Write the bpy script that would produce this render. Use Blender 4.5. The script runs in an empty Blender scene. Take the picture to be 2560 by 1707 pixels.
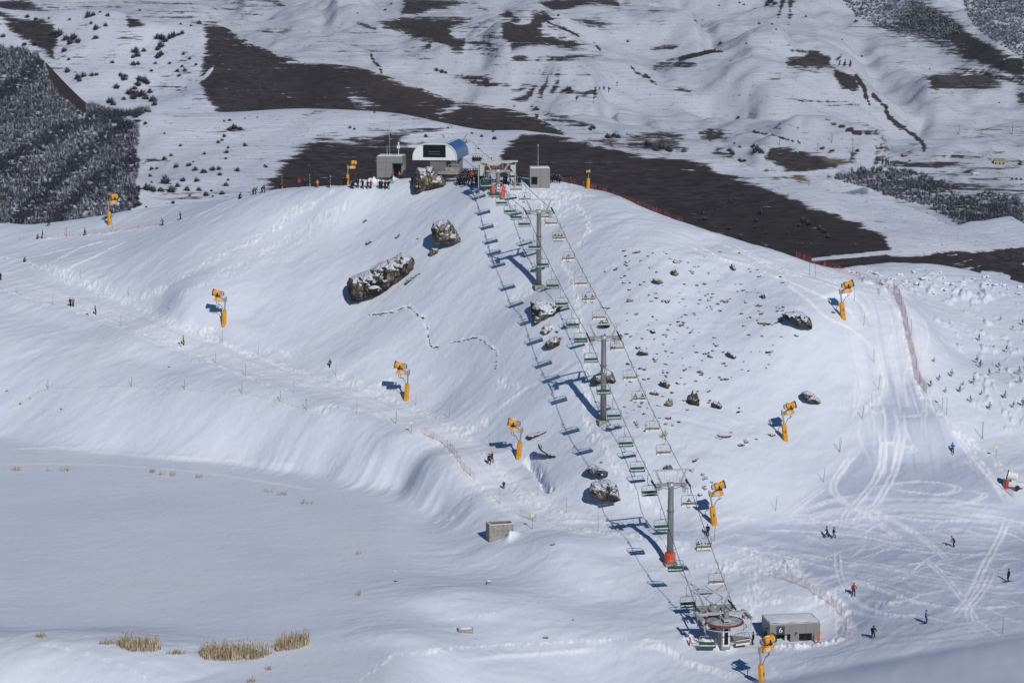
import bpy, bmesh, math, random
import numpy as np
from mathutils import Vector, Matrix
random.seed(7); np.random.seed(7)
R = math.radians
scn = bpy.context.scene
COL = scn.collection

# ------------------------------------------------------------------ camera
F = 5500.0            # focal length in photograph pixels (2560 wide)
PITCH = R(9.0)
CAMZ = 100.0
cd = bpy.data.cameras.new("camera"); cam = bpy.data.objects.new("camera", cd); COL.objects.link(cam)
cam.location = (0, 0, CAMZ); cam.rotation_euler = (R(90) - PITCH, 0, 0)
cd.sensor_width = 36.0; cd.lens = 36.0 * F / 2560.0
cd.clip_start = 0.5; cd.clip_end = 20000
cd.dof.use_dof = True; cd.dof.focus_distance = 360.0; cd.dof.aperture_fstop = 2.8
scn.camera = cam

# ------------------------------------------------------------------ light
SUN_TO = Vector((0.31, -0.77, 0.565)).normalized()
sun_el = math.asin(SUN_TO.z); sun_az = math.atan2(SUN_TO.x, SUN_TO.y)
w = bpy.data.worlds.new("World"); scn.world = w; w.use_nodes = True
nt = w.node_tree
for n in list(nt.nodes): nt.nodes.remove(n)
sky = nt.nodes.new('ShaderNodeTexSky'); sky.sky_type = 'NISHITA'; sky.sun_disc = False
sky.sun_elevation = sun_el; sky.sun_rotation = sun_az; sky.altitude = 1800; sky.ozone_density = 4.0; sky.dust_density = 0.4
bg = nt.nodes.new('ShaderNodeBackground'); bg.inputs['Strength'].default_value = 0.062
wo = nt.nodes.new('ShaderNodeOutputWorld')
hs = nt.nodes.new('ShaderNodeHueSaturation'); hs.inputs['Saturation'].default_value = 1.4; hs.inputs['Value'].default_value = .98
nt.links.new(sky.outputs[0], hs.inputs['Color']); nt.links.new(hs.outputs[0], bg.inputs[0]); nt.links.new(bg.outputs[0], wo.inputs[0])
sd = bpy.data.lights.new("sun", 'SUN'); sd.energy = 3.9; sd.angle = R(0.53); sd.color = (1.0, 0.968, 0.925)
sun = bpy.data.objects.new("sun", sd); COL.objects.link(sun)
sun.rotation_euler = SUN_TO.to_track_quat('Z', 'Y').to_euler()
scn.view_settings.view_transform = 'Standard'; scn.view_settings.look = 'None'
scn.view_settings.exposure = -0.35; scn.view_settings.gamma = 1.0
scn.cycles.max_bounces = 5; scn.cycles.diffuse_bounces = 3
scn.render.film_transparent = False

# ------------------------------------------------------------------ maths helpers
CP, SP = math.cos(PITCH), math.sin(PITCH)
def ray(px, py):
    """s = x/y and e = (z-cam)/y of the sight line through a photograph pixel."""
    u = (px - 1280.0) / F; v = (853.5 - py) / F
    dy = CP + v * SP
    return u / dy, (-SP + v * CP) / dy
def at(px, py, Y):
    s, e = ray(px, py); return Vector((s * Y, Y, CAMZ + e * Y))
def to_px(P):
    d = Vector(P) - Vector((0, 0, CAMZ))
    depth = d.y * CP - d.z * SP
    return 1280 + F * d.x / depth, 853.5 - F * (d.y * SP + d.z * CP) / depth
def mpp(P):                       # metres per photograph pixel at a point
    return (P[1] * CP - (P[2] - CAMZ) * SP) / F
def smooth(a, b, x):
    t = np.clip((x - a) / (b - a), 0, 1); return t * t * (3 - 2 * t)
def vnoise(x, y, seed=0):
    xi = np.floor(x).astype(np.int64); yi = np.floor(y).astype(np.int64)
    fx = x - xi; fy = y - yi
    fx = fx * fx * fx * (fx * (fx * 6 - 15) + 10); fy = fy * fy * fy * (fy * (fy * 6 - 15) + 10)
    def h(a, b):
        n = (a * 374761393 + b * 668265263 + seed * 1442695041) & 0x7fffffff
        n = ((n ^ (n >> 13)) * 1274126177) & 0x7fffffff
        n = ((n ^ (n >> 16)) * 1103515245) & 0x7fffffff
        return ((n ^ (n >> 15)) & 0xffff) / 65535.0
    a = h(xi, yi); b = h(xi + 1, yi); c = h(xi, yi + 1); d = h(xi + 1, yi + 1)
    return (a + (b - a) * fx) * (1 - fy) + (c + (d - c) * fx) * fy - 0.5
def fbm(x, y, seed=0, octs=4, gain=0.5):
    s = 0; a = 1.0
    for o in range(octs):
        s = s + a * vnoise(x * 2 ** o + 13.7 * o, y * 2 ** o - 7.1 * o, seed + o); a *= gain
    return s
def cubic_up(A, idx, axis):
    A = np.moveaxis(A, axis, 0); n = A.shape[0]
    i = np.clip(np.floor(idx).astype(int), 0, n - 2); t = idx - i
    g = lambda k: A[np.clip(i + k, 0, n - 1)]
    t = t.reshape((-1,) + (1,) * (A.ndim - 1))
    p0, p1, p2, p3 = g(-1), g(0), g(1), g(2)
    out = 0.5 * (2 * p1 + (p2 - p0) * t + (2 * p0 - 5 * p1 + 4 * p2 - p3) * t ** 2 + (3 * p1 - p0 - 3 * p2 + p3) * t ** 3)
    return np.moveaxis(out, 0, axis)
def blur(A, sig, axis):
    k = np.arange(-int(3 * sig) - 1, int(3 * sig) + 2); g = np.exp(-k ** 2 / (2 * sig * sig)); g /= g.sum()
    A = np.moveaxis(A, axis, 0); P = np.concatenate([np.repeat(A[:1], len(k) // 2, 0), A, np.repeat(A[-1:], len(k) // 2, 0)])
    out = sum(gk * P[j:j + A.shape[0]] for j, gk in enumerate(g))
    return np.moveaxis(out, 0, axis)
def tps(P, Z, X, Y):
    sc = 100.0
    P = np.asarray(P, float) / sc; n = len(P)
    def phi(r2): return np.where(r2 > 0, 0.5 * r2 * np.log(np.maximum(r2, 1e-20)), 0.0)
    d2 = ((P[:, None] - P[None]) ** 2).sum(-1)
    A = np.zeros((n + 3, n + 3)); A[:n, :n] = phi(d2) + np.eye(n) * 1e-4
    A[:n, n] = 1; A[:n, n + 1:] = P; A[n, :n] = 1; A[n + 1:, :n] = P.T
    wt = np.linalg.solve(A, np.concatenate([Z, [0, 0, 0]]))
    X = X / sc; Y = Y / sc; out = wt[n] + wt[n + 1] * X + wt[n + 2] * Y
    for k in range(n): out = out + wt[k] * phi((X - P[k, 0]) ** 2 + (Y - P[k, 1]) ** 2)
    return out

class Terrain:
    """Height field over (s = x/y, y)."""
    def __init__(self, pts, s0, s1, ns, y0, y1, ny, step=4, extra=()):
        P, Z = [], []
        for px, py, Y in pts:
            q = at(px, py, Y); P.append((q.x, q.y)); Z.append(q.z)
        for x, y, z in extra: P.append((x, y)); Z.append(z)
        self.s = np.linspace(s0, s1, ns); self.y = np.linspace(y0, y1, ny)
        cs = np.linspace(s0, s1, ns // step + 1); cy = np.linspace(y0, y1, ny // step + 1)
        H = tps(P, np.array(Z), cs[None, :] * cy[:, None], np.repeat(cy[:, None], len(cs), 1))
        H = cubic_up(H, np.linspace(0, len(cy) - 1, ny), 0)
        self.H = cubic_up(H, np.linspace(0, len(cs) - 1, ns), 1)
        self.X = self.s[None, :] * self.y[:, None]; self.Y = np.repeat(self.y[:, None], ns, 1)
    def crest(self, line, ya, yb, width):
        """bend the surface so that its skyline follows the given pixels"""
        ss = [ray(a, b)[0] for a, b in line]; ee = [ray(a, b)[1] for a, b in line]
        want = np.interp(self.s, ss, ee)
        want = blur(want, max(2, len(self.s) / 160), 0)
        for it in range(3):
            m = (self.y >= ya) & (self.y <= yb)
            E = (self.H - CAMZ) / self.Y
            Em = np.where(m[:, None], E, -9); j = Em.argmax(0); cur = Em.max(0)
            yc = blur(self.y[j], max(3, len(self.s) / 80), 0)
            d = (want - cur) * self.y[j]
            self.H += d[None, :] * np.exp(-((self.Y - yc[None, :]) / width) ** 2)
    def column(self, s):
        k = np.clip((s - self.s[0]) / (self.s[1] - self.s[0]), 0, len(self.s) - 1.001); i = int(k); t = k - i
        return self.H[:, i] * (1 - t) + self.H[:, i + 1] * t
    def hit(self, px, py, ymin=None):
        s, e = ray(px, py); c = self.column(s); d = c - (CAMZ + e * self.y)
        if ymin is not None: d = np.where(self.y < ymin, -1.0, d)
        k = np.nonzero(d >= 0)[0]
        if len(k) == 0:
            k = int(d.argmax()); return Vector((s * self.y[k], self.y[k], c[k]))
        k = int(k[0])
        if k == 0: Y = self.y[0]
        else: Y = self.y[k - 1] + (self.y[k] - self.y[k - 1]) * (-d[k - 1]) / max(d[k] - d[k - 1], 1e-9)
        return Vector((s * Y, Y, CAMZ + e * Y))
    def z(self, x, y):
        s = x / y; c = self.column(s); return float(np.interp(y, self.y, c))
    def mesh(self, name, mat, attrs=None):
        ny, ns = self.H.shape
        co = np.stack([self.X, self.Y, self.H], -1).reshape(-1, 3).astype(np.float32)
        i = np.arange(ny * ns).reshape(ny, ns)
        q = np.stack([i[:-1, :-1], i[:-1, 1:], i[1:, 1:], i[1:, :-1]], -1).reshape(-1, 4)
        me = bpy.data.meshes.new(name); nq = len(q)
        me.vertices.add(len(co)); me.vertices.foreach_set('co', co.ravel())
        me.loops.add(nq * 4); me.loops.foreach_set('vertex_index', q.ravel().astype(np.int32))
        me.polygons.add(nq); me.polygons.foreach_set('loop_start', np.arange(0, nq * 4, 4, dtype=np.int32))
        me.polygons.foreach_set('use_smooth', np.ones(nq, bool))
        for k, a in (attrs or {}).items():
            at_ = me.attributes.new(k, 'FLOAT', 'POINT'); at_.data.foreach_set('value', np.asarray(a, np.float32).ravel())
        me.update(); me.materials.append(mat)
        o = bpy.data.objects.new(name, me); COL.objects.link(o); o['kind'] = 'structure'
        return o
def poly_mask(T, poly, soft):
    """signed soft membership (-1..1) of the terrain's points in a polygon traced on it; returned in photograph pixels"""
    PX, PY = T.px, T.py
    x0 = min(p[0] for p in poly) - soft * 2; x1 = max(p[0] for p in poly) + soft * 2
    y0 = min(p[1] for p in poly) - soft * 2; y1 = max(p[1] for p in poly) + soft * 2
    sel = (PX > x0) & (PX < x1) & (PY > y0) & (PY < y1) & T.front
    out = np.zeros(PX.shape)
    x = PX[sel]; y = PY[sel]
    if len(x) == 0: return out
    ins = np.zeros(len(x), bool); d = np.full(len(x), 1e9); n = len(poly)
    for k in range(n):
        ax, ay = poly[k]; bx, by = poly[(k + 1) % n]
        c = ((ay > y) != (by > y)) & (x < (bx - ax) * (y - ay) / ((by - ay) or 1e-9) + ax)
        ins ^= c
        L = (bx - ax) ** 2 + (by - ay) ** 2 or 1e-9
        t = np.clip(((x - ax) * (bx - ax) + (y - ay) * (by - ay)) / L, 0, 1)
        d = np.minimum(d, np.hypot(x - ax - t * (bx - ax), y - ay - t * (by - ay)))
    out[sel] = smooth(-1, 1, np.where(ins, d, -d) / soft)
    return out
# ------------------------------------------------------------------ materials
def new_mat(name):
    m = bpy.data.materials.new(name); m.use_nodes = True
    return m, m.node_tree, m.node_tree.nodes['Principled BSDF']
def N(nt, t, **k):
    n = nt.nodes.new(t)
    for a, b in k.items(): setattr(n, a, b)
    return n
def link(nt, a, b): nt.links.new(a, b)
def math_(nt, op, a, b=None, c=None):
    n = N(nt, 'ShaderNodeMath', operation=op)
    for i, v in enumerate((a, b, c)):
        if v is None: continue
        if isinstance(v, (int, float)): n.inputs[i].default_value = v
        else: link(nt, v, n.inputs[i])
    return n.outputs[0]
def mixc(nt, f, a, b):
    n = N(nt, 'ShaderNodeMix', data_type='RGBA')
    for i, v in ((0, f), (6, a), (7, b)):
        if isinstance(v, (int, float)): n.inputs[i].default_value = v
        elif isinstance(v, tuple): n.inputs[i].default_value = v + (1,)
        else: link(nt, v, n.inputs[i])
    return n.outputs[2]
def noise(nt, scale, detail=4, vec=None, rough=0.5, scl=None, rot=None):
    n = N(nt, 'ShaderNodeTexNoise'); n.inputs['Scale'].default_value = scale
    n.inputs['Detail'].default_value = detail; n.inputs['Roughness'].default_value = rough
    if vec is None:
        vec = N(nt, 'ShaderNodeNewGeometry').outputs['Position']
    if scl or rot:
        mp = N(nt, 'ShaderNodeMapping')
        if scl: mp.inputs['Scale'].default_value = scl
        if rot: mp.inputs['Rotation'].default_value = rot
        link(nt, vec, mp.inputs[0]); vec = mp.outputs[0]
    link(nt, vec, n.inputs['Vector']); return n.outputs[0]
def sstep(nt, v, a, b):
    n = N(nt, 'ShaderNodeMapRange', interpolation_type='SMOOTHSTEP')
    link(nt, v, n.inputs[0]); n.inputs[1].default_value = a; n.inputs[2].default_value = b
    return n.outputs[0]
def attr(nt, name):
    n = N(nt, 'ShaderNodeAttribute'); n.attribute_name = name; return n.outputs['Fac']
def bump(nt, h, dist, strength, bsdf):
    b = N(nt, 'ShaderNodeBump'); b.inputs['Distance'].default_value = dist; b.inputs['Strength'].default_value = strength
    link(nt, h, b.inputs['Height']); link(nt, b.outputs[0], bsdf.inputs['Normal'])
SNOW = (0.74, 0.775, 0.855); SNOW_B = (0.96, 0.965, 0.975)
def mat_snow():
    m, t, b = new_mat('snow')
    tr = attr(t, 'track')
    n1 = noise(t, 1.9, 5, scl=(1, .42, 1), rough=.6); n2 = noise(t, 0.05, 3)
    nf = noise(t, 3.2, 6, scl=(1, .4, 1), rough=.65); nw = noise(t, .28, 5, scl=(.45, 1.3, 1), rot=(0, 0, .55), rough=.6)
    f = math_(t, 'MULTIPLY', tr, sstep(t, n1, .36, .56))
    c = mixc(t, sstep(t, n2, .3, .7), (0.66, 0.70, 0.795), (0.705, 0.74, 0.815))
    c = mixc(t, attr(t, 'packed'), c, (0.49, 0.53, 0.65))
    c = mixc(t, math_(t, 'MULTIPLY', sstep(t, nf, .56, .74), .28), c, SNOW_B)
    c = mixc(t, math_(t, 'MULTIPLY', sstep(t, nw, .5, .75), .30), c, (0.60, 0.65, 0.78))
    c = mixc(t, f, c, SNOW_B)
    c = mixc(t, attr(t, 'streak'), c, (0.90, 0.91, 0.945))
    link(t, c, b.inputs['Base Color']); b.inputs['Roughness'].default_value = .75
    b.inputs['Specular IOR Level'].default_value = .15
    h = math_(t, 'ADD', noise(t, 1.6, 6, scl=(1, .45, 1), rot=(0, 0, .4)), math_(t, 'MULTIPLY', noise(t, .45, 3, scl=(.5, 1, 1), rot=(0, 0, -.5)), 1.4))
    bump(t, h, .18, .34, b)
    return m
M_SNOW = mat_snow()
def mat_hill(name, tint=(1, 1, 1), streak=1.0, grass=(0.029, 0.0245, 0.0255), scale=1.0, snow=.86):
    """snowy hillside with bare grass where the attribute 'bare' says so; 'tan' marks earth cuts"""
    m, t, b = new_mat(name)
    geo = N(t, 'ShaderNodeNewGeometry').outputs['Position']
    ba = attr(t, 'bare'); tn = attr(t, 'tan')
    s1 = noise(t, .05 * scale, 7, geo, .66, scl=(.45, 1.0, 24 * streak))       # terracettes along the contour
    s2 = noise(t, .42 * scale, 5, geo, .66, scl=(.45, .8, 2.6))
    s3 = noise(t, .012 * scale, 4, geo, .6)
    d = math_(t, 'ADD', math_(t, 'MULTIPLY', math_(t, 'SUBTRACT', s1, .5), 2.1),
              math_(t, 'MULTIPLY', math_(t, 'SUBTRACT', s2, .5), 1.3))
    v = math_(t, 'ADD', ba, d)
    k = sstep(t, v, .36, .70)
    s4 = noise(t, .55 * scale, 3, geo, .7, scl=(.7, .7, 1.6))
    g = mixc(t, sstep(t, s2, .35, .65), grass, tuple(c * 2.1 for c in grass))
    g = mixc(t, sstep(t, s3, .45, .7), g, (grass[0] * 1.45, grass[1] * 1.42, grass[2] * 1.25))
    g = mixc(t, tn, g, (0.20, 0.145, 0.085))
    sn = mixc(t, sstep(t, s3, .3, .7), tuple(q * snow for q in (0.66, 0.695, 0.80)), tuple(q * snow for q in (0.75, 0.775, 0.86)))
    sn = mixc(t, math_(t, 'MULTIPLY', sstep(t, s2, .52, .75), .25), sn, (0.38, 0.35, 0.36))
    sn = mixc(t, math_(t, 'MULTIPLY', sstep(t, s4, .60, .70), .55), sn, (0.20, 0.17, 0.165))
    link(t, mixc(t, k, sn, g), b.inputs['Base Color'])
    b.inputs['Roughness'].default_value = .9; b.inputs['Specular IOR Level'].default_value = .05
    bump(t, math_(t, 'ADD', s2, s1), 1.2 / scale, .5, b)
    return m
M_HILL = mat_hill('snowy_hillside'); M_FAR = mat_hill('far_hillside', scale=.8, snow=.71)
_simple = {}
def mat(name, col, rough=.6, metal=0.0, var=.12, spec=.4, vscale=6.0, bmp=0.0):
    if name in _simple: return _simple[name]
    m, t, b = new_mat(name)
    tc = N(t, 'ShaderNodeTexCoord').outputs['Object']
    n = noise(t, vscale, 4, tc)
    c = mixc(t, sstep(t, n, .3, .7), tuple(x * (1 - var) for x in col), tuple(min(1, x * (1 + var)) for x in col))
    link(t, c, b.inputs['Base Color'])
    b.inputs['Roughness'].default_value = rough; b.inputs['Metallic'].default_value = metal
    b.inputs['Specular IOR Level'].default_value = spec
    if bmp: bump(t, n, bmp, .6, b)
    _simple[name] = m; return m
# ------------------------------------------------------------------ the ski hill, the frozen lake and the flat by the lift
LAKE_Z = CAMZ - 79.0
near_pts = [
 # foot of the picture
 (-400,1707,246),(0,1707,243),(300,1707,243),(600,1707,248),(1000,1707,256),(1300,1707,262),(1500,1707,267),(1800,1707,264),(2100,1707,259),(2400,1707,253),(2700,1707,250),
 (1000,1600,262),(1300,1600,272),(1500,1600,275),(1650,1600,276),(1800,1612,276),(1970,1612,277),(2100,1640,268),(2300,1620,265),(2560,1580,270),(2800,1560,270),
 (1100,1500,279),(1300,1480,288),(1500,1500,291),(1650,1500,290),(1800,1500,290),(2000,1500,289),(2250,1500,283),(2560,1480,285),
 (1400,1395,300),(1400,1345,306),(1500,1380,304),(1540,1440,297),(1675,1410,303),(1800,1420,302),(2000,1420,300),(2250,1400,299),(2560,1400,298),(2800,1400,296),
 # right flat and the foot of the hill
 (1600,1320,313),(1800,1320,312),(2000,1320,314),(2250,1320,312),(2560,1320,312),(2800,1320,310),
 (1780,1255,318),(1950,1240,321),(2150,1230,321),(2400,1230,319),(2600,1200,322),
 # face of the hill
 (1500,1200,326),(1640,1200,324),(1800,1180,324),(2000,1100,334),(2250,1150,330),(2400,1120,334),(2560,1110,337),(2800,1080,340),
 (1508,1055,342),(1300,1145,342),(1400,1150,336),(1650,1050,338),(1800,1000,343),(2000,950,346),(2250,1050,338),(2400,1000,347),(2560,980,353),(2800,950,358),
 (1300,1000,358),(1400,950,356),(1500,900,358),(1650,850,359),(1800,800,362),(2000,800,356),(2110,795,359),(2250,900,354),(2400,880,369),(2560,850,380),
 (1100,1000,372),(1000,900,386),(1100,850,387),(1100,700,403),(1300,800,378),(1300,700,392),(1347,717,388),(1500,700,380),(1650,700,374),(1800,680,377),(2000,720,368),
 (2250,780,368),(2200,712,382),(2120,690,382),(2350,760,393),(2560,760,398),(2800,760,402),
 (1300,600,405),(1500,600,392),(1640,620,384),(1300,500,418),(1400,520,412),(1250,462,424),(1100,600,416),(1100,500,431),
 (900,900,388),(900,800,404),(900,650,422),(900,550,436),(750,850,402),(750,700,420),(750,560,440),
 (600,800,411),(565,815,408),(600,650,430),(600,560,444),(450,740,418),(450,640,438),(300,690,440),(300,620,458),(150,660,452),(0,640,468),
 # crest
 (-400,575,510),(0,556,500),(100,556,499),(215,545,496),(360,522,490),(468,511,480),(588,495,461),(697,473,454),(795,466,447),(880,464,443),(980,440,446),(1100,440,446),(1200,440,440),(1300,440,437),(1400,455,430),
 (1468,472,425),(1560,494,414),(1633,523,407),(1741,561,400),(1850,600,393),(1959,635,385),(2068,672,381),
 (2100,677,420),(2231,655,424),(2340,660,422),(2449,682,416),(2560,709,410),(2800,760,405),
 # the shelf and the path at the left
 (-400,600,486),(0,600,480),(200,585,478),(300,560,480),(400,550,472),
 (0,697,450),(163,751,434),(327,805,420),(490,871,404),(653,925,393),(816,969,381),(925,1007,372),(1034,1056,362),(1143,1121,350),(1252,1219,333),(1339,1279,322),(1469,1317,315),
 (-400,640,460),(-400,760,430),(0,780,430),(0,860,413),(200,850,412),(350,900,400),
 # bank round the lake
 (-400,950,404),(0,955,401),(150,960,396),(300,965,390),(450,975,384),(600,992,378),(700,1010,373),(800,1032,367),(900,1058,362),(1000,1088,355),(1090,1140,344),(1150,1190,336),(1200,1250,328),(1225,1300,320),
 (-400,1090,389),(0,1100,386),(300,1130,375),(600,1160,366),(800,1190,356),(1000,1230,345),(1100,1280,331),(1165,1330,318),(1200,1370,309),
]
near_extra = [(33,277,16.1),(41,278,16.2),(33,283,16.7),(41.5,284,16.9),(37,280,16.4)]
for x_, y_ in ((-70,300),(-40,300),(-20,300),(0,300),(-60,340),(-35,340),(-60,270),(-30,270),(-10,275),(-75,370),(-100,330)):
    near_extra.append((x_, y_, LAKE_Z - 1.0))
for x_, y_, z_ in ((-18,446,63.6),(-26,455,62.6),(-16,463,63.4),(0,463,63.4),(8,452,63.2),(15,440,62.4),(0,448,63.5),
                   (-110,545,30),(-70,535,30),(-40,505,42),(-40,550,26),(0,500,50),(0,550,28),(30,470,50),(30,520,32),(60,450,36),(60,520,20),(100,480,30),(120,540,12),
                   (0,232,8),(-60,232,9),(60,232,8),(100,240,10),(-100,240,12)):
    near_extra.append((x_, y_, z_))
T = Terrain(near_pts, -0.335, 0.335, 1601, 229.0, 560.0, 873, 4, near_extra)
skyline = [(-400,575),(0,556),(80,560),(215,545),(360,522),(468,511),(588,495),(697,473),(795,466),(880,466),(1000,452),(1100,448),(1250,446),(1400,456),(1468,472),(1524,479),
           (1633,528),(1741,566),(1850,604),(1959,637),(2068,673),(2100,676),(2160,662),(2231,654),(2340,659),(2449,681),(2560,708),(2800,770)]
T.crest(skyline, 380, 540, 10.0)
H0 = T.H.copy(); X_, Y_ = T.X, T.Y
def gp(px, py): return T.hit(px, py)
def zz(sc, ox, oy, pts): return [(ox + a / sc, oy + b / sc) for a, b in pts]
Z1 = lambda p: zz(2.613, 0, 0, p); Z2 = lambda p: zz(2.613, 850, 0, p); Z3 = lambda p: zz(2.613, 1700, 0, p)
Z6 = lambda p: zz(2.571, 0, 440, p); Z7 = lambda p: zz(2.613, 850, 500, p); Z8 = lambda p: zz(2.613, 1700, 600, p)
A1 = lambda p: zz(2.386, 0, 1050, p); A2 = lambda p: zz(2.386, 850, 1050, p); A3 = lambda p: zz(2.386, 1700, 1050, p)
Z4 = lambda p: zz(4.704, 850, 290, p); Z5 = lambda p: zz(4.48, 1120, 370, p)
A4 = lambda p: zz(4.704, 1650, 1380, p); A5 = lambda p: zz(4.9, 1500, 1130, p); A6 = lambda p: zz(4.356, 1150, 740, p)
A7 = lambda p: zz(5.227, 900, 880, p); A8 = lambda p: zz(4.9, 0, 480, p); WW = lambda p: zz(.91875, 0, 0, p)
def curve(pts, n=6):
    P = np.array(pts, float); P = np.vstack([2 * P[0] - P[1], P, 2 * P[-1] - P[-2]]); out = []
    for i in range(1, len(P) - 2):
        for k in range(n):
            t = k / n; a, b, c, d = P[i - 1:i + 3]
            out.append(.5 * (2 * b + (c - a) * t + (2 * a - 5 * b + 4 * c - d) * t * t + (3 * b - a - 3 * c + d) * t ** 3))
    out.append(P[-2]); return np.array(out)
def ground_line(pts, n=6):
    return np.array([gp(a, b)[:] for a, b in curve(pts, n)])
def near_field(W, reach):
    """distance to a ground polyline, its arc length, for the grid points within reach; index window"""
    x0, x1 = W[:, 0].min() - reach, W[:, 0].max() + reach; y0, y1 = W[:, 1].min() - reach, W[:, 1].max() + reach
    r0 = max(0, np.searchsorted(T.y, y0)); r1 = min(len(T.y), np.searchsorted(T.y, y1) + 1)
    sm = [x0 / y0, x0 / y1, x1 / y0, x1 / y1]
    c0 = max(0, np.searchsorted(T.s, min(sm))); c1 = min(len(T.s), np.searchsorted(T.s, max(sm)) + 1)
    x = X_[r0:r1, c0:c1]; y = Y_[r0:r1, c0:c1]
    D = np.full(x.shape, 1e9); S = np.zeros(x.shape); ZL = np.zeros(x.shape); L0 = 0.0
    for a, b in zip(W[:-1], W[1:]):
        d = b - a; L = math.hypot(d[0], d[1]) or 1e-6
        t = np.clip(((x - a[0]) * d[0] + (y - a[1]) * d[1]) / L ** 2, 0, 1)
        dd = np.hypot(x - a[0] - t * d[0], y - a[1] - t * d[1]); k = dd < D
        side = np.sign((x - a[0]) * d[1] - (y - a[1]) * d[0])
        D[k] = dd[k]; S[k] = (L0 + t * L)[k]; ZL[k] = (a[2] + t * d[2])[k]; L0 += L
    return (slice(r0, r1), slice(c0, c1)), D, S, ZL, L0
# the groomed path is cut as a bench
PATH = [(-60,676),(0,697),(163,751),(327,805),(490,871),(653,925),(816,969),(925,1007),(1034,1056),(1143,1121),(1252,1219),(1339,1279),(1469,1317),(1600,1322)]
PW = ground_line(PATH, 5); PW[:, 2] = blur(PW[:, 2], 3, 0)
win, D, S, ZL, _ = near_field(PW, 14)
k = 1 - smooth(4.0, 9.5, D)
T.H[win] += (ZL - T.H[win]) * k * .55
PISTE = Z8([(300,60),(700,170),(1080,270),(1270,360),(1340,480),(1360,640),(1390,800),(1430,960),(1480,1100)])
WP = ground_line(PISTE, 5); WP[:, 2] = blur(WP[:, 2], 3, 0)
win2, D2, S2, ZL2, _ = near_field(WP, 16)
k2 = 1 - smooth(4.0, 12, D2)
T.H[win2] += (ZL2 - T.H[win2]) * k2 * .5
# frozen lake: flat wherever the basin drops below its level
inb = (1 - smooth(-.062, -.020, T.s[None, :])) * (T.Y > 236) * (T.Y < 402) + 0 * T.Y
lake = (1 - smooth(LAKE_Z - .35, LAKE_Z + .35, T.H)) * inb
T.H = T.H + inb * (LAKE_Z + np.logaddexp(0, (T.H - LAKE_Z) / .45) * .45 - T.H)
open_ = 1 - lake
# wind-worked relief
g = fbm(X_ / 26, Y_ / 34, 3, 3) * .9 + fbm((X_ * .8 + Y_ * .6) / 9, (Y_ * .8 - X_ * .6) / 4.0, 11, 4, .55) * .42
g2 = fbm((X_ * .85 + Y_ * .5) / 3.4, (Y_ * .85 - X_ * .5) / 1.6, 17, 3, .5) * .10
T.H += (g * (.25 + .75 * open_) + 0) * .42 * open_ * (1 - .0) + g2 * (.25 + .75 * open_)
# runnels down the bank of the lake
px_, py_ = 1280 + F * X_ / (Y_ * CP - (T.H - CAMZ) * SP), 853.5 - F * (Y_ * SP + (T.H - CAMZ) * CP) / (Y_ * CP - (T.H - CAMZ) * SP)
T.px, T.py = px_, py_
E_ = (T.H - CAMZ) / Y_; T.front = E_ >= np.maximum.accumulate(E_, 0) - 4e-4
bank = poly_mask(T, [(-60,985),(300,985),(600,1008),(900,1075),(1060,1120),(1180,1240),(1200,1330),(1150,1340),(1040,1270),(800,1200),(500,1160),(-60,1110)], 14)
u_ = X_ - (Y_ - 370) * .55
u_ = u_ + fbm(X_ / 9, Y_ / 9, 37, 2) * 2.2; T.H += bank * (fbm(u_ / 2.4, Y_ / 30, 31, 3, .55) * .22 + np.minimum(0, fbm(u_ / 3.6, Y_ / 18, 35, 2)) * .22) * smooth(-.25, .35, fbm(X_ / 14, Y_ / 14, 39, 2) + .1)
slopeR = poly_mask(T, [(1400,560),(1560,500),(1800,620),(2060,760),(2080,900),(1990,1050),(1850,1180),(1640,1230),(1500,1150)], 60)
v_ = X_ - Y_ * .30
T.H += slopeR * (fbm((X_ * .35 + Y_ * .94) / 1.3, (X_ * .94 - Y_ * .35) / 9, 41, 3, .55) * .16)
# snow hummocks between the saplings at the right
hum = poly_mask(T, [(2100,690),(2300,680),(2560,730),(2700,760),(2700,800),(2380,760),(2200,735)], 20)
T.H += hum * np.maximum(0, fbm(X_ / 2.2, Y_ / 5.0, 47, 3, .6) - .12) * 2.2
hum2 = poly_mask(T, [(2320,780),(2500,790),(2620,880),(2620,1080),(2480,1080),(2400,960)], 30)
T.H += hum2 * np.maximum(0, fbm(X_ / 1.6, Y_ / 3.5, 53, 3, .6) - .22) * 1.4
track = np.zeros(T.H.shape); streak = np.zeros(T.H.shape)
LUMP = fbm(X_ / .42, Y_ / 1.1, 61, 3, .65); LUMP2 = fbm(X_ / 1.5, Y_ / 2.4, 67, 3, .55)
def churn(pts, w, amp=1.0, light=.8, n=5):
    W = ground_line(pts, n); win, D, S, ZL, L = near_field(W, w * 1.8)
    jag = vnoise(X_[win] / 1.5, Y_[win] / 2.5, 71) * w * .9
    k = 1 - smooth(w * .3, w * 1.1, D + jag)
    T.H[win] += k * (LUMP[win] * .20 + LUMP2[win] * .06 + .03) * amp
    track[win] = np.maximum(track[win], k * light * np.clip(.55 + LUMP[win] * 2.4, 0, 1))
def line(pts, w, h=.10, light=.7, n=8):
    W = ground_line(pts, n); win, D, S, ZL, L = near_field(W, w * 2.5)
    fade = np.clip(S / 4, 0, 1) * np.clip((L - S) / 4, 0, 1)
    brk = .55 + .9 * np.clip(vnoise(S / 3.5, D * 0 + 3.3, int(L) + 5) + .5, 0, 1)
    k = (1 - smooth(w * .4, w * .95, D)) * fade
    T.H[win] += k * brk * h * .6 * (1 + 1.6 * LUMP[win])
    streak[win] = np.maximum(streak[win], k * (.55 + .45 * brk) * light)
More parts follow.
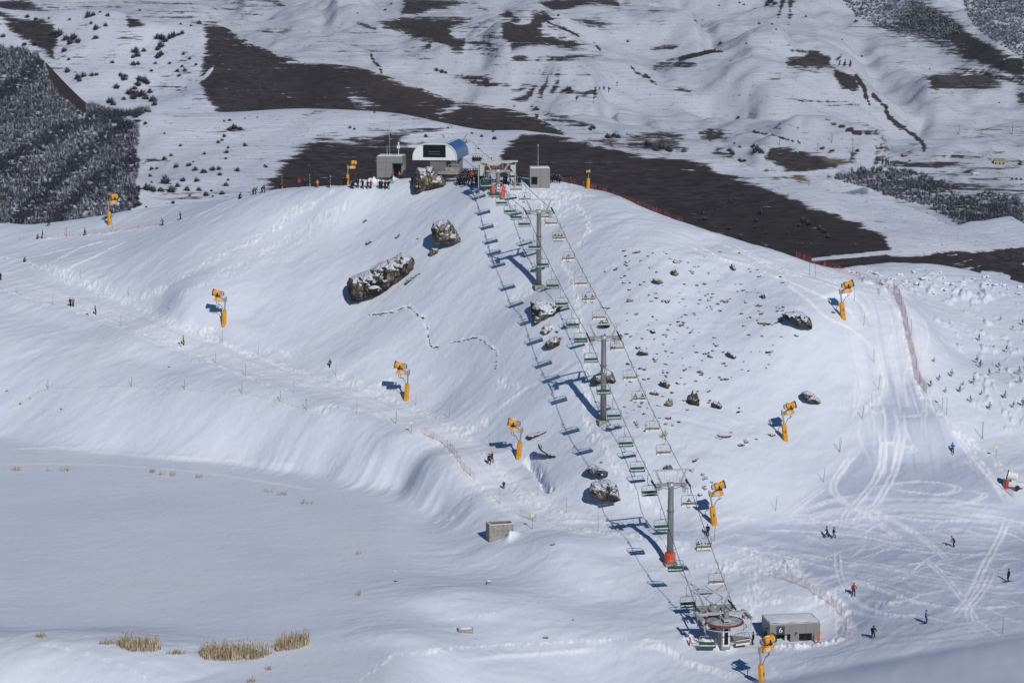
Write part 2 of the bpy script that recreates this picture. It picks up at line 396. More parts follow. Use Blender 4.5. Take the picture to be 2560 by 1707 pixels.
def groom(pts, w, light=.35, n=6):
    W = ground_line(pts, n); win, D, S, ZL, L = near_field(W, w * 1.3)
    k = (1 - smooth(w * .75, w, D)) * np.clip(S / 6, 0, 1) * np.clip((L - S) / 6, 0, 1)
    st = vnoise(D / .45, S / 30, 83) + .7 * vnoise(D / 1.3, S / 40, 89)
    T.H[win] += k * st * .07
    streak[win] = np.maximum(streak[win], k * light * np.clip(.6 + st * 1.3, 0, 1))
def step(pts, w, h):
    W = ground_line(pts, 6); win, D, S, ZL, L = near_field(W, w * 3)
    k = np.exp(-(D / w) ** 2) * np.clip(S / 1.5, 0, 1) * np.clip((L - S) / 1.5, 0, 1)
    T.H[win] -= k * h * (1 + 1.2 * LUMP[win])
groom(PATH, 4.8, .46)
line([(a, b - 5) for a, b in Z7([(175,755),(240,748),(300,742),(380,722),(410,706),(455,702),(490,735),(530,768),(550,775),(575,830),(578,890),(590,940),(610,962),(655,962)])], .35, .25, .6)
line([(a, b - 4) for a, b in Z7([(660,955),(750,930),(820,915),(890,900),(940,920),(980,960),(1020,990),(1025,1050),(1015,1110)])], .3, .2, .5)
step(Z7([(175,755),(240,748),(300,742),(380,722),(410,706),(455,702),(490,735),(530,768),(550,775),(575,830),(578,890),(590,940),(610,962),(655,962)]), .35, .3)
groom(PISTE, 9, .5)
groom(Z8([(1430,900),(1500,1100),(1560,1300),(1600,1568)]), 9, .25)
groom(A3([(560,600),(700,600),(900,545),(1200,520),(1500,520),(1700,540),(2050,590)]), 2.6, .6)
groom(A3([(640,650),(900,665),(1300,690),(1600,720),(2050,730)]), 5, .35)
groom(A3([(300,760),(700,800),(1200,900),(1600,960),(2100,1010)]), 4, .35)
groom(A3([(900,1330),(1400,1290),(1800,1230),(2100,1200)]), 5, .3)
# churned snow
churn(Z6([(2130,95),(1900,230),(1700,370),(1400,520),(1200,640),(1050,720),(900,780),(840,805)]), 1.5, .65, .95)
churn(Z6([(2211,200),(2000,300),(1800,430),(1550,560),(1300,690),(1170,750)]), 1.6, .6, .5)
churn(Z6([(2190,260),(1960,400),(1700,540),(1500,640)]), 1.3, .4, .35)
line(Z6([(830,410),(600,520),(480,570),(400,620)]), .8, .15, .9)
line(Z6([(760,400),(520,460),(330,560)]), 1.1, .15, .8)
line(Z6([(500,450),(300,500),(180,520)]), 1.4, .12, .7)
churn(Z6([(200,412),(500,385),(720,368),(1000,325),(1200,275)]), 1.0, .5, .95)
line(Z6([(1200,275),(1320,230),(1450,170),(1560,140)]), 1.2, .12, .8)
churn(Z6([(-20,520),(150,545),(300,600),(430,655),(650,745),(850,825),(1000,905),(1150,965),(1300,1025),(1500,1105),(1700,1185),(1900,1255),(2240,1345)]), 1.3, .3, .9)
churn(Z6([(300,560),(420,640),(560,690),(700,740)]), 2.0, .4, .7)
churn(Z6([(570,710),(680,650)]), .9, .8, .9)
churn(Z6([(-20,720),(200,790),(350,840),(500,880),(640,900),(850,990),(1100,1090),(1300,1170),(1500,1260),(1700,1330),(1850,1370)]), .7, .3, .9)
churn(Z6([(1250,1190),(1330,1190)]), 1.5, .7, .7)
churn(Z6([(2060,1510),(2140,1470)]), 1.6, 1., .8)
churn(Z6([(1270,990),(1400,990)]), .8, .8, .9)
line(Z6([(1200,900),(1260,970),(1300,1000)]), .8, .12, .7)
churn(Z6([(1680,1125),(1800,1120),(1870,1170)]), .7, .6, .7)
churn(Z7([(0,1160),(80,1205),(300,1295),(500,1375),(700,1475),(860,1570)]), 1.8, .38, .9)
churn(A2([(690,60),(780,60),(830,40)]), 2.2, 1., .8)
churn(Z7([(-10,1350),(200,1390),(450,1480),(560,1530)]), .7, .5, .8)
churn(Z7([(170,1222),(270,1195),(380,1165)]), .9, .8, .9)
churn(Z7([(550,1175),(605,1140)]), .8, .8, .8)
FOOT = Z7([(1540,30),(1600,100),(1630,180),(1590,240),(1530,310),(1440,380),(1470,440),(1510,520),(1530,620),(1560,700),(1550,800),(1600,950),(1620,1080),(1600,1180),(1610,1290),(1600,1390),(1640,1568)])
churn(FOOT, .8, .9, 1.0)
churn(A2([(1480,10),(1560,130),(1650,290),(1760,420),(1880,520),(1960,600)]), .7, .9, .9)
churn(Z5([(1000,560),(1150,540),(1300,500),(1430,540),(1300,600),(1120,640)]), 3.2, .9, .9)
churn(Z5([(1200,460),(1340,410),(1500,430)]), 3.0, .6, .6)
churn(Z5([(1420,640),(1330,690),(1260,770)]), .8, .7, .8)
line(Z7([(1530,1040),(1400,1130),(1200,1240),(1050,1350),(980,1420)]), .6, .12, .9)
line(Z7([(1200,1250),(1100,1310),(1000,1410)]), .8, .12, .7)
churn(Z7([(1040,1170),(1090,1200),(1160,1220)]), .9, 1., .8)
churn(Z7([(1130,640),(1200,610),(1260,590)]), 2.0, .8, .5)
# right piste
for p, w_ in (([(60,0),(250,110),(430,160),(600,230),(780,300),(950,380),(1100,460),(1180,600)], .8), ([(200,0),(420,90),(620,190),(830,250),(1000,300),(1150,390),(1200,440),(1250,560)], 1.0),
              ([(320,20),(500,110),(700,200),(900,240),(1080,310),(1180,400)], .9), ([(0,0),(150,85),(300,130),(460,170)], .7), ([(710,260),(700,290),(850,410),(950,500),(1080,560),(1200,650),(1280,760)], .7),
              ([(1280,640),(1300,800),(1330,920),(1310,1050)], .8), ([(1770,1180),(1900,1200),(1990,1230)], .6), ([(1120,470),(1190,560),(1230,640)], 1.2),
              ([(1370,1150),(1500,1150),(1640,1130)], .6), ([(1390,1190),(1550,1195)], .6), ([(1060,1420),(960,1480),(930,1530)], .6), ([(940,1120),(1040,1095),(1180,1110)], .6)):
    line(Z8(p), w_ * .55, .10, .85); line([(a + 9, b + 2) for a, b in Z8(p)], w_ * .3, .07, .6)
for p in ([(1440,480),(1470,640),(1500,780),(1540,920),(1600,1040),(1700,1150),(1850,1300),(1950,1420),(2020,1568)], [(1620,1050),(1750,1190),(1900,1310),(2050,1420),(2100,1500)]):
    churn(Z8(p), .9, .5, .9)
churn(Z8([(1310,970),(1290,1050),(1210,1100),(1300,1125)]), 1.0, .6, .8)
groom(Z8([(700,120),(1000,235),(1240,300),(1330,420)]), 6, .7)
for p, w_ in (([(1360,1160),(1300,1220),(1310,1400),(1280,1568)], 1.0), ([(1380,1170),(1430,1250),(1410,1400),(1360,1568)], 1.0), ([(1180,1340),(1300,1325),(1440,1340),(1510,1360),(1480,1385),(1400,1385)], .7),
              ([(1180,1340),(1100,1400),(1040,1500),(1000,1568)], 1.0), ([(1300,1560),(1310,1400),(1340,1250)], .7)):
    line(Z8(p), w_ * .42, .08, .8); line([(a + 14, b + 1) for a, b in Z8(p)], w_ * .36, .07, .7); line([(a + 7, b) for a, b in Z8(p)], w_ * .3, .05, .4)
for p, w_ in (([(1080,150),(960,270),(900,370),(910,440),(1000,510),(1100,560),(1230,660),(1330,740)], 1.0), ([(1190,20),(1190,200),(1150,350),(1050,480),(970,560),(940,660)], 1.0),
              ([(1270,20),(1280,180),(1260,300),(1200,420),(1150,500),(1050,580),(980,660)], 1.0), ([(1080,430),(1250,380),(1450,365),(1600,385),(1640,410),(1560,440),(1400,430),(1270,410),(1300,385)], .8),
              ([(1640,410),(1800,440),(1700,490),(1500,510)], .7), ([(1060,460),(1150,540),(1300,620),(1450,720),(1600,850)], 1.0), ([(1400,790),(1550,920),(1650,1040),(1720,1140),(1760,1230)], .9),
              ([(1940,560),(1900,680),(1800,860),(1700,1060),(1600,1180)], 1.0), ([(650,780),(900,830),(1200,880),(1500,940),(1800,980),(2050,1010)], .8), ([(920,760),(930,900),(970,1000),(1050,1090),(1200,1150),(1450,1170)], .7),
              ([(950,920),(1150,1000),(1400,1080),(1700,1120),(2050,1100)], .7), ([(1900,920),(1960,970),(2050,1000)], .6), ([(1900,920),(1950,860),(2050,840)], .6), ([(1480,870),(1700,890),(1900,880)], .7),
              ([(600,620),(900,600),(1200,570),(1500,600),(2000,600)], .8), ([(700,560),(900,470),(1100,440)], .7), ([(1690,870),(1500,900)], .5), ([(1560,0),(1700,180),(1800,290),(1900,420),(1950,520)], 1.2),
              ([(1640,180),(1720,260),(1800,330)], .9), ([(590,590),(720,490),(890,370)], .8), ([(430,660),(700,660),(1050,690),(1400,760)], .9), ([(220,740),(500,790),(800,860),(1050,930)], .8),
              ([(1730,1230),(1700,1130),(1740,1080),(1800,1000),(1850,900)], .7), ([(1100,720),(1400,780),(1800,800),(2050,780)], .8)):
    line(A3(p), w_ * .36, .06, .62)
    if w_ >= .7: line([(a + 13, b + 1) for a, b in A3(p)], w_ * .34, .07, .6)
    if w_ >= 1.: groom([(a + 6, b) for a, b in A3(p)], w_ * .9, .3)
churn(A3([(220,875),(400,890),(560,910),(650,850)]), 2.4, .8, .75)
churn(A3([(410,795),(480,830),(560,860)]), 1.8, .7, .7)
churn(A3([(30,900),(150,860),(260,880)]), 1.0, .6, .6)
churn(A3([(650,850),(750,950),(830,1040),(940,1120),(985,1220),(960,1290)]), 1.5, .9, .9)
churn(A3([(450,920),(440,1000),(410,1060)]), 1.3, .8, .8); churn(A3([(425,1060),(440,1150),(450,1230)]), .7, .7, .7)
churn(A3([(500,1030),(600,1050),(690,1055)]), .5, .6, .8); churn(A3([(440,1100),(570,1085)]), .8, .8, .9)
churn(A3([(1190,1100),(1280,1090)]), 1.0, 1.0, .8)
churn(A1([(0,1300),(300,1340),(560,1400),(760,1470),(900,1540)]), .5, .3, .5)
line(A1([(-20,180),(300,165),(700,200),(1300,250),(1800,290)]), 1.2, .05, .5); line(A1([(-20,260),(500,262),(1100,300),(1600,370),(1900,420)]), 1.0, .05, .4)
churn(A2([(100,1568),(250,1450),(330,1395),(500,1385),(700,1355),(1100,1335),(1500,1315),(1700,1305)]), .45, .6, .9)
line(A2([(720,1430),(1000,1405),(1300,1385),(1600,1360)]), .6, .1, .8)
churn(A2([(1300,640),(1500,660),(1800,700),(2050,760)]), 1.3, .8, .9); line(A2([(1250,600),(1600,610),(2050,640)]), .9, .12, .8)
churn(A2([(860,200),(940,300),(1000,360),(1100,450),(1250,540),(1350,580)]), 1.9, .6, .8)
churn(A2([(500,95),(650,180),(720,260),(810,360),(950,500),(1060,575)]), .7, .5, .8)
churn(A2([(850,415),(760,480),(690,570),(580,610)]), .6, .7, .9)
churn(A2([(1370,500),(1480,460)]), .5, .6, .7)
churn(A2([(1640,950),(1500,990),(1200,1080),(900,1150),(600,1200)]), .35, .35, .5)
for p in ([(1720,1345),(1850,1315),(1960,1370),(2060,1440)], [(1730,1355),(1900,1350),(2050,1420)]): line(A2(p), 1.0, .16, .9)
# ploughed heaps by the bottom station
def heap(pts, w, h):
    W = ground_line(pts, 5); win, D, S, ZL, L = near_field(W, w * 2)
    k = np.exp(-(D / (w * .6)) ** 2) * np.clip(S / 2, 0, 1) * np.clip((L - S) / 2, 0, 1)
    T.H[win] += k * (h + LUMP[win] * .55 + LUMP2[win] * .5)
    track[win] = np.maximum(track[win], np.clip(k * 1.4, 0, 1))
heap(A3([(515,1368),(600,1362),(700,1358),(800,1350),(900,1326),(1000,1298)]), 1.6, .5)
heap(A3([(-20,1295),(60,1310),(150,1330),(260,1362),(330,1375)]), 1.7, .7)
heap(A3([(240,1350),(340,1352)]), 1.2, .6)
line(A3([(-60,1400),(60,1445),(200,1490),(340,1540)]), 1.2, .3, .9)
line(A3([(540,1450),(560,1510),(640,1540)]), .6, .12, .7); line(A3([(670,1500),(760,1440),(870,1420)]), .8, .12, .8)
heap([(1262,1356),(1278,1344),(1300,1330)], 1.0, 1.3)
heap(Z4([(150,735),(330,690),(430,695),(560,705),(700,710)]), 2.0, .9)
# ledges that throw a shadow: a trench beside the path
step(A2([(1105,228),(1150,268),(1185,300),(1210,370),(1260,428)]), .6, 1.5)
step(A2([(1235,455),(1240,480)]), .4, .8)
packed = poly_mask(T, A3([(-60,640),(300,640),(700,590),(900,360),(1180,60),(1240,-250),(1500,-250),(1560,0),(1800,250),(2000,500),(2200,560),(2200,1260),(1700,1290),(1200,1310),(1010,1260),(960,1080),(700,880),(400,780),(-60,720)]), 26)
rt = random.Random(77)
for _ in range(95):
    a = rt.uniform(1900, 2500); b = rt.uniform(1290, 1560); d = rt.choice((-1, 1)) * rt.uniform(120, 320); c = rt.uniform(-40, 60)
    if b < 1400 or a > 2050: line([(a, b), (a + d * .35, b + c * .5 - 12), (a + d * .7, b + c * .9 + 8), (a + d, b + c)], rt.uniform(.2, .4), .05, rt.uniform(.3, .6))
for _ in range(26):
    a = rt.uniform(2120, 2330); b = rt.uniform(760, 1050); line([(a, b), (a + rt.uniform(-12, 20), b + 60), (a + rt.uniform(-20, 50), b + 130)], rt.uniform(.25, .4), .05, rt.uniform(.35, .6))
for _ in range(22):
    k_ = rt.uniform(0, .75); i_ = int(k_ * (len(PATH) - 4)); o_ = rt.uniform(-10, 10)
    line([(x + rt.uniform(-3, 3), y + o_ * (1 + .2 * j)) for j, (x, y) in enumerate(PATH[i_:i_ + 4])], rt.uniform(.2, .35), .04, rt.uniform(.25, .5))
packed = np.maximum(packed, poly_mask(T, A1([(-60,180),(500,230),(1200,330),(1800,330),(2300,450),(2500,700),(2200,1250),(1500,1330),(600,1330),(-60,1300)]), 60) * .0)
ski_hill = T.mesh("ski_slope", M_SNOW, {'track': track, 'packed': packed, 'streak': streak})
# near slope under the photographer, rising into the lower right corner of the view
ys = np.concatenate([np.linspace(2.5, 14, 90), np.geomspace(14.4, 232, 60)]); ss = np.linspace(-.42, .42, 190)
S2_, Y2_ = np.meshgrid(ss, ys); X2_ = S2_ * Y2_
e_line = np.interp(ss, [ray(a, b)[0] for a, b in ((1500,1740),(1800,1716),(1960,1700),(2100,1672),(2250,1645),(2400,1618),(2560,1588),(2800,1560))],
                   [ray(a, b)[1] for a, b in ((1500,1740),(1800,1716),(1960,1700),(2100,1672),(2250,1645),(2400,1618),(2560,1588),(2800,1560))])
e_line = np.where(ss < ray(1500, 0)[0], e_line - .0 - (ray(1500, 0)[0] - ss) * .12, e_line)
yc = 7.0
tq = Y2_ - yc; zn = e_line[None, :] * yc - .02 * tq - .10 * np.logaddexp(0, tq / .10) * .55; zn = zn + (e_line - (zn / Y2_).max(0))[None, :] * Y2_
zn = np.maximum(zn, -93) + CAMZ + (vnoise(X2_ / 1.2, Y2_ / 1.5, 5)) * .03
class _N: pass
nb = _N(); nb.H, nb.X, nb.Y = zn, X2_, Y2_
Terrain.mesh(nb, "near_snow_slope", M_SNOW, {'track': np.zeros(zn.shape), 'packed': np.full(zn.shape, .25)})
# ------------------------------------------------------------------ the hills behind
def prep(Tn, eps=2e-4):
    Tn.px = 1280 + F * Tn.X / (Tn.Y * CP - (Tn.H - CAMZ) * SP)
    Tn.py = 853.5 - F * (Tn.Y * SP + (Tn.H - CAMZ) * CP) / (Tn.Y * CP - (Tn.H - CAMZ) * SP)
    E = (Tn.H - CAMZ) / Tn.Y; Tn.front = E >= np.maximum.accumulate(E, 0) - eps
def paint(Tn, polys, base=0.0):
    a = np.full(Tn.H.shape, base)
    for pts, soft, lev in polys:
        m = poly_mask(Tn, pts, soft * 2.3)
        a = np.maximum(a, m * lev) if lev >= 0 else np.minimum(a, 1 + m * lev)
    return a
def strokes(Tn, a, lines, lev=1.0):
    for pts, w in lines:
        C = curve(pts, 5)
        x0, x1 = C[:, 0].min() - 3 * w - 6, C[:, 0].max() + 3 * w + 6; y0, y1 = C[:, 1].min() - 3 * w - 6, C[:, 1].max() + 3 * w + 6
        sel = (Tn.px > x0) & (Tn.px < x1) & (Tn.py > y0) & (Tn.py < y1) & Tn.front
        x = Tn.px[sel]; y = Tn.py[sel]
        if len(x) == 0: continue
        d = np.full(len(x), 1e9)
        for p, q in zip(C[:-1], C[1:]):
            e = q - p; L = e @ e or 1e-9
            t = np.clip(((x - p[0]) * e[0] + (y - p[1]) * e[1]) / L, 0, 1)
            d = np.minimum(d, np.hypot(x - p[0] - t * e[0], y - p[1] - t * e[1]))
        a[sel] = np.maximum(a[sel], (1 - smooth(w * .5, w * 1.5 + 1, d)) * lev)
# --- the spur just behind the ski hill
spur_sky = [(-400,40),(-100,105),(0,112),(60,114),(100,135),(135,180),(170,215),(230,275),(290,290),(350,296),(400,291),(480,283),(600,280),(700,273),(780,271),(850,274),(930,278),(1003,284),(1080,301),(1194,325),
            (1263,329),(1321,331),(1424,347),(1577,379),(1707,394),(1765,406),(1815,432),(1930,467),(2006,501),(2121,543),(2217,585),(2300,612),(2400,650),(2800,760)]
spur_pts = []
for (a, b), Yc in zip(spur_sky, (760,750,745,742,738,733,730,728,726,725,725,726,728,730,730,730,728,724,718,712,710,708,704,698,690,682,670,650,635,615,600,590,585,575)):
    spur_pts.append((a, b, Yc))
    for dpy, dY in ((60, 26), (140, 62), (260, 118)):
        spur_pts.append((a, b + dpy, Yc - dY))
spur_extra = []
for x_ in (-260,-200,-140,-80,-20,40,100,160,220):
    zc = np.interp(x_, [-210, -100, 0, 60, 110, 160, 240], [72, 58, 55, 46, 30, 15, 5])
    spur_extra += [(x_, 790, zc - 12), (x_, 840, zc - 40), (x_, 900, zc - 70)]
U1 = Terrain(spur_pts, -.36, .36, 1301, 505, 860, 237, 4, spur_extra)
U1.crest(spur_sky, 560, 800, 14)
U1.H += fbm(U1.X / 40, U1.Y / 45, 101, 4) * 2.6 * smooth(0, 60, 760 - U1.Y)
# gullies run down the wooded flank at the left
ua = (U1.X + 150) * .80 + (U1.Y - 650) * .60
wood_w = smooth(-105, -125, U1.X)
U1.H += wood_w * (np.sin(ua / 11.0 + fbm(U1.X / 50, U1.Y / 50, 104, 2) * 3) * 2.6)
U1.crest(spur_sky, 560, 800, 8); prep(U1)
b1 = paint(U1, [
  (Z4([(-1000,1000),(-720,620),(-560,430),(-350,290),(-200,240),(80,280),(330,235),(700,180),(1100,150),(1180,160),(1040,190),(880,215),(760,270),(900,330),(1000,420),(1250,480),(1380,560),(1400,700),(1400,1000)]), 14, .95),
  (Z2([(1035,1060),(1060,985),(1120,930),(1190,888),(1290,878),(1500,916),(1900,1000),(2240,1042)]) + Z3([(170,1072),(300,1145),(600,1235),(800,1325),(1100,1435),(1350,1545),(1400,1700),(0,1800),(-600,1800),(-1180,1300)]), 8, 1.0),
  (Z4([(-200,150),(300,60),(500,90),(700,130),(400,170),(0,190)]), 16, .38),
  (Z1([(290,395),(430,480),(540,570),(590,660),(600,740),(520,760),(430,700),(330,640),(300,500)]), 8, 1.0),
  (Z1([(-100,1480),(-60,1250),(60,1270),(20,1420),(-20,1500)]), 12, 1.0),
  (Z1([(900,1060),(1000,1040),(1120,1040),(1190,1025),(1180,1045),(1000,1060),(930,1080)]), 4, .75),
  (Z1([(1420,850),(1500,830),(1560,830),(1630,850),(1560,870),(1460,870)]), 8, .5),
  (Z1([(870,1240),(950,1200),(1050,1220),(1160,1200),(1170,1260),(1000,1260)]), 10, .7),
  (Z1([(1950,745),(2050,725),(2150,730),(2100,750),(2000,770)]), 6, .8), (Z2([(430,950),(520,900),(600,880),(560,930),(480,1000),(420,1100)]), 12, .7),
  (Z3([(300,1600),(700,1500),(1200,1560),(1400,1700),(300,1700)]), 20, .45), (Z8([(700,66),(900,80),(1200,100),(1500,95),(1700,75),(2000,62),(2260,45),(2260,400),(1350,400),(860,200)]), 5, 1.0),
  (Z8([(400,-20),(700,-10),(1200,0),(1400,20),(1200,50),(700,50)]), 16, .42),
 ])
b1 = np.maximum(b1, .30 * smooth(0, .5, fbm(U1.X / 30, U1.Y / 30, 173, 3))); b2 = None
woodmask = poly_mask(U1, [(-200,100),(0,116),(60,118),(100,140),(120,175),(125,210),(150,235),(215,285),(300,292),(350,300),(352,345),(345,380),(352,410),(345,450),(352,480),(340,540),(300,560),(-200,600)], 8)
b1 = np.maximum(b1, woodmask * .62)
b1 = np.where(woodmask > .5, np.minimum(b1, .72), b1)
brown = poly_mask(U1, Z1([(290,395),(430,480),(540,570),(590,660),(560,730),(480,690),(380,600),(320,500)]), 10)
b1 = np.maximum(b1, brown)
road1 = np.zeros(U1.H.shape); strokes(U1, road1, [(Z8([(870,128),(1050,112),(1200,95),(1420,75),(1560,50)]), 4), (Z8([(1420,75),(1700,60),(2000,48),(2260,38)]), 3)], 1.0); b1 = b1 * (1 - road1)
b1 = b1 * (1 - poly_mask(U1, Z8([(1960,205),(2060,205),(2160,235),(2150,262),(1990,235)]), 5))
U1.mesh("spur_hillside", M_HILL, {'bare': b1, 'tan': np.maximum(brown * .07, poly_mask(U1, Z1([(-60,1300),(20,1270),(60,1300),(20,1420),(-30,1440)]), 10) * .5)})
# --- the brown ridge behind it
ridge_sky = [(-400,-60),(-100,-5),(0,22),(60,28),(120,30),(200,22),(300,26),(340,45),(400,60),(460,64),(509,60),(563,62),(590,82),(612,102),(689,133),(727,152),(857,163),(904,168),(965,191),(1010,205),(1080,233),(1137,252),(1194,260),(1271,272),(1321,284),
             (1367,306),(1424,343),(1480,360),(1600,400),(1800,450),(2200,560),(2800,700)]
ridge_pts = []
for i, (a, b) in enumerate(ridge_sky):
    Yc = float(np.interp(a, [-400, 0, 300, 509, 860, 1200, 1424, 2800], [1060, 1040, 1010, 985, 955, 915, 885, 780]))
    ridge_pts.append((a, b, Yc))
    for dpy, dY in ((70, 34), (150, 70), (260, 120)): ridge_pts.append((a, b + dpy, Yc - dY))
ridge_extra = []
for x_ in (-330,-250,-170,-90,-10,70,150,230):
    zc = float(np.interp(x_, [-330, -130, 0, 40, 200], [104, 86, 55, 40, 0])); yc_ = float(np.interp(x_, [-330, 240], [1060, 800]))
    ridge_extra += [(x_, yc_ + 50, zc - 14), (x_, yc_ + 120, zc - 50)]
U2 = Terrain(ridge_pts, -.36, .36, 1301, 760, 1180, 221, 4, ridge_extra)
U2.crest(ridge_sky, 820, 1120, 16)
U2.H += fbm(U2.X / 50, U2.Y / 50, 121, 4) * 4.5
U2.crest(ridge_sky, 820, 1120, 10); prep(U2)
b2 = paint(U2, [
  (Z1([(1330,150),(1470,160),(1600,265),(1800,345),(1900,395),(2240,425)]) + Z2([(140,435),(300,497),(600,605),(750,657),(900,680),(1100,705),(1230,740),(1350,797),(1500,905),(1450,960),(1230,960),(900,960),(0,900)]) + Z1([(1500,900),(1440,760),(1350,640),(1290,540),(1320,430),(1345,280)]), 9, 1.0),
  (Z1([(-60,50),(0,75),(130,120),(260,130),(350,160),(370,280),(350,390),(300,350),(150,260),(90,220),(40,150),(0,110),(-60,100)]), 8, 1.0),
  (Z1([(800,180),(960,195),(950,280),(900,310),(760,340),(690,370),(740,280)]), 12, .52), (Z1([(820,92),(900,130),(945,158),(840,190)]), 6, .95),
  (Z1([(1180,300),(1280,330),(1300,480),(1240,560),(1150,520),(1130,380)]), 20, .42), (Z1([(1060,470),(1160,480),(1180,560),(1060,620),(1000,570)]), 16, .45), (Z1([(1140,560),(1230,560),(1240,640),(1140,650)]), 12, .55),
  (Z1([(1200,720),(1230,640),(1350,560),(1420,740)]), 24, .5), (Z1([(480,490),(640,480),(650,510),(520,540)]), 10, .4), (Z1([(510,300),(590,280),(560,340),(500,400)]), 14, .38),
  (Z1([(690,330),(760,340),(740,390),(680,380)]), 8, .6), (Z1([(500,180),(580,130),(590,150),(520,190)]), 6, .5),
 ])
b2 = np.maximum(b2, .31 * smooth(0, .5, fbm(U2.X / 40, U2.Y / 40, 175, 3)))
cut = poly_mask(U2, Z1([(1290,520),(1330,500),(1400,425),(1390,460),(1340,520),(1280,545)]), 4); b2 = b2 * (1 - cut)
snowy = np.maximum(poly_mask(U2, Z2([(60,600),(200,640),(260,700),(160,715),(60,690)]), 12), poly_mask(U2, Z2([(600,740),(760,690),(790,710),(660,770)]), 8))
b2 = b2 * (1 - snowy * .5)
U2.mesh("brown_ridge", M_HILL, {'bare': b2, 'tan': poly_mask(U2, Z2([(150,520),(500,640),(900,760),(1100,740),(900,690),(600,610),(300,500)]), 30) * .10})
# --- the far slopes and the valley floor
far_pts = [(-400,-60,1500),(-400,120,1330),(-400,300,1150),(0,20,1400),(0,150,1250),(0,350,1060),(400,50,1350),(400,-20,1450),(400,200,1180),(400,400,1000),(800,150,1190),(800,60,1310),(800,0,1420),(800,300,1040),(800,480,890),
           (1100,230,1110),(1100,120,1230),(1100,50,1330),(1100,0,1430),(1100,400,950),(1300,290,1050),(1300,190,1150),(1300,100,1260),(1300,20,1400),(1300,480,860),(1500,345,990),(1500,250,1090),(1500,160,1190),(1500,70,1310),(1500,0,1430),(1500,480,850),
           (1750,430,930),(1750,330,1020),(1750,220,1130),(1750,130,1240),(1750,60,1340),(1750,0,1440),(1750,560,800),(2000,480,900),(2000,400,985),(2000,300,1075),(2000,200,1170),(2000,100,1290),(2000,0,1440),(2000,640,720),
           (2250,600,800),(2250,520,890),(2250,440,980),(2250,350,1070),(2250,250,1160),(2250,150,1270),(2250,60,1390),(2250,0,1470),(2250,690,700),
           (2560,640,760),(2560,560,850),(2560,470,950),(2560,400,1040),(2560,300,1130),(2560,220,1210),(2560,120,1330),(2560,0,1480),(2560,720,680),(2900,640,750),(2900,400,1040),(2900,150,1280),(2900,0,1480)]
for a in (-400,0,400,800,1200,1600,2000,2400,2900): far_pts += [(a, -130, 1680), (a, -300, 1950)]
U3 = Terrain(far_pts, -.38, .38, 1361, 640, 2000, 437, 4)
rel = fbm(U3.X / 120, U3.Y / 90, 141, 5, .55) * 19 + fbm(U3.X / 34, U3.Y / 26, 151, 3, .5) * 3.2
prep(U3, 2e-3)
def ridge_bump(line_, w, h):
    global rel
    sel = U3.front & (U3.py < 760)
    x = U3.px; y = U3.py; d = np.full(x.shape, 1e9)
    C = np.array(line_, float)
    for p, q in zip(C[:-1], C[1:]):
        e = q - p; L = e @ e; t = np.clip(((x - p[0]) * e[0] + (y - p[1]) * e[1]) / L, 0, 1)
        d = np.minimum(d, np.hypot(x - p[0] - t * e[0], y - p[1] - t * e[1]))
    rel = rel + np.exp(-(d / w) ** 2) * h
ridge_bump([(2230,-60),(2330,20),(2400,70),(2480,120),(2600,190)], 60, 16)
ridge_bump([(1880,170),(1960,140),(2040,125),(2090,165),(2120,200)], 36, 5); ridge_bump([(2320,215),(2400,195),(2500,200)], 34, 5)
ridge_bump([(1250,130),(1330,80),(1400,40),(1480,0)], 50, 10); ridge_bump([(950,60),(1050,110),(1150,160),(1200,180)], 40, -7)
ridge_bump([(1200,220),(1330,210),(1470,225)], 24, 3); ridge_bump([(1900,420),(2000,370),(2100,395),(2180,415)], 22, 4)
ridge_bump([(2120,480),(2250,440),(2400,480),(2560,500)], 50, -6); ridge_bump([(1700,180),(1900,190),(2000,190)], 30, 3)
for l_, w_, h_ in (([(850,70),(1000,110),(1150,170),(1300,192),(1480,236)], 26, 11), ([(1480,20),(1650,60),(1800,108),(1950,140)], 30, 10), ([(1550,262),(1800,300),(2050,370),(2200,412)], 22, 7), ([(620,20),(800,45),(930,40)], 24, 9), ([(1600,150),(1720,200),(1860,260)], 24, -7), ([(2150,90),(2200,170),(2300,260)], 30, -8), ([(1700,0),(1760,60),(1780,110)], 22, -7)):
    ridge_bump(l_, w_, h_)
U3.H += rel * (.15 + .85 * smooth(800, 1000, U3.Y)); prep(U3, 6e-4)
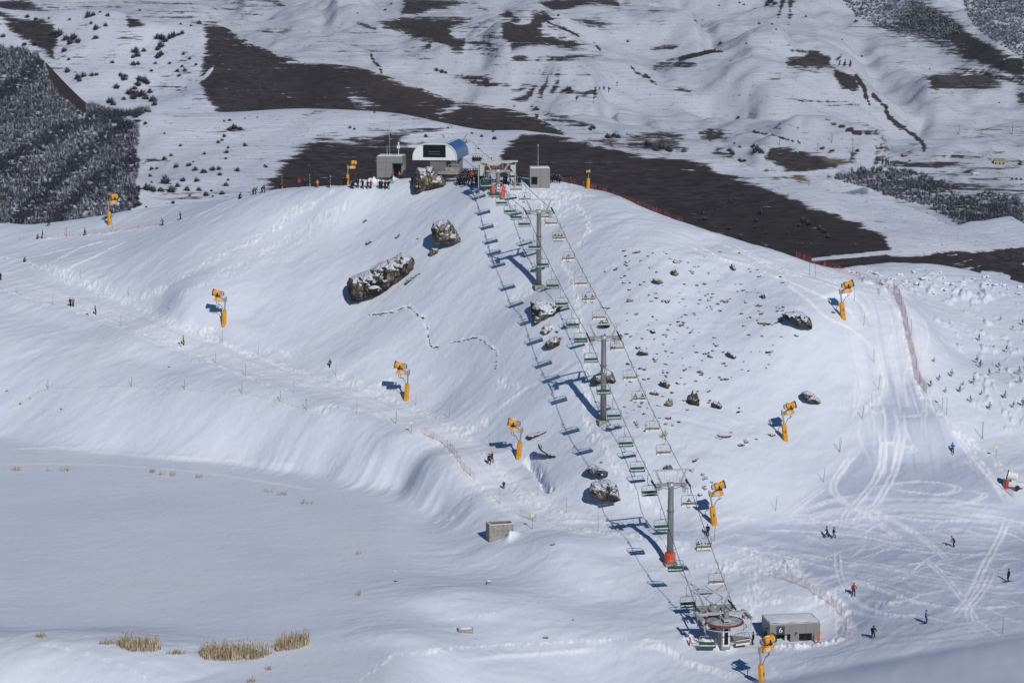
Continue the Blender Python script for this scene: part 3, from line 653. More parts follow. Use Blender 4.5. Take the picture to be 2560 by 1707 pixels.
far_polys = [
  (Z1([(-20,-10),(190,5),(300,70),(312,92),(250,82),(0,72)]), 6, 1.0), (Z1([(230,25),(330,40),(520,80),(540,95),(400,70),(270,50)]), 4, .8),
  (Z1([(1680,-5),(1800,0),(1880,40),(1840,50),(1760,20)]), 5, .95), (Z1([(1360,140),(1450,150),(1560,125),(1540,160),(1400,160)]), 8, .55), (Z1([(1690,195),(1800,205),(1900,190),(1940,200),(1850,220),(1720,215)]), 5, .85),
  (Z1([(1700,130),(1780,120),(1820,150),(1740,160)]), 10, .45), (Z1([(1800,355),(1870,360),(1960,385),(1900,395)]), 5, .8), (Z1([(1980,0),(2150,-5),(2240,10),(2200,40),(2060,30)]), 14, .55),
  (Z2([(410,-5),(640,-5),(760,5),(830,25),(740,50),(600,70),(500,100),(390,105),(420,40)]), 7, 1.0), (Z2([(860,10),(930,50),(970,75),(900,60)]), 4, .7),
  (Z2([(250,150),(400,115),(600,125),(700,118),(860,125),(800,165),(720,195),(740,240),(820,250),(800,350),(740,340),(700,300),(600,270),(520,262),(400,215),(290,185)]), 8, 1.0),
  (Z2([(1295,15),(1400,-5),(1820,-5),(1830,55),(1700,30),(1600,35),(1480,68),(1400,72),(1340,45)]), 6, 1.0),
  (Z2([(1030,100),(1095,70),(1150,100),(1190,140),(1100,125)]), 5, 1.0),
  (Z2([(1240,95),(1330,68),(1400,100),(1390,138),(1340,150),(1305,190),(1330,230),(1430,250),(1540,280),(1620,312),(1520,325),(1380,300),(1250,305),(1120,330),(1110,290),(1060,250),(1050,150),(1120,140),(1210,157),(1255,130)]), 6, 1.0),
  (Z2([(830,165),(1060,150),(1060,250),(1110,300),(1130,400),(1000,440),(880,380),(790,340),(810,240)]), 16, .47), (Z2([(1110,370),(1200,350),(1240,380),(1180,410),(1120,400)]), 8, .9),
  (Z2([(1510,130),(1640,120),(1700,130),(1790,155),(1720,190),(1600,175),(1560,165)]), 9, .9), (Z2([(1480,205),(1560,225),(1500,270),(1420,240)]), 20, .4),
  (Z2([(1910,140),(2060,125),(2090,150),(1960,165)]), 12, .5), (Z2([(2030,70),(2160,80),(2180,105),(2060,95)]), 10, .5), (Z2([(1840,0),(1900,0),(1900,40),(1830,50)]), 6, .6), (Z2([(1280,375),(1500,360),(1710,362),(1600,385),(1400,395),(1310,405)]), 5, .85),
  (Z2([(1270,430),(1500,425),(1600,440),(1450,455),(1300,450)]), 8, .55), (Z2([(1290,465),(1650,490),(1640,502),(1300,480)]), 4, .8), (Z2([(1250,480),(1380,488),(1370,497),(1260,494)]), 3, .85), (Z2([(1335,512),(1420,520),(1430,530),(1350,525)]), 3, .8),
  (Z2([(480,482),(620,462),(700,475),(780,490),(950,500),(1020,530),(1090,560),(1000,575),(900,560),(820,540),(740,500),(600,480)]), 9, .82), (Z2([(780,490),(950,500),(1040,550),(960,570),(860,545)]), 6, 1.0),
  (Z2([(1090,592),(1180,570),(1290,560),(1450,575),(1600,600),(1680,640),(1620,638),(1500,615),(1300,603)]), 4, 1.0), (Z2([(1590,570),(1640,555),(1690,600),(1680,640)]), 4, .8),
  (Z2([(1095,662),(1160,640),(1250,625),(1320,630),(1240,650),(1150,672)]), 4, 1.0), (Z2([(1240,695),(1290,700),(1300,720),(1250,720)]), 3, 1.0), (Z2([(1330,740),(1400,738),(1380,752),(1335,748)]), 3, .9), (Z2([(1115,690),(1150,688),(1140,702)]), 3, .9),
  (Z2([(1275,738),(1295,738),(1292,765),(1280,765)]), 2, 1.0), (Z2([(1340,785),(1390,765),(1500,772),(1600,795),(1650,815),(1600,838),(1520,825),(1430,815)]), 6, .9), (Z2([(1325,785),(1420,830),(1500,905),(1460,905),(1380,840)]), 6, .85),
  (Z2([(1560,915),(1700,890),(1850,885),(1990,860),(2060,842),(2180,840),(2250,880),(2250,1010),(2100,1005),(1950,995),(1700,950)]), 12, .72),
  (Z2([(600,610),(700,605),(700,612),(620,618)]), 3, .8), (Z2([(60,210),(240,205),(260,218),(90,222)]), 4, .7), (Z2([(0,318),(300,330),(560,310),(590,330),(400,345),(150,335),(0,330)]), 5, .65), (Z2([(80,140),(150,145),(240,190),(260,210),(200,190),(110,160)]), 4, .95),
  (Z2([(360,345),(560,370),(700,400),(880,412),(700,415),(500,385)]), 5, .7), (Z2([(560,285),(600,285),(590,320),(560,320)]), 3, .9), (Z2([(2010,325),(2120,295),(2220,300),(2180,330),(2060,335)]), 5, .9), (Z2([(1850,275),(1900,275),(1890,285)]), 3, .9),
  (Z2([(2020,440),(2120,415),(2250,410),(2250,440),(2150,440),(2060,450)]), 6, .85), (Z2([(2010,430),(2120,395),(2250,370),(2250,380),(2130,405)]), 3, .8),
  # far right
  (Z3([(-30,415),(60,410),(110,425),(30,445),(-30,440)]), 4, .9), (Z3([(-60,600),(0,570),(90,590),(60,608)]), 5, .9), (Z3([(90,130),(160,128),(160,142),(110,150)]), 4, .95), (Z3([(190,328),(240,325),(235,335),(195,335)]), 2, .9),
  (Z3([(290,405),(330,392),(380,400),(320,415)]), 4, .9), (Z3([(540,-10),(640,-10),(640,40),(590,55),(550,30)]), 12, .6), (Z3([(660,-10),(690,0),(660,90),(630,148),(640,80)]), 4, .95), (Z3([(705,-10),(750,-5),(725,60),(735,100),(705,160),(708,70)]), 4, .95),
  (Z3([(720,340),(800,328),(890,325),(930,350),(985,380),(985,410),(1000,440),(920,450),(800,440),(700,440),(680,400),(740,375),(810,370),(830,345)]), 5, 1.0), (Z3([(760,455),(900,455),(940,470),(860,470)]), 3, .9),
  (Z3([(1000,450),(1060,470),(1140,500),(1180,580),(1120,608),(1050,570),(1010,510)]), 5, 1.0), (Z3([(1000,410),(1060,345),(1065,352),(1020,420)]), 3, .8), (Z3([(660,480),(800,485),(860,540),(760,560),(690,520)]), 14, .5), (Z3([(560,500),(680,470),(700,580),(580,560)]), 16, .4),
  (Z3([(1620,510),(1700,480),(1850,483),(2000,487),(2110,535),(2100,570),(1950,595),(1750,590),(1640,575)]), 8, 1.0), (Z3([(1560,470),(1640,460),(1660,520),(1600,540)]), 12, .5), (Z3([(1590,560),(2200,600),(2100,640),(1650,660)]), 20, .36),
  (Z3([(1745,436),(1900,455),(2100,490),(2250,540),(2250,562),(2080,520),(1900,480)]), 4, 1.0), (Z3([(2190,600),(2260,600),(2260,680),(2210,660)]), 8, .9), (Z3([(1590,655),(1640,650),(1630,668)]), 5, .6),
  (Z3([(1150,160),(1350,140),(1500,0),(1640,-20),(1750,100),(1870,200),(2010,290),(2260,410),(2260,545),(2080,465),(1850,400),(1650,310),(1500,250),(1300,215)]), 16, .8), (Z3([(1650,100),(1750,100),(1870,200),(2010,290),(2260,410),(2260,545),(2080,465),(1850,385),(1720,250)]), 8, 1.0),
  (Z3([(1270,395),(1360,385),(1460,405),(1440,450),(1340,440)]), 10, .55), (Z3([(1290,260),(1500,270),(1700,330),(1500,310)]), 18, .4), (Z3([(1040,400),(1080,395),(1100,420),(1060,430)]), 5, .5),
  (Z3([(380,622),(520,625),(650,640),(780,665),(1000,685),(1240,695),(1050,670),(800,650),(600,628)]), 5, .85), (Z3([(1010,725),(1250,745),(1000,735)]), 3, .5), (Z3([(430,752),(520,742),(480,756)]), 3, .9), (Z3([(760,836),(880,826),(820,845)]), 3, 1.0),
  (Z3([(560,824),(640,822),(660,840),(600,838)]), 4, .95), (Z3([(120,860),(200,845),(280,855),(300,900),(200,940),(140,910)]), 9, .9), (Z3([(-20,840),(130,850),(400,870),(300,880),(0,870)]), 8, .55), (Z3([(1195,860),(1260,845),(1335,850),(1260,865),(1220,888)]), 4, .95), (Z3([(1360,850),(1450,840),(1450,855)]), 4, .9),
  (Z3([(1090,955),(1200,960),(1330,945),(1420,1000),(1300,975),(1180,972)]), 4, .9), (Z3([(1240,940),(1330,960),(1420,990),(1440,1005),(1350,985)]), 5, .8), (Z3([(1490,945),(1560,938),(1520,962)]), 4, .9), (Z3([(1570,970),(1610,950),(1600,1000)]), 4, .9), (Z3([(1320,910),(1370,915),(1330,925)]), 3, .9),
  (Z3([(545,1040),(590,958),(700,970),(850,1010),(930,1020),(1050,1060),(1250,1070),(1100,1085),(900,1110),(780,1130),(700,1120),(640,1080)]), 6, 1.0), (Z3([(200,1000),(240,965),(300,960),(260,985),(350,1010),(340,1050),(260,1030)]), 6, .8), (Z3([(0,950),(70,1000),(30,1010),(0,1005)]), 5, .9),
  (Z3([(270,1095),(340,1080),(450,1075),(480,1090),(420,1110),(300,1110)]), 3, 1.0), (Z3([(480,1085),(560,1100),(640,1120),(560,1115)]), 3, .9), (Z3([(360,1130),(460,1130),(400,1140)]), 3, .8), (Z3([(490,1178),(800,1153),(850,1172),(700,1190),(560,1207)]), 3, 1.0),
  (Z3([(800,1140),(950,1130),(1100,1110),(1000,1150),(850,1160)]), 6, .6), (Z3([(1720,1030),(1790,1005),(1880,1015),(1840,1032)]), 3, 1.0), (Z3([(1820,1140),(1880,1108),(1950,1110),(1930,1135)]), 4, .95), (Z3([(1630,1130),(1700,1120),(1670,1135)]), 3, .8), (Z3([(1690,1020),(1740,1010),(1720,1025)]), 3, .9),
  (Z3([(1900,1030),(2050,1040),(2260,1045),(2260,1060),(2000,1060)]), 4, .7), (Z3([(1860,1165),(2050,1165),(2200,1175),(1900,1175)]), 3, .9), (Z3([(1960,990),(2100,970),(2240,980),(2100,1010)]), 10, .5), (Z3([(2110,1160),(2200,1125),(2240,1125),(2160,1170)]), 4, .7),
  (Z3([(950,1150),(1200,1100),(1430,1110),(1540,1130),(1750,1180),(2260,1230),(2260,1580),(1900,1540),(1700,1400),(1550,1340),(1250,1265),(1160,1200)]), 10, .62),
  (Z3([(850,1300),(950,1298),(1200,1345),(1450,1465),(1590,1512),(1420,1505),(1200,1470),(1000,1400)]), 5, 1.0), (Z3([(1040,1210),(1080,1240),(1120,1300),(1090,1335),(1050,1310),(1100,1290)]), 4, .85), (Z3([(1620,1500),(1800,1480),(1860,1500),(1920,1540),(1650,1510)]), 4, .95),
  (Z3([(1640,1520),(1700,1540),(1660,1568),(1600,1568)]), 5, .9),
  (Z8([(600,60),(720,66),(900,80),(1200,100),(1500,95),(1700,75),(2000,62),(2260,45),(2260,330),(2000,300),(1700,210),(1350,180),(1000,200),(860,160)]), 6, 1.0),
  (Z8([(400,0),(700,0),(1200,10),(1500,30),(1200,60),(700,50)]), 20, .34), (Z8([(1700,30),(1900,-20),(2260,-30),(2260,20),(1900,40)]), 14, .52),
]
b3 = paint(U3, far_polys)
strokes(U3, b3, [(Z3([(1150,500),(1200,570),(1215,640)]), 5), (Z3([(1260,615),(1310,670),(1350,705)]), 4), (Z3([(1345,725),(1370,770),(1420,810),(1450,830)]), 5), (Z3([(1450,830),(1520,880),(1580,930),(1600,970)]), 4),
  (Z3([(1240,690),(1225,650)]), 2), (Z3([(950,780),(1010,810),(1100,845),(1180,880)]), 3), (Z3([(0,380),(100,355),(230,325)]), 3), (Z3([(0,395),(150,355),(280,330)]), 2), (Z3([(470,860),(640,895),(820,945),(1060,1000)]), 1.6),
  (Z3([(1040,420),(1045,400)]), 2), (Z3([(1070,430),(1080,400)]), 2), (Z3([(1110,430),(1115,400)]), 2), (Z2([(200,350),(220,400),(260,440),(270,480)]), 3), (Z2([(1900,440),(1950,480),(2050,540)]), 2), (Z2([(1990,480),(2040,530),(2070,550)]), 2),
  (Z2([(1360,150),(1450,185),(1560,235)]), 2.5), (Z2([(1660,285),(1700,330)]), 2.5), (Z2([(1600,570),(1660,580),(1760,578)]), 2), (Z2([(1380,640),(1500,650),(1700,640),(1900,445)]), 0.1)], .95)
strokes(U3, b3, [(Z3([(1120,1015),(1300,1040),(1480,1070),(1700,1075),(1960,1050)]), 3), (Z3([(1250,1060),(1400,1072)]), 2)], .7)
zone = smooth(.05, .45, fbm(U3.X / 90, U3.Y / 70, 171, 3)) ; b3 = np.maximum(b3, .34 * zone * U3.front)
road = np.zeros(U3.H.shape)
strokes(U3, road, [(Z8([(870,128),(1050,112),(1200,95),(1420,75),(1560,50),(1640,15),(1700,-10)]), 4), (Z8([(1420,75),(1700,60),(2000,48),(2260,38)]), 3), (Z3([(1010,1195),(1060,1230),(1110,1290),(1100,1330)]), 4), (Z3([(1080,1200),(1150,1240),(1210,1300)]), 2)], 1.0)
b3 = b3 * (1 - road)
snowp = poly_mask(U3, Z8([(1960,205),(2060,205),(2160,235),(2150,262),(1990,235)]), 5); b3 = b3 * (1 - snowp)
tan = np.zeros(U3.H.shape)
for p, l in ((Z3([(270,1095),(340,1080),(450,1075),(480,1090),(420,1110),(300,1110)]), .9), (Z3([(490,1178),(800,1153),(850,1172),(560,1207)]), .75), (Z3([(900,1010),(1050,1060),(1250,1072),(1100,1090),(950,1060)]), .6), (Z3([(640,1120),(560,1100),(480,1085),(560,1115)]), .7),
             (Z8([(1560,100),(1700,110),(1760,180),(1700,190),(1600,150)]), .5), (Z3([(1680,490),(2050,500),(2050,540),(1700,540)]), .15), (Z3([(800,400),(950,420),(900,440),(780,420)]), .2), (Z8([(1800,20),(1900,-20),(2260,-30),(2260,20)]), .3)):
    tan = np.maximum(tan, poly_mask(U3, p, 5) * l)
U3.mesh("far_mountainside", M_FAR, {'bare': b3, 'tan': tan})
# ------------------------------------------------------------------ object helpers
class MB:
    def __init__(s): s.v = []; s.f = []; s.m = []
    def add(s, vs, fs, m=0):
        o = len(s.v); s.v += [tuple(q) for q in vs]; s.f += [tuple(i + o for i in f) for f in fs]; s.m += [m] * len(fs)
    def box(s, c, d, m=0, mat=None):
        vs = [Vector((x * d[0] / 2, y * d[1] / 2, z * d[2] / 2)) for z in (-1, 1) for y in (-1, 1) for x in (-1, 1)]
        if mat: vs = [mat @ v for v in vs]
        s.add([v + Vector(c) for v in vs], [(0, 2, 3, 1), (4, 5, 7, 6), (0, 1, 5, 4), (2, 6, 7, 3), (0, 4, 6, 2), (1, 3, 7, 5)], m)
    def cyl(s, a, b, r0, r1=None, n=8, m=0):
        s.tube([a, b], [r0, r0 if r1 is None else r1], n, m)
    def tube(s, pts, r, n=6, m=0):
        P = [Vector(p) for p in pts]; rr = r if isinstance(r, (list, tuple)) else [r] * len(P)
        rings = []; up = None
        for i, p in enumerate(P):
            t = (P[min(i + 1, len(P) - 1)] - P[max(i - 1, 0)]).normalized()
            if up is None: up = Vector((0, 0, 1)) if abs(t.z) < .9 else Vector((0, 1, 0))
            x = t.cross(up).normalized(); up = x.cross(t).normalized()
            rings.append([p + (x * math.cos(k * math.tau / n) + up * math.sin(k * math.tau / n)) * rr[i] for k in range(n)])
        vs = [v for q in rings for v in q]; fs = []
        for i in range(len(P) - 1):
            for k in range(n):
                a = i * n + k; b = i * n + (k + 1) % n; fs.append((a, b, b + n, a + n))
        fs.append(tuple(range(n - 1, -1, -1))); fs.append(tuple(range((len(P) - 1) * n, len(P) * n)))
        s.add(vs, fs, m)
    def lathe(s, prof, a, axis, n=16, m=0):
        axis = Vector(axis).normalized(); a = Vector(a)
        x = axis.orthogonal().normalized(); y = axis.cross(x)
        vs = [a + axis * h + (x * math.cos(k * math.tau / n) + y * math.sin(k * math.tau / n)) * r for h, r in prof for k in range(n)]
        fs = [(i * n + k, i * n + (k + 1) % n, (i + 1) * n + (k + 1) % n, (i + 1) * n + k) for i in range(len(prof) - 1) for k in range(n)]
        fs.append(tuple(range(n - 1, -1, -1))); fs.append(tuple(range((len(prof) - 1) * n, len(prof) * n)))
        s.add(vs, fs, m)
    def ell(s, c, r, m=0, nu=10, nv=6):
        prof = [(-math.cos(math.pi * i / nv), math.sin(math.pi * i / nv)) for i in range(nv + 1)]
        prof = [(h * r[2], max(q, .02)) for h, q in prof]
        vs = [Vector((c[0] + math.cos(k * math.tau / nu) * q * r[0], c[1] + math.sin(k * math.tau / nu) * q * r[1], c[2] + h)) for h, q in prof for k in range(nu)]
        s.add(vs, [(i * nu + k, i * nu + (k + 1) % nu, (i + 1) * nu + (k + 1) % nu, (i + 1) * nu + k) for i in range(nv) for k in range(nu)], m)
    def prism(s, poly, y0, y1, m=0):
        """polygon in x,z extruded along y"""
        n = len(poly); vs = [Vector((x, y0, z)) for x, z in poly] + [Vector((x, y1, z)) for x, z in poly]
        s.add(vs, [tuple(range(n)), tuple(range(2 * n - 1, n - 1, -1))] + [(i + n, (i + 1) % n + n, (i + 1) % n, i) for i in range(n)], m)
    def build(s, name, mats, parent=None, smooth=False, loc=None):
        me = bpy.data.meshes.new(name); me.from_pydata(s.v, [], s.f)
        if not isinstance(mats, (list, tuple)): mats = [mats]
        for q in mats: me.materials.append(q)
        me.polygons.foreach_set('material_index', np.array(s.m, np.int32))
        if smooth: me.polygons.foreach_set('use_smooth', np.ones(len(s.f), bool))
        me.update(); o = bpy.data.objects.new(name, me); COL.objects.link(o)
        if parent: o.parent = parent
        if loc is not None: o.location = loc
        return o
def tag(o, label, cat, group=None, kind=None):
    if label: o['label'] = label
    if cat: o['category'] = cat
    if group: o['group'] = group
    if kind: o['kind'] = kind
    return o
def thing(name, label, cat, loc=(0, 0, 0), rot=(0, 0, 0), group=None):
    o = bpy.data.objects.new(name, None); COL.objects.link(o); o.empty_display_size = .3
    o.location = loc; o.rotation_euler = rot
    return tag(o, label, cat, group)
def dup(root, loc=None, rot=None, scale=None, label=None, group=None):
    def cp(o, par):
        c = o.copy(); COL.objects.link(c)
        if par: c.parent = par
        for ch in list(o.children): cp(ch, c)
        return c
    r = cp(root, None)
    if loc is not None: r.location = loc
    if rot is not None: r.rotation_euler = rot
    if scale is not None: r.scale = (scale,) * 3 if isinstance(scale, (int, float)) else scale
    if label: r['label'] = label
    if group: r['group'] = group
    return r
def text_mesh(body, size, name, m, parent, loc, rot, depth=.004):
    c = bpy.data.curves.new(name, 'FONT'); c.body = body; c.size = size; c.align_x = 'CENTER'; c.align_y = 'CENTER'; c.extrude = depth
    o = bpy.data.objects.new(name, c); COL.objects.link(o)
    bpy.context.view_layer.update()
    me = bpy.data.meshes.new_from_object(o.evaluated_get(bpy.context.evaluated_depsgraph_get()))
    bpy.data.objects.remove(o); bpy.data.curves.remove(c)
    me.materials.clear(); me.materials.append(m)
    q = bpy.data.objects.new(name, me); COL.objects.link(q); q.parent = parent; q.location = loc; q.rotation_euler = rot
    return q
ORD = ['first', 'second', 'third', 'fourth', 'fifth', 'sixth', 'seventh', 'eighth', 'ninth', 'tenth', 'eleventh', 'twelfth']
STEEL = mat('galvanised_steel', (0.30, 0.31, 0.31), .5, .25); STEEL_D = mat('dark_steel', (0.05, 0.05, 0.055), .5, .3)
STEEL_L = mat('pale_steel', (0.46, 0.46, 0.44), .5, .15); RUBBER = mat('black_rubber', (0.02, 0.02, 0.022), .8)
POLE_G = mat('tower_grey', (0.165, 0.165, 0.165), .55, .1); GREEN = mat('green_seat', (0.012, 0.095, 0.065), .55)
CREAM = mat('cream_slat', (0.78, 0.73, 0.64), .6); BROWN = mat('brown_slat', (0.17, 0.125, 0.10), .7)
ORANGE = mat('orange_pad', (0.62, 0.085, 0.02), .6, vscale=3); RED = mat('red_paint', (0.38, 0.035, 0.025), .5)
YELLOW = mat('amber_paint', (0.68, 0.30, 0.015), .5, vscale=2); BLACK = mat('black_paint', (0.015, 0.015, 0.017), .5)
WHITE = mat('white_paint', (0.72, 0.73, 0.73), .5); CONC = mat('concrete', (0.28, 0.26, 0.22), .9, var=.25, vscale=2, bmp=.02)
M_SNOWCAP = mat('snow_cap', (0.74, 0.765, 0.83), .8, var=.05, spec=.1, vscale=3, bmp=.05)
CLAD = mat('grey_cladding', (0.235, 0.225, 0.215), .55, .1, var=.06); GLASS = mat('dark_glass', (0.008, 0.010, 0.015), .18, spec=.22)
NAVYG = mat('sign_navy', (0.04, 0.055, 0.075), .5)

# ------------------------------------------------------------------ chairlift: towers, stations, rope
LD = Vector((-0.2036, 0.9790, 0)); LP = Vector((0.9790, 0.2036, 0)); LROT = math.atan2(-LD.x, LD.y)   # line direction; to its right
def slope_frame(mb, L, m): pass
def sheaves(parent, x, z, n=6, tilt=0.0):
    """a row of rope wheels under the rope with its beam and catwalk"""
    mb = MB(); L = n * .46
    c, s_ = math.cos(tilt), math.sin(tilt)
    for k in range(n):
        y = (k - (n - 1) / 2) * .46
        mb.lathe([(-.05, .16), (-.05, .21), (.05, .21), (.05, .16)], (x, y * c, z - .22 + y * s_), (1, 0, 0), 10, 1)
    mb.tube([(x, -L / 2 * c, z - .3 - L / 2 * s_), (x, L / 2 * c, z - .3 + L / 2 * s_)], .09, 6, 0)
    o = mb.build('sheave_assembly', [STEEL, RUBBER], parent)
    w = MB(); sx = 1 if x > 0 else -1
    w.box((x - sx * .62, 0, z - .75), (.6, L * .95, .06), 0)
    for y in (-L * .45, 0, L * .45):
        w.cyl((x - sx * .9, y, z - .75), (x - sx * .9, y, z + .3), .022, n=5); w.cyl((x - sx * .34, y, z - .75), (x - sx * .34, y, z - .2), .022, n=5)
    for zz_ in (-.2, .3): w.cyl((x - sx * .9, -L * .45, z + zz_), (x - sx * .9, L * .45, z + zz_), .022, n=5)
    w.build('catwalk', [STEEL_L], parent)
    g = MB()                                                     # ladder cage hanging below the catwalk
    for y in (-.5, .5):
        g.cyl((x - sx * .62, y, z - 1.55), (x - sx * .62, y, z - .75), .025, n=5); g.cyl((x - sx * .2, y, z - 1.55), (x - sx * .2, y, z - .75), .025, n=5)
    for q in (-1.55, -1.25, -1.0): g.cyl((x - sx * .62, -.5, z + q), (x - sx * .2, -.5, z + q), .022, n=5); g.cyl((x - sx * .62, .5, z + q), (x - sx * .2, .5, z + q), .022, n=5); g.cyl((x - sx * .62, -.5, z + q), (x - sx * .62, .5, z + q), .022, n=5)
    g.build('service_cage', [STEEL_L], parent)
def head(t, h, tilt, n=6, gh=1.75):
    a = MB(); a.box((0, 0, h - .35), (4.6, .42, .42)); a.box((0, .0, h - .35), (.95, .8, .62), 0)
    a.tube([(-2.2, 0, h - .5), (-.4, 0, h - .95), (.4, 0, h - .95), (2.2, 0, h - .5)], .05, 5, 1)
    a.build('crossarm', [STEEL, STEEL_D], t)
    g = MB(); g.box((0, 0, h + gh), (5.3, .2, .22))
    for sx in (-1, 1):
        g.tube([(sx * 1.35, 0, h - .15), (sx * 2.25, 0, h + gh)], [.17, .11], 4); g.cyl((sx * 2.6, 0, h + gh), (sx * 2.6, 0, h + gh - .35), .03, n=5)
        g.cyl((sx * 1.0, 0, h - .1), (sx * 1.0, 0, h + gh), .03, n=5)
    g.build('lifting_gantry', [STEEL_L], t)
    r = MB()
    for sx in (-1, 1):
        for x in (.25, .75):
            r.cyl((sx * x, -.25, h - .1), (sx * x, -.25, h + .95), .022, n=5)
        for z in (.4, .95): r.cyl((sx * .25, -.25, h + z), (sx * .75, -.25, h + z), .022, n=5)
    r.build('guard_rail', [STEEL_L], t)
    for sx in (-1, 1): sheaves(t, sx * 2.5, h, n, tilt)
    l = MB(); l.box((0, -.45, h - .28), (.3, .04, .3)); l.build('head_plate', [WHITE], t)
def tower(px, py, ph, Yb, label, r0=.50, r1=.38, tilt=.3, n=6):
    b = gp(px, py); top = at(px, ph, b.y).z; h = top - b.z
    t = thing('lift_tower', label, 'lift tower', (b.x, b.y, b.z - .4), (0, 0, LROT), 'towers of the chairlift')
    h += .4
    p = MB(); p.cyl((0, 0, 0), (0, 0, h - .3), r0, r1, 20); p.lathe([(0, r0 * 1.02), (.12, r0 * 1.08), (.2, r0 * 1.02)], (0, 0, h * .66), (0, 0, 1), 20)
    p.build('pole', [POLE_G], t, True)
    f = MB(); f.box((0, 0, .35), (1.7, 1.7, .8)); f.build('footing', [CONC], t)
    ld = MB()
    for x in (-.18, .18): ld.cyl((x, r0 + .12, .6), (x, r1 + .12, h - .4), .02, n=5)
    for k in range(int(h / .4) - 2): ld.cyl((-.18, r0 + .1, .8 + k * .4), (.18, r0 + .1, .8 + k * .4), .014, n=4)
    ld.build('ladder', [STEEL_L], t)
    head(t, h, tilt, n)
    return t, Vector((b.x, b.y, top))
T3o, P3 = tower(1675, 1412, 1205, 303, 'lower grey lift tower standing in an orange crash pad beside the groomed path', tilt=.16)
T2o, P2 = tower(1508, 1055, 838, 342, 'middle grey lift tower with a small white plate, on a bare concrete footing', tilt=.36)
T1o, P1 = tower(1347, 717, 524, 388, 'upper grey lift tower on the steep slope above the snow-streaked boulder', tilt=.30)
pad = MB(); pad.lathe([(0, .72), (0, .78), (1.9, .80), (1.95, .70)], (0, 0, .3), (0, 0, 1), 8, 0); pad.box((-.1, -.82, 1.2), (.5, .05, 1.7), 0); pad.build('crash_pad', [ORANGE], T3o)
pl = MB(); pl.box((0, -.47, 8.6), (.42, .05, .62)); q2 = pl.build('number_plate', [WHITE], T2o)
pm = MB(); pm.lathe([(0, .13), (.02, .13)], (0, -.50, 8.74), (0, -1, 0), 12); pm.lathe([(0, .12), (.02, .12)], (0, -.50, 8.44), (0, -1, 0), 12); pm.build('pictogram', [NAVYG], q2)
bl = MB(); bl.prism([(-.25, 0), (.25, 0), (0, .55)], -.45, -.4); bl.build('warning_triangle', [mat('sign_blue', (.06, .16, .42), .5)], T2o, loc=(.05, 0, (P2.z - T2o.location.z) - .1))

# drive station at the foot of the line
B0 = gp(1808, 1612); Ybw = B0.y
zb = at(1811, 1553, Ybw).z
drv = thing('drive_station', 'open steel chairlift drive station with a big red rimmed bullwheel on a grey column', 'lift station', (B0.x, B0.y, B0.z - .3), (0, 0, LROT))
zl = zb - drv.location.z
m_ = MB(); m_.lathe([(0, .75), (zl - 1.5, .75), (zl - 1.2, .95), (zl - .7, .9), (zl - .45, .7)], (0, 0, 0), (0, 0, 1), 20); m_.box((0, -.95, 1.6), (1.15, .5, 3.0), 0); m_.build('column', [STEEL], drv, False)
m_ = MB(); m_.box((0, -1.23, 1.75), (.9, .06, 2.5), 0); d_ = m_.build('control_door', [WHITE], drv)
m_ = MB(); m_.box((0, -1.28, 1.8), (.52, .05, 2.1), 0); m_.build('door_pane', [GLASS], d_)
m_ = MB(); m_.lathe([(-.08, .3), (-.08, 2.35), (-.14, 2.5), (-.08, 2.6), (.08, 2.6), (.14, 2.5), (.08, 2.35), (.08, .3)], (0, 0, zl), (0, 0, 1), 48, 0); w_ = m_.build('bullwheel', [mat('rust_red', (.20, .035, .028), .6, var=.3)], drv, False)
m_ = MB(); m_.lathe([(.09, .25), (.09, 2.3), (.13, 2.2), (.17, 1.3), (.32, .8), (.35, .3)], (0, 0, zl), (0, 0, 1), 32, 0); m_.build('snow_cover', [mat('wheel_snow', (.36, .37, .39), .8, var=.45, vscale=1.5)], w_, True)
m_ = MB(); m_.tube([(2.95 * math.cos(a), 2.95 * math.sin(a), zl - .5) for a in np.linspace(math.pi, math.tau, 15)], .07, 6); m_.build('guard_hoop', [STEEL_L], drv)
m_ = MB()
for sx in (-1, 1):
    m_.box((sx * 2.75, 1.2, zl + .75), (1.3, .35, .4)); m_.box((sx * 3.25, .2, zl + .7), (.3, 4.2, .35)); m_.cyl((sx * 3.2, -1.6, zl + .7), (sx * 3.1, -2.0, zl - .7), .06); m_.cyl((sx * 3.0, 1.6, zl + .5), (sx * 3.0, 1.6, zl - 1.1), .07)
    m_.tube([(sx * 3.2, -1.8, zl + .2), (sx * 2.6, -1.9, zl - .3), (sx * 2.4, -1.2, zl - .7)], .05, 5); m_.box((sx * 2.9, 0, zl + .45), (.5, 1.1, .3))
m_.box((0, 1.2, zl + .78), (5.0, .3, .34)); m_.box((0, -.2, zl + .55), (.8, 2.6, .3)); m_.box((0, 3.4, zl + .15), (.6, 4.6, .25)); m_.box((-1.9, 3.4, zl + .55), (.2, 4.6, .22)); m_.box((1.9, 3.4, zl + .55), (.2, 4.6, .22))
m_.build('tension_frame', [STEEL_L], drv)
m_ = MB(); m_.box((0, .2, zl + .55), (1.1, .9, .4)); m_.cyl((-.5, .2, zl + .8), (.7, .3, zl + .85), .16, n=10); m_.lathe([(0, .34), (.7, .34)], (.2, -.5, zl + .75), (0, 0, 1), 12); m_.build('gearbox', [STEEL], drv)
PB = at(1785, 1510, Ybw + 7.0)            # portal mast behind the wheel
lp = drv.matrix_basis.inverted() @ PB if False else None
base_in = Vector(((PB - Vector(drv.location)).dot(LP), (PB - Vector(drv.location)).dot(LD), 0)); hp = PB.z - drv.location.z
class _off: pass
def shifted(builder):
    kids = set(drv.children); builder()
    for o in drv.children:
        if o not in kids: o.location = (base_in.x, base_in.y, 0)
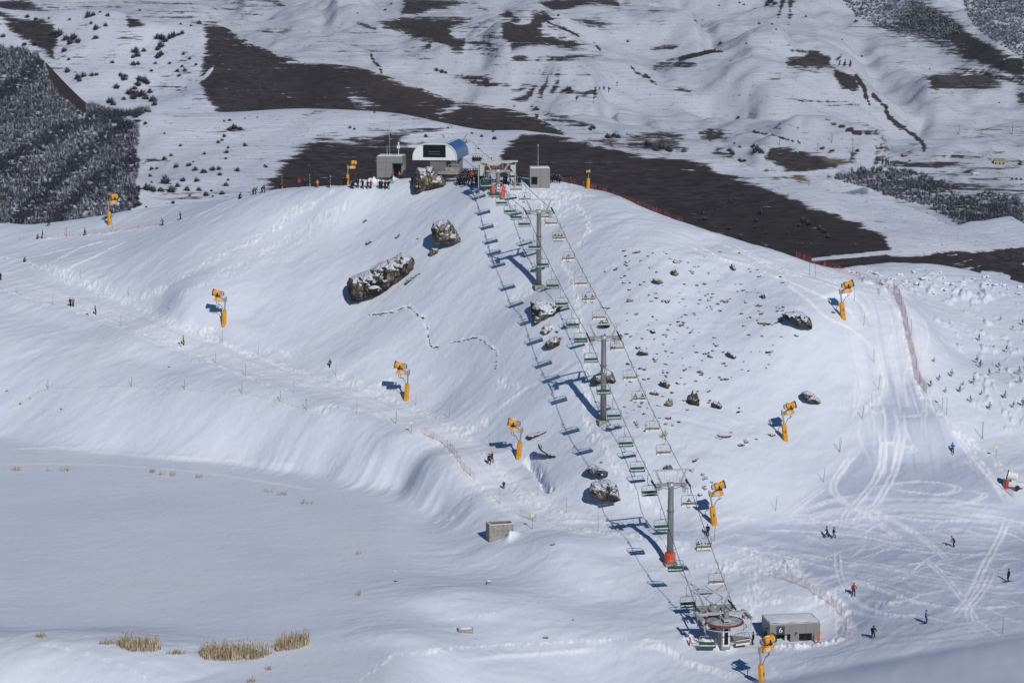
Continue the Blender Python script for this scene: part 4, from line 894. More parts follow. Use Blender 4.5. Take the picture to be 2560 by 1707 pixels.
def _portal():
    m_ = MB()
    for x in (-1.25, 0, 1.25): m_.box((x, 0, hp / 2 - .2), (.42 if x else .75, .42 if x else .75, hp - .4))
    for k in range(3):
        m_.tube([(-1.25, 0, 1.2 + k * 1.7), (1.25, 0, 2.9 + k * 1.7)], .05, 5); m_.tube([(1.25, 0, 1.2 + k * 1.7), (-1.25, 0, 2.9 + k * 1.7)], .05, 5)
    m_.box((0, 0, hp - .5), (5.6, .5, .5)); m_.box((-.1, -.32, hp - .55), (1.5, .3, .7)); m_.box((0, .2, hp - 1.9), (3.4, .25, .25))
    m_.build('portal_mast', [mat('mast_grey', (.20, .205, .20), .55, .15)], drv); head(drv, hp, .1, 8)
shifted(_portal)
# return station on the hilltop, in front of the domed terminal
T0b = gp(1245, 492); z0 = at(1245, 428, T0b.y).z
ret = thing('return_station', 'grey steel return station on the hilltop with red bullwheel and orange crash pads', 'lift station', (T0b.x, T0b.y, T0b.z - .3), (0, 0, LROT))
h0 = z0 - ret.location.z
m_ = MB(); m_.cyl((0, 0, 0), (0, 0, h0 + .2), .45, .42, 18); m_.build('pole', [POLE_G], ret, True)
m_ = MB(); m_.box((-1.55, 4.6, h0 / 2), (1.0, .9, h0)); m_.build('pillar', [STEEL_D], ret)
head(ret, h0 + .35, .06, 5, 1.3)
m_ = MB(); m_.lathe([(-.14, .3), (-.14, 2.3), (-.24, 2.45), (.24, 2.45), (.14, 2.3), (.14, .3)], (0, 5.2, h0 + .2), (0, 0, 1), 40); m_.build('bullwheel', [RED], ret)
m_ = MB()
for sx in (-1, 1):
    m_.box((sx * 2.0, 3.2, h0 + 1.15), (.3, 6.4, .35)); m_.cyl((sx * 3.6, 1.0, 0), (sx * 3.6, 1.0, h0 + 1.5), .10, n=6); m_.box((sx * 3.0, .9, h0 + .1), (.9, .9, 2.0)); 
m_.box((.3, 6.3, h0 + 1.2), (7.4, .35, .4)); m_.box((.4, .8, h0 + 1.75), (7.2, .35, .35)); m_.box((-.6, 1.2, h0 + 2.3), (.9, .9, .5))
m_.build('tension_frame', [STEEL_L], ret)
m_ = MB(); m_.box((0, -.5, 2.05), (.62, .05, 1.4)); s_ = m_.build('sign_plate', [WHITE], ret)
m_ = MB()
for z in (2.38, 1.72): m_.lathe([(0, .24), (.02, .24)], (0, -.53, z), (0, -1, 0), 16, 0); m_.lathe([(.022, .17), (.03, .17)], (0, -.53, z), (0, -1, 0), 16, 1); m_.prism([(-.10, z - .07), (.02, z - .07), (.02, z - .12), (.13, z), (.02, z + .12), (.02, z + .07), (-.10, z + .07)], -.58, -.565, 0)
m_.build('pictogram', [NAVYG, WHITE], s_)
for x, y, hh, ln in ((.75, -1.3, 2.3, .12), (-.75, .5, 2.4, -.06)):
    m_ = MB(); m_.box((0, 0, hh / 2), (.72, .42, hh), 0, Matrix.Rotation(ln, 3, 'Y')); m_.build('crash_pad', [ORANGE], ret, loc=(x, y, .1))
# rope, one closed loop
def rope_nodes(side):
    o = LP * 2.5 * side
    bw = Vector((B0.x, B0.y, zb)) + o * .96
    return [bw, PB + o, P3 + o, P2 + o, P1 + o, Vector((T0b.x, T0b.y, z0 + .35)) + o, Vector((T0b.x, T0b.y, z0)) + LD * 5.2 + o * .96]
def rope_pts(side):
    out = []; Nn = rope_nodes(side)
    for a, b in zip(Nn[:-1], Nn[1:]):
        L = (b - a).length
        for k in range(12):
            t = k / 12; p = a.lerp(b, t); p.z -= L * .018 * 4 * t * (1 - t) * min(1, L / 40); out.append(p)
    out.append(Nn[-1]); return out
RL, RR = rope_pts(-1), rope_pts(1)
m_ = MB(); m_.tube(RL, .042, 6); m_.tube(RR, .042, 6)
c0 = Vector((B0.x, B0.y, zb)); m_.tube([c0 + LP * 2.42 * math.cos(a) + LD * 2.42 * math.sin(a) for a in np.linspace(math.pi, math.tau, 20)], .042, 6)
c1 = Vector((T0b.x, T0b.y, z0)) + LD * 5.2; m_.tube([c1 + LP * 2.42 * math.cos(a) + LD * 2.42 * math.sin(a) for a in np.linspace(0, math.pi, 20)], .042, 6)
tag(m_.build('haul_rope', [STEEL_D]), 'dark steel chairlift rope running up the hill over all the towers', 'rope')

# ------------------------------------------------------------------ chairs
def make_chair():
    t = thing('lift_chair', '', 'chairlift chair', group='chairs on the chairlift')
    m = MB(); m.box((0, 0, 0), (.16, .42, .2)); m.build('grip', [STEEL_L], t)
    m = MB(); m.tube([(0, 0, -.02), (.14, 0, -.02), (.26, 0, -.14), (.28, 0, -.5), (.27, 0, -1.1), (.2, 0, -1.4), (0, 0, -1.55)], .045, 7); m.build('hanger', [STEEL], t)
    m = MB(); y = -.28
    pts = [(-1.02, 0, -3.02), (-1.10, y * .4, -2.6), (-1.12, y * .2, -2.0), (-1.06, 0, -1.72), (-.92, 0, -1.60), (-.4, 0, -1.56), (.4, 0, -1.56), (.92, 0, -1.60), (1.06, 0, -1.72), (1.12, y * .2, -2.0), (1.10, y * .4, -2.6), (1.02, 0, -3.02)]
    m.tube(pts, .048, 7); m.box((0, 0, -1.57), (.34, .14, .16)); m.tube([(-1.05, y, -2.72), (1.05, y, -2.72)], .035, 6); m.build('bail', [STEEL], t)
    m = MB()
    for x in (-.42, .42): m.tube([(x, 0, -1.58), (x, .08, -2.0), (x, .02, -2.1)], .022, 5)
    m.tube([(-.9, -.14, -2.12), (.9, -.14, -2.12)], .02, 5); m.tube([(-.9, -.14, -2.12), (-1.1, -.1, -2.3)], .02, 5); m.tube([(.9, -.14, -2.12), (1.1, -.1, -2.3)], .02, 5); m.build('safety_bar', [STEEL], t)
    m = MB(); m.box((0, .04, -3.0), (2.06, .52, .07), 0); m.box((0, -.25, -2.98), (2.1, .06, .22), 1); m.box((0, .32, -3.0), (2.06, .05, .10), 0)
    for x in (-1.03, 1.03): m.box((x, .05, -2.99), (.05, .6, .12), 2)
    m.build('seat', [GREEN, CREAM, STEEL_D], t)
    m = MB(); m.box((0, -.235, -2.60), (2.06, .06, .40), 0, Matrix.Rotation(-.12, 3, 'X')); m.box((0, -.285, -2.66), (2.06, .03, .20), 1, Matrix.Rotation(-.12, 3, 'X')); m.box((0, -.275, -2.47), (2.06, .03, .08), 2, Matrix.Rotation(-.12, 3, 'X')); m.build('backrest', [GREEN, BROWN, CREAM], t)
    return t
CH0 = make_chair()
def on_rope(R_, py):
    """rope point above the chair whose seat shows at this row"""
    best = None
    for a, b in zip(R_[:-1], R_[1:]):
        for k in range(24):
            p = a.lerp(b, k / 24); d = abs(to_px(p - Vector((0, 0, 2.85)))[1] - py)
            if best is None or d < best[0]: best = (d, p)
    return best[1]
left_rows = [464, 490, 511, 532, 547, 564, 621, 665, 718, 763, 816, 852, 902, 981, 1044, 1112, 1175, 1235, 1321, 1424, 1514]
right_rows = [(476, 0), (500, 1), (544, 0), (560, 0), (597, 3), (648, 1), (711, 0), (749, 2), (795, 0), (872, 0), (946, 0), (998, 2), (1073, 0), (1132, 0), (1260, 1), (1368, 4), (1455, 0)]
first = [True]
def put_chair(p, rot, label):
    if first[0]: first[0] = False; CH0.location = p; CH0.rotation_euler = rot; CH0['label'] = label; return CH0
    return dup(CH0, p, rot, label=label)
def section(py):
    return ('return station', 0) if py < 530 else ('upper tower head', 1) if py < 850 else ('middle tower head', 2) if py < 1210 else ('lower tower head', 3)
cnt = {}
for py in left_rows:
    nm, k = section(py); cnt[k] = cnt.get(k, 0) + 1
    put_chair(on_rope(RL, py), (0, 0, LROT + math.pi + random.uniform(-.03, .03)), f'empty green seated chair facing downhill, {ORD[cnt[k]-1]} below the {nm}')
SEATED = []
cnt = {}
WORDN = {0: 'empty', 1: 'one rider on', 2: 'two riders on', 3: 'three riders on', 4: 'four riders on'}
for py, n in right_rows:
    nm, k = section(py); cnt[k] = cnt.get(k, 0) + 1
    p = on_rope(RR, py); rz = LROT + random.uniform(-.03, .03)
    lab = f'cream backed chair going uphill, {"empty" if n == 0 else WORDN[n].replace(" on", " aboard")}, {ORD[cnt[k]-1]} below the {nm}'
    put_chair(p, (0, 0, rz), lab)
    if n: SEATED.append((p, rz, n, f'{ORD[cnt[k]-1]} uphill chair below the {nm}'))
# chairs swinging round in the two stations
c_bot = Vector((B0.x, B0.y, zb))
put_chair(c_bot - LP * 2.42 * .98 - LD * .8, (0, 0, LROT + math.pi * .93), 'dark shaded chair on the left flank of the drive station bullwheel')
put_chair(c_bot + LP * 2.42 * .99 - LD * .3, (0, 0, LROT + .25), 'pale empty chair at the loading deck beside the drive station')
# ------------------------------------------------------------------ snow cannons
def cannon_mesh(kind):
    t = thing('snow_cannon', '', 'snow cannon', group='snow cannons along the pistes')
    m = MB(); m.lathe([(0, .46), (3.0, .40), (3.05, .34)], (0, 0, -.4), (0, 0, 1), 6, 0); m.box((.05, -.42, 1.5), (.10, .06, .5), 1); m.build('padded_sleeve', [YELLOW, BLACK], t)
    m = MB(); m.cyl((0, 0, 2.4), (0, 0, 4.3), .13, .12, 10); m.box((0, 0, 4.45), (.34, .34, .75)); m.tube([(-.22, 0, 4.2), (-.22, 0, 5.0), (.1, 0, 5.05)], .07, 6); m.box((.35, 0, 4.25), (.8, .22, .14)); m.build('mast', [STEEL], t)
    m = MB(); m.prism([(.25, 4.15), (1.75, 4.15), (1.9, 4.45), (1.75, 4.85), (1.15, 5.0), (.5, 4.75), (.2, 4.5)], -.42, .42, 0); b = m.build('control_box', [YELLOW], t)
    m = MB(); m.box((.95, -.44, 4.5), (.75, .05, .48), 0); m.box((.95, .44, 4.5), (.75, .05, .48), 0); m.build('panel', [mat('panel_grey', (.50, .48, .46), .5)], b)
    a = Matrix.Rotation(-.10, 3, 'Y')
    m = MB(); ax = a @ Vector((1, 0, 0)); c = Vector((1.35, 0, 5.55))
    m.lathe([(-.62, .40), (-.55, .52), (-.1, .50), (.35, .53), (.75, .56)], c, ax, 20, 0); m.lathe([(.74, .57), (.74, .62), (.92, .62), (.92, .54)], c, ax, 20, 1)
    br = m.build('fan_barrel', [YELLOW, BLACK], t, False)
    m = MB(); m.lathe([(.86, .05), (.88, .50)], c, ax, 20, 0); m.build('nozzle_ring', [mat('ring_grey', (.16, .16, .17), .5)], br)
    m = MB(); m.box((1.35, 0, 5.02), (.8, .75, .24), 0); m.box((1.35, -.5, 5.3), (.25, .06, .7), 0); m.box((1.35, .5, 5.3), (.25, .06, .7), 0); m.build('yoke', [BLACK], t)
    m = MB(); cc = c + ax * -.62
    for th in (0, math.pi / 3, 2 * math.pi / 3):
        u = Vector((0, math.cos(th), math.sin(th)))
        m.tube([cc + u * .42, cc + u * .34 - ax * .42, cc - ax * .5, cc - u * .34 - ax * .42, cc - u * .42], .035, 5)
    m.tube([cc - ax * .42 + (Vector((0, math.cos(q), math.sin(q)))) * .34 for q in np.linspace(0, math.tau, 13)], .03, 5); m.build('intake_guard', [STEEL_D], t)
    m = MB(); m.tube([(1.2, -.1, 4.15), (1.15, -.1, 3.7), (.75, -.1, 3.45), (.25, 0, 2.7), (.1, 0, 2.5)], .045, 6); m.tube([(1.5, .1, 4.15), (1.5, .1, 3.75), (1.3, .1, 3.55), (.9, .1, 3.5)], .04, 6); m.build('hose', [BLACK], t)
    m = MB(); m.ell((1.3, 0, 6.05), (.45, .22, .07)); m.build('snow_dusting', [M_SNOWCAP], br, True)
    return t
C0 = cannon_mesh(0)
cannons = [ # px, py base, top py, yaw, lean, label
 (560, 813, 727, 178, 4, 'yellow snow cannon aimed left, alone on the open snow above the path bend'),
 (1016, 1000, 907, 176, 4, 'yellow snow cannon aimed left beside the path, below the zigzag stone wall'),
 (1296, 1145, 1050, 176, 6, 'yellow snow cannon aimed left beside the snow covered rock ledge'),
 (1786, 1311, 1207, 6, -8, 'yellow snow cannon aimed right beside the lower lift tower'),
 (1964, 1100, 1008, 8, -7, 'yellow snow cannon aimed right below the lone dark rock'),
 (2108, 796, 706, 8, -7, 'yellow snow cannon aimed right next to the upper end of the groomed piste'),
 (1906, 1712, 1592, 30, -5, 'yellow snow cannon in front of the grey hut marked 6'),
 (275, 562, 489, 40, -3, 'yellow snow cannon on the shelf in front of the frosted wood'),
 (868, 450, 390, 25, 3, 'yellow snow cannon left of the square grey cabin on the hilltop'),
 (1470, 473, 412, 262, 2, 'yellow snow cannon facing the viewer against the dark brown hillside'),
]
for i, (a, b, tp, yaw, lean, lab) in enumerate(cannons):
    g = gp(a, b) if b < 1707 else T.hit(a, b)
    sc = (b - tp) * mpp(g) / math.cos(PITCH) / 6.05
    rot = (0, 0, R(yaw)); o = C0 if i == 0 else dup(C0)
    o.location = g
    o.rotation_euler = (Matrix.Rotation(R(lean), 3, 'Y') @ Matrix.Rotation(R(yaw), 3, 'Z')).to_euler(); o.scale = (sc,) * 3; o['label'] = lab
# mobile white gun at the right edge
g = gp(2535, 1222); t = thing('mobile_snow_gun', 'white wheeled snow gun with an orange crash pad at the right edge', 'snow gun', g, (0, 0, R(165)))
k_ = 1.0
m = MB(); m.lathe([(-.7, .45), (-.5, .62), (.5, .60), (.75, .66)], (.2, 0, 2.0), (.97, 0, .22), 20, 0); b = m.build('fan_barrel', [WHITE], t)
m = MB(); m.lathe([(.74, .68), (.74, .72), (.9, .72), (.9, .3)], (.2, 0, 2.0), (.97, 0, .22), 20, 0); m.build('nozzle_ring', [BLACK], b)
m = MB(); m.box((-.3, 0, .75), (2.2, 1.0, .7)); m.box((.1, 0, 1.25), (.5, .5, .6)); m.build('carriage', [WHITE], t)
for sy in (-1, 1): m = MB(); m.lathe([(-.1, .38), (.1, .38)], (-.5, sy * .65, .32), (0, 1, 0), 14); m.build('wheel', [RUBBER], t)
m = MB(); m.cyl((.8, 0, .2), (.2, 0, 1.2), .06); m.cyl((-1.3, .3, .1), (-1.2, .3, .7), .06); m.build('prop', [STEEL_D], t)
g2 = gp(2518, 1221); t2 = thing('crash_mat', 'orange crash mat leaning beside the white snow gun', 'crash mat', g2, (0, R(8), R(20)))
m = MB(); m.box((0, 0, .7), (.8, .35, 1.4)); m.build('mat_body', [ORANGE], t2); m = MB(); m.box((0, -.19, 1.1), (.78, .03, .08)); m.box((0, -.19, .35), (.78, .03, .08)); m.build('strap', [BLACK], t2)

# ------------------------------------------------------------------ buildings
# hut marked 6
g = at(1924, 1612, 277.3)
hut = thing('lift_hut', 'flat roofed grey hut marked 6 with snow on its roof, beside the drive station', 'hut', (g.x, g.y, at(1924, 1612, 277.3).z - .3), (0, 0, R(8)))
W_, D_, H_ = 6.75, 4.4, 3.15
zt = at(1924, 1561, 277.3).z - hut.location.z; H_ = zt
x1, x2, x3, x4 = .41 * W_, .58 * W_, .84 * W_, W_; zd = H_ * .52 + .12
m = MB()
m.box((W_ / 2, .15, (H_ + zd) / 2), (W_, .3, H_ - zd))                        # front band over the openings
m.box(((x1 + x2) / 2, .15, zd / 2), (x2 - x1, .3, zd)); m.box(((x3 + x4) / 2, .15, zd / 2), (x4 - x3, .3, zd))
m.box((W_ - .15, D_ / 2 + .15, H_ / 2), (.3, D_ - .3, H_)); m.box((W_ / 2, D_ - .15 + .003, H_ / 2), (W_ - .6, .3, H_))
m.box((.15, D_ * .62, H_ / 2), (.3, D_ * .7, H_)); m.box((.15, D_ * .2 - .15, (H_ + zd) / 2), (.3, D_ * .2, H_ - zd))
m.box((W_ / 2, 1.8, zd / 2), (W_ - .7, .15, zd), 1); m.box((2.3, .55, zd / 2), (.3, .12, zd), 2)
for x in (W_ * .42, W_ * .71): m.box((x, -.002, H_ * .76), (.02, .01, H_ * .45), 1)
m.build('wall', [CLAD, STEEL_D, STEEL_L], hut)
m = MB(); m.box((W_ / 2, D_ / 2, H_ + .02), (W_ - .5, D_ - .5, .1), 0)
for c, d in (((W_ / 2, .06, H_ + .06), (W_, .12, .12)), ((W_ / 2, D_ - .06, H_ + .06), (W_, .12, .12)), ((.06, D_ / 2, H_ + .06), (.12, D_ - .24, .12)), ((W_ - .06, D_ / 2, H_ + .06), (.12, D_ - .24, .12))): m.box(c, d, 1)
rf = m.build('roof', [CLAD, STEEL_L], hut)
m = MB(); n_ = 14
vs = [(.14 + (W_ - .28) * i / n_, .14 + (D_ - .28) * j / 8, H_ + .10 + .22 * min(1, 4 * min(i / n_, 1 - i / n_, j / 8, 1 - j / 8) + .1) + .05 * math.sin(i * 1.3 + j)) for j in range(9) for i in range(n_ + 1)]
m.add(vs, [(j * (n_ + 1) + i, j * (n_ + 1) + i + 1, (j + 1) * (n_ + 1) + i + 1, (j + 1) * (n_ + 1) + i) for j in range(8) for i in range(n_)]); m.build('snow_layer', [M_SNOWCAP], rf, True)
m = MB(); m.box(((x2 + x3) / 2, .2, zd / 2), (x3 - x2, .05, zd)); wn = m.build('window', [GLASS], hut)
m = MB(); m.box(((x2 + x3) / 2, .17, zd / 2), (.06, .06, zd)); m.box((x2 + .03, .17, zd / 2), (.06, .06, zd)); m.box((x3 - .03, .17, zd / 2), (.06, .06, zd)); m.build('frame', [STEEL_D], wn)
m = MB(); m.box((.212 * W_, -.03, H_ * .74), (1.08, .05, 1.08)); sg = m.build('sign', [NAVYG], hut)
text_mesh('6', 1.0, 'numeral', WHITE, sg, (.212 * W_, -.065, H_ * .74), (R(90), 0, 0))
m = MB(); m.box((.52 * W_, -.12, H_ * .60), (.14, .24, .16)); m.cyl((.52 * W_, -.2, H_ * .6), (.5 * W_, -.28, H_ * .52), .05); m.build('lamp', [BLACK], hut)
m = MB(); m.box((-.02, D_ * .45, H_ * .45), (.06, 1.2, 1.2)); m.build('window', [GLASS], hut)
m = MB(); m.cyl((0, 1.0, H_ * .75), (-.35, 1.0, H_ * .78), .05); m.box((-.4, 1.0, H_ * .74), (.2, .25, .25)); m.build('loudspeaker', [STEEL_D], hut)
# loading deck
g = gp(1868, 1614); t = thing('loading_deck', 'grey loading deck with short railing beside the drive station', 'deck', (g.x - 1.2, g.y + 2.0, g.z), (0, 0, R(-20)))
m = MB(); m.box((0, 0, .35), (3.4, 2.4, .12)); m.build('boards', [mat('deck_boards', (.26, .25, .25), .8)], t)
m = MB()
for x in np.linspace(-1.6, 1.6, 6): m.cyl((x, -1.2, -.6), (x, -1.2, .35), .05, n=6); m.cyl((x, 1.2, -.6), (x, 1.2, .35), .05, n=6)
m.build('post', [STEEL], t)
# domed terminal
g = gp(1085, 445); Yd = 441.0
k0 = mpp(at(1085, 430, Yd)); zb_ = at(1085, 436, Yd).z
dome = thing('domed_terminal', 'white domed lift terminal with a dark front window and blue glass flank', 'lift station', (at(1087, 436, Yd).x, Yd, zb_ - .5), (0, 0, R(-7)))
hz = lambda py: at(1087, py, Yd).z - dome.location.z
wd = 110 * k0 / 2; zlow, ztop = hz(401), hz(361)
prof = [(-wd, zlow)] + [(-wd * (.42 + .58 * math.cos(a)), zlow + .5 + (ztop - zlow - .5) * math.sin(a)) for a in np.linspace(.06, math.pi / 2, 9)] + [(wd * (.42 + .58 * math.cos(a)), zlow + .5 + (ztop - zlow - .5) * math.sin(a)) for a in np.linspace(math.pi / 2, .06, 9)] + [(wd, zlow)]
L_ = 17.0
m = MB(); m.prism(prof, 0, L_, 0); m.build('canopy', [WHITE], dome)
m = MB(); inner = [(x * 1.015, zlow + (z - zlow) * 1.02) for x, z in prof]
for (a0, a1), (b0, b1) in zip(inner[:-1], inner[1:]):
    if a0 > wd * .44: m.add([(a0, .5, a1), (b0, .5, b1), (b0, L_ - .5, b1), (a0, L_ - .5, a1)], [(0, 3, 2, 1)])
m.build('glass_flank', [mat('blue_glass', (.035, .10, .27), .25, spec=.6)], dome, True)
m = MB()
for (a0, a1), (b0, b1) in zip(inner[:-1], inner[1:]):
    if -wd * .5 < a0 < wd * .40: m.add([(a0, .2, a1 + .04), (b0, .2, b1 + .04), (b0, L_, b1 + .10), (a0, L_, a1 + .10)], [(0, 1, 2, 3)])
m.build('roof_snow', [M_SNOWCAP], dome)
rim = MB(); rim.tube([(x, -.06, z) for x, z in prof], .12, 6); rim.build('rim', [WHITE], dome)
zx = lambda q: (850 + q / 4.704 - 1087) * k0
wz0, wz1 = hz(290 + 487 / 4.704), hz(290 + 343 / 4.704)
m = MB(); m.box(((zx(978) + zx(1246)) / 2, -.03, (wz0 + wz1) / 2), (zx(1246) - zx(978), .1, wz1 - wz0)); wn = m.build('front_window', [GLASS], dome)
m = MB()
for z in (.25, .45): m.box(((zx(978) + zx(1246)) / 2, -.085, wz0 + (wz1 - wz0) * z), ((zx(1246) - zx(978)) * .5, .02, .05))
m.build('bar', [STEEL], wn)
m = MB(); zc_ = zlow
SUPG = mat('support_grey', (.15, .15, .15), .7)
for x_, y_, dx_, dy_ in ((1150, 1.2, 3.2, 1.6), (1330, 1.0, .8, 1.2), (1120, 9, 3.2, 1.5), (1340, 8.6, .9, 1.5)):
    m = MB(); m.box((zx(x_), y_, zc_ / 2), (dx_, dy_, zc_)); m.build('support', [SUPG], dome)
m = MB(); m.box((zx(1290), -.4, .9), (4.0, 2.6, .5)); m.box((zx(1330), -1.2, 1.6), (2.6, .08, .9)); m.build('platform', [CONC], dome)
# terminal's chair waiting at the platform
put_chair(Vector(dome.matrix_basis @ Vector((zx(1335), .4, zlow + .7))), (0, 0, R(10)), 'dark chair waiting under the canopy of the domed terminal')
# square cabin left of the terminal
Yc = 446.0; g = at(942, 438, Yc); k0 = mpp(g)
cab = thing('control_cabin', 'square grey cabin with a cut-away corner doorway and masts on its roof', 'cabin', (g.x, Yc, g.z - .5), (0, 0, R(-6)))
hz = lambda q: at(942, 290 + q / 4.704, Yc).z - cab.location.z; X = lambda q: (q - 430) / 4.704 * k0
Wc = X(735); Hc = hz(474); zd = hz(557); Dc = 5.0
m = MB(); m.box((Wc / 2, Dc / 2, (Hc + zd) / 2), (Wc, Dc, Hc - zd)); m.box((X(612) / 2, Dc / 2, zd / 2), (X(612), Dc, zd)); m.box((Wc / 2, Dc * .75, zd / 2), (Wc - .006, Dc * .5, zd - .002))
m.build('wall', [CLAD], cab)
m = MB()
for z in (.33, .66): m.box((Wc * .5, -.003, Hc * z + .2), (Wc - .02, .006, .03))
m.box((X(540), -.003, Hc / 2), (.03, .006, Hc)); m.build('panel_joint', [STEEL_D], cab)
m = MB(); m.box(((X(612) + X(700)) / 2, Dc * .49, zd / 2), (X(700) - X(612), .1, zd - .1)); m.build('door', [GLASS], cab)
m = MB(); m.box((Wc / 2, Dc / 2, Hc + .06), (Wc - .3, Dc - .3, .12)); rf = m.build('roof', [M_SNOWCAP], cab)
for q, d, zt_, r_, nm in ((570, 1.6, 20, .045, 'antenna_mast'), (548, .8, 345, .07, 'vent_pipe')):
    m = MB(); m.cyl((X(q), d, Hc), (X(q), d, hz(zt_)), r_, r_ * .5, 6); m.build(nm, [STEEL_L], cab)
m = MB(); m.cyl((X(683), 1.0, Hc), (X(683), 1.0, hz(390)), .06, n=6); m.box((X(683), 1.0, hz(368)), (.55, .45, .6)); m.cyl((X(683), 1.0, hz(345)), (X(683), 1.0, hz(312)), .13, .2, 8); m.cyl((X(655), 1.0, hz(372)), (X(710), 1.0, hz(372)), .03, n=5); m.build('weather_station', [WHITE], cab)
# small cabin right of the return station
gq = gp(1348, 473); Yc = gq.y + .4; g = at(1325, 471, Yc); k0 = mpp(g)
cab2 = thing('lift_cabin', 'small grey cube cabin with one dark window, right of the return station', 'cabin', (g.x, Yc, g.z - .4), (0, 0, R(3)))
W2 = 50 * k0; H2 = at(1325, 421, Yc).z - cab2.location.z
m = MB(); m.box((W2 / 2, 2.0, H2 / 2), (W2, 4.0, H2)); m.build('wall', [CLAD], cab2)
m = MB(); m.box((W2 * .22, -.03, H2 * .44), (W2 * .27, .08, H2 * .30)); wn = m.build('window', [GLASS], cab2)
m = MB(); m.box((W2 * .22, -.05, H2 * .44 + H2 * .16), (W2 * .3, .08, .06)); m.box((W2 * .22, -.05, H2 * .44 - H2 * .16), (W2 * .3, .08, .06)); m.box((W2 * .075, -.05, H2 * .44), (.06, .08, H2 * .3)); m.box((W2 * .365, -.05, H2 * .44), (.06, .08, H2 * .3)); m.build('frame', [STEEL_D], wn)
m = MB(); m.box((W2 / 2, 2.0, H2 + .07), (W2 - .2, 3.8, .14)); m.build('roof_snow', [M_SNOWCAP], cab2)
m = MB(); m.box((W2 * .52, -.003, H2 * .5), (.03, .006, H2)); m.box((W2 / 2, -.003, H2 * .62), (W2, .006, .03)); m.build('panel_joint', [STEEL_D], cab2)
m = MB(); m.cyl((W2 * .42, 1.0, H2), (W2 * .42, 1.0, H2 + 4.4), .05, .03, 6); m.box((W2 * .42, 1.0, H2 + 4.3), (.16, .16, .3)); m.build('antenna_mast', [STEEL_L], cab2)
# far lift behind the terminal
gq = at(1137, 400, 478)
far = thing('lift_tower', 'pale lift tower head showing behind the domed terminal', 'lift tower', (gq.x, 478, gq.z - 8), (0, 0, R(8)), 'towers of the chairlift')
hh = at(1137, 352, 478).z - far.location.z
m = MB(); m.cyl((0, 0, 0), (0, 0, hh), .45, .38, 14); m.build('pole', [POLE_G], far, True); head(far, hh, -.2, 6, 1.5)
for o in far.children:
    if o.name.startswith(('lifting', 'crossarm')): o.scale = (1.22, 1.6, 1)
m = MB(); A_ = at(1178, 352, 478); B_ = at(1234, 402, 437); C_ = at(1148, 388, 462); D__ = at(1214, 436, 433)
m.tube([A_, A_.lerp(B_, .5) - Vector((0, 0, .3)), B_], .04, 6); m.tube([C_, C_.lerp(D__, .5) - Vector((0, 0, .3)), D__], .04, 6); m.tube([A_, at(1120, 345, 560)], .04, 6)
tag(m.build('haul_rope', [STEEL_D]), 'dark rope of the second lift slanting between domed terminal and return station', 'rope')
pf = A_.lerp(B_, .28); put_chair(pf - Vector((0, 0, .1)), (0, 0, R(175)), 'chair with riders in front of the snowy gap right of the domed terminal')
FARCHAIR = pf
# red sail banner by the boulder
g = gp(1026, 464); t = thing('sail_banner', 'red sail banner leaning beside the hilltop boulder', 'banner', (g.x + .4, g.y + .6, g.z), (0, R(22), 0))
m = MB(); m.cyl((0, 0, 0), (0, 0, 4.0), .03, .02, 6); m.build('pole', [STEEL], t)
m = MB(); m.prism([(.02, .8), (.75, 1.2), (.95, 2.6), (.6, 3.7), (.02, 4.0)], -.015, .015); m.build('cloth', [mat('banner_red', (.42, .035, .02), .7)], t)
# concrete intake on the lake shore
g = gp(1225, 1358); t = thing('intake_box', 'open topped concrete intake box half buried at the lake shore', 'concrete box', (g.x + .2, g.y + .6, g.z - .6), (0, 0, R(14)))
hb = at(1225, 1315, g.y).z - t.location[2] 
m = MB()
for c, d in (((1.5, .12, hb / 2), (3.6, .24, hb)), ((1.5, 2.1, hb / 2), (3.6, .24, hb)), ((-.18, 1.11, hb / 2), (.24, 1.74, hb)), ((3.18, 1.11, hb / 2), (.24, 1.74, hb)), ((1.5, 1.1, hb - 1.2), (3.1, 1.7, .1))): m.box(c, d)
m.build('wall', [CONC], t)
m = MB(); m.box((1.5, .12, hb + .04), (3.5, .18, .08)); m.box((-.18, 1.1, hb + .04), (.18, 1.7, .08)); m.build('snow_rim', [M_SNOWCAP], t)
m = MB(); m.box((1.7, 1.0, hb - .08), (2.6, .16, .1)); m.box((1.7, 1.5, hb - .08), (2.6, .16, .1)); m.build('plank', [BROWN], t)
for a, b, s_, lab in ((1222, 1461, (.62, .5, .5), 'small dark concrete post capped with snow on the near shore'), (1163, 1578, (1.9, 1.0, .45), 'low concrete manhole slab under a dome of snow')):
    g = gp(a, b); t = thing('concrete_block', lab, 'concrete block', g, (0, 0, R(12)))
    m = MB(); m.box((0, 0, s_[2] / 2 - .1), (s_[0], s_[1], s_[2] + .2)); m.build('block', [CONC], t)
    m = MB(); m.ell((0, 0, s_[2]), (s_[0] * .5, s_[1] * .52, .16)); m.build('snow_cap', [M_SNOWCAP], t, True)
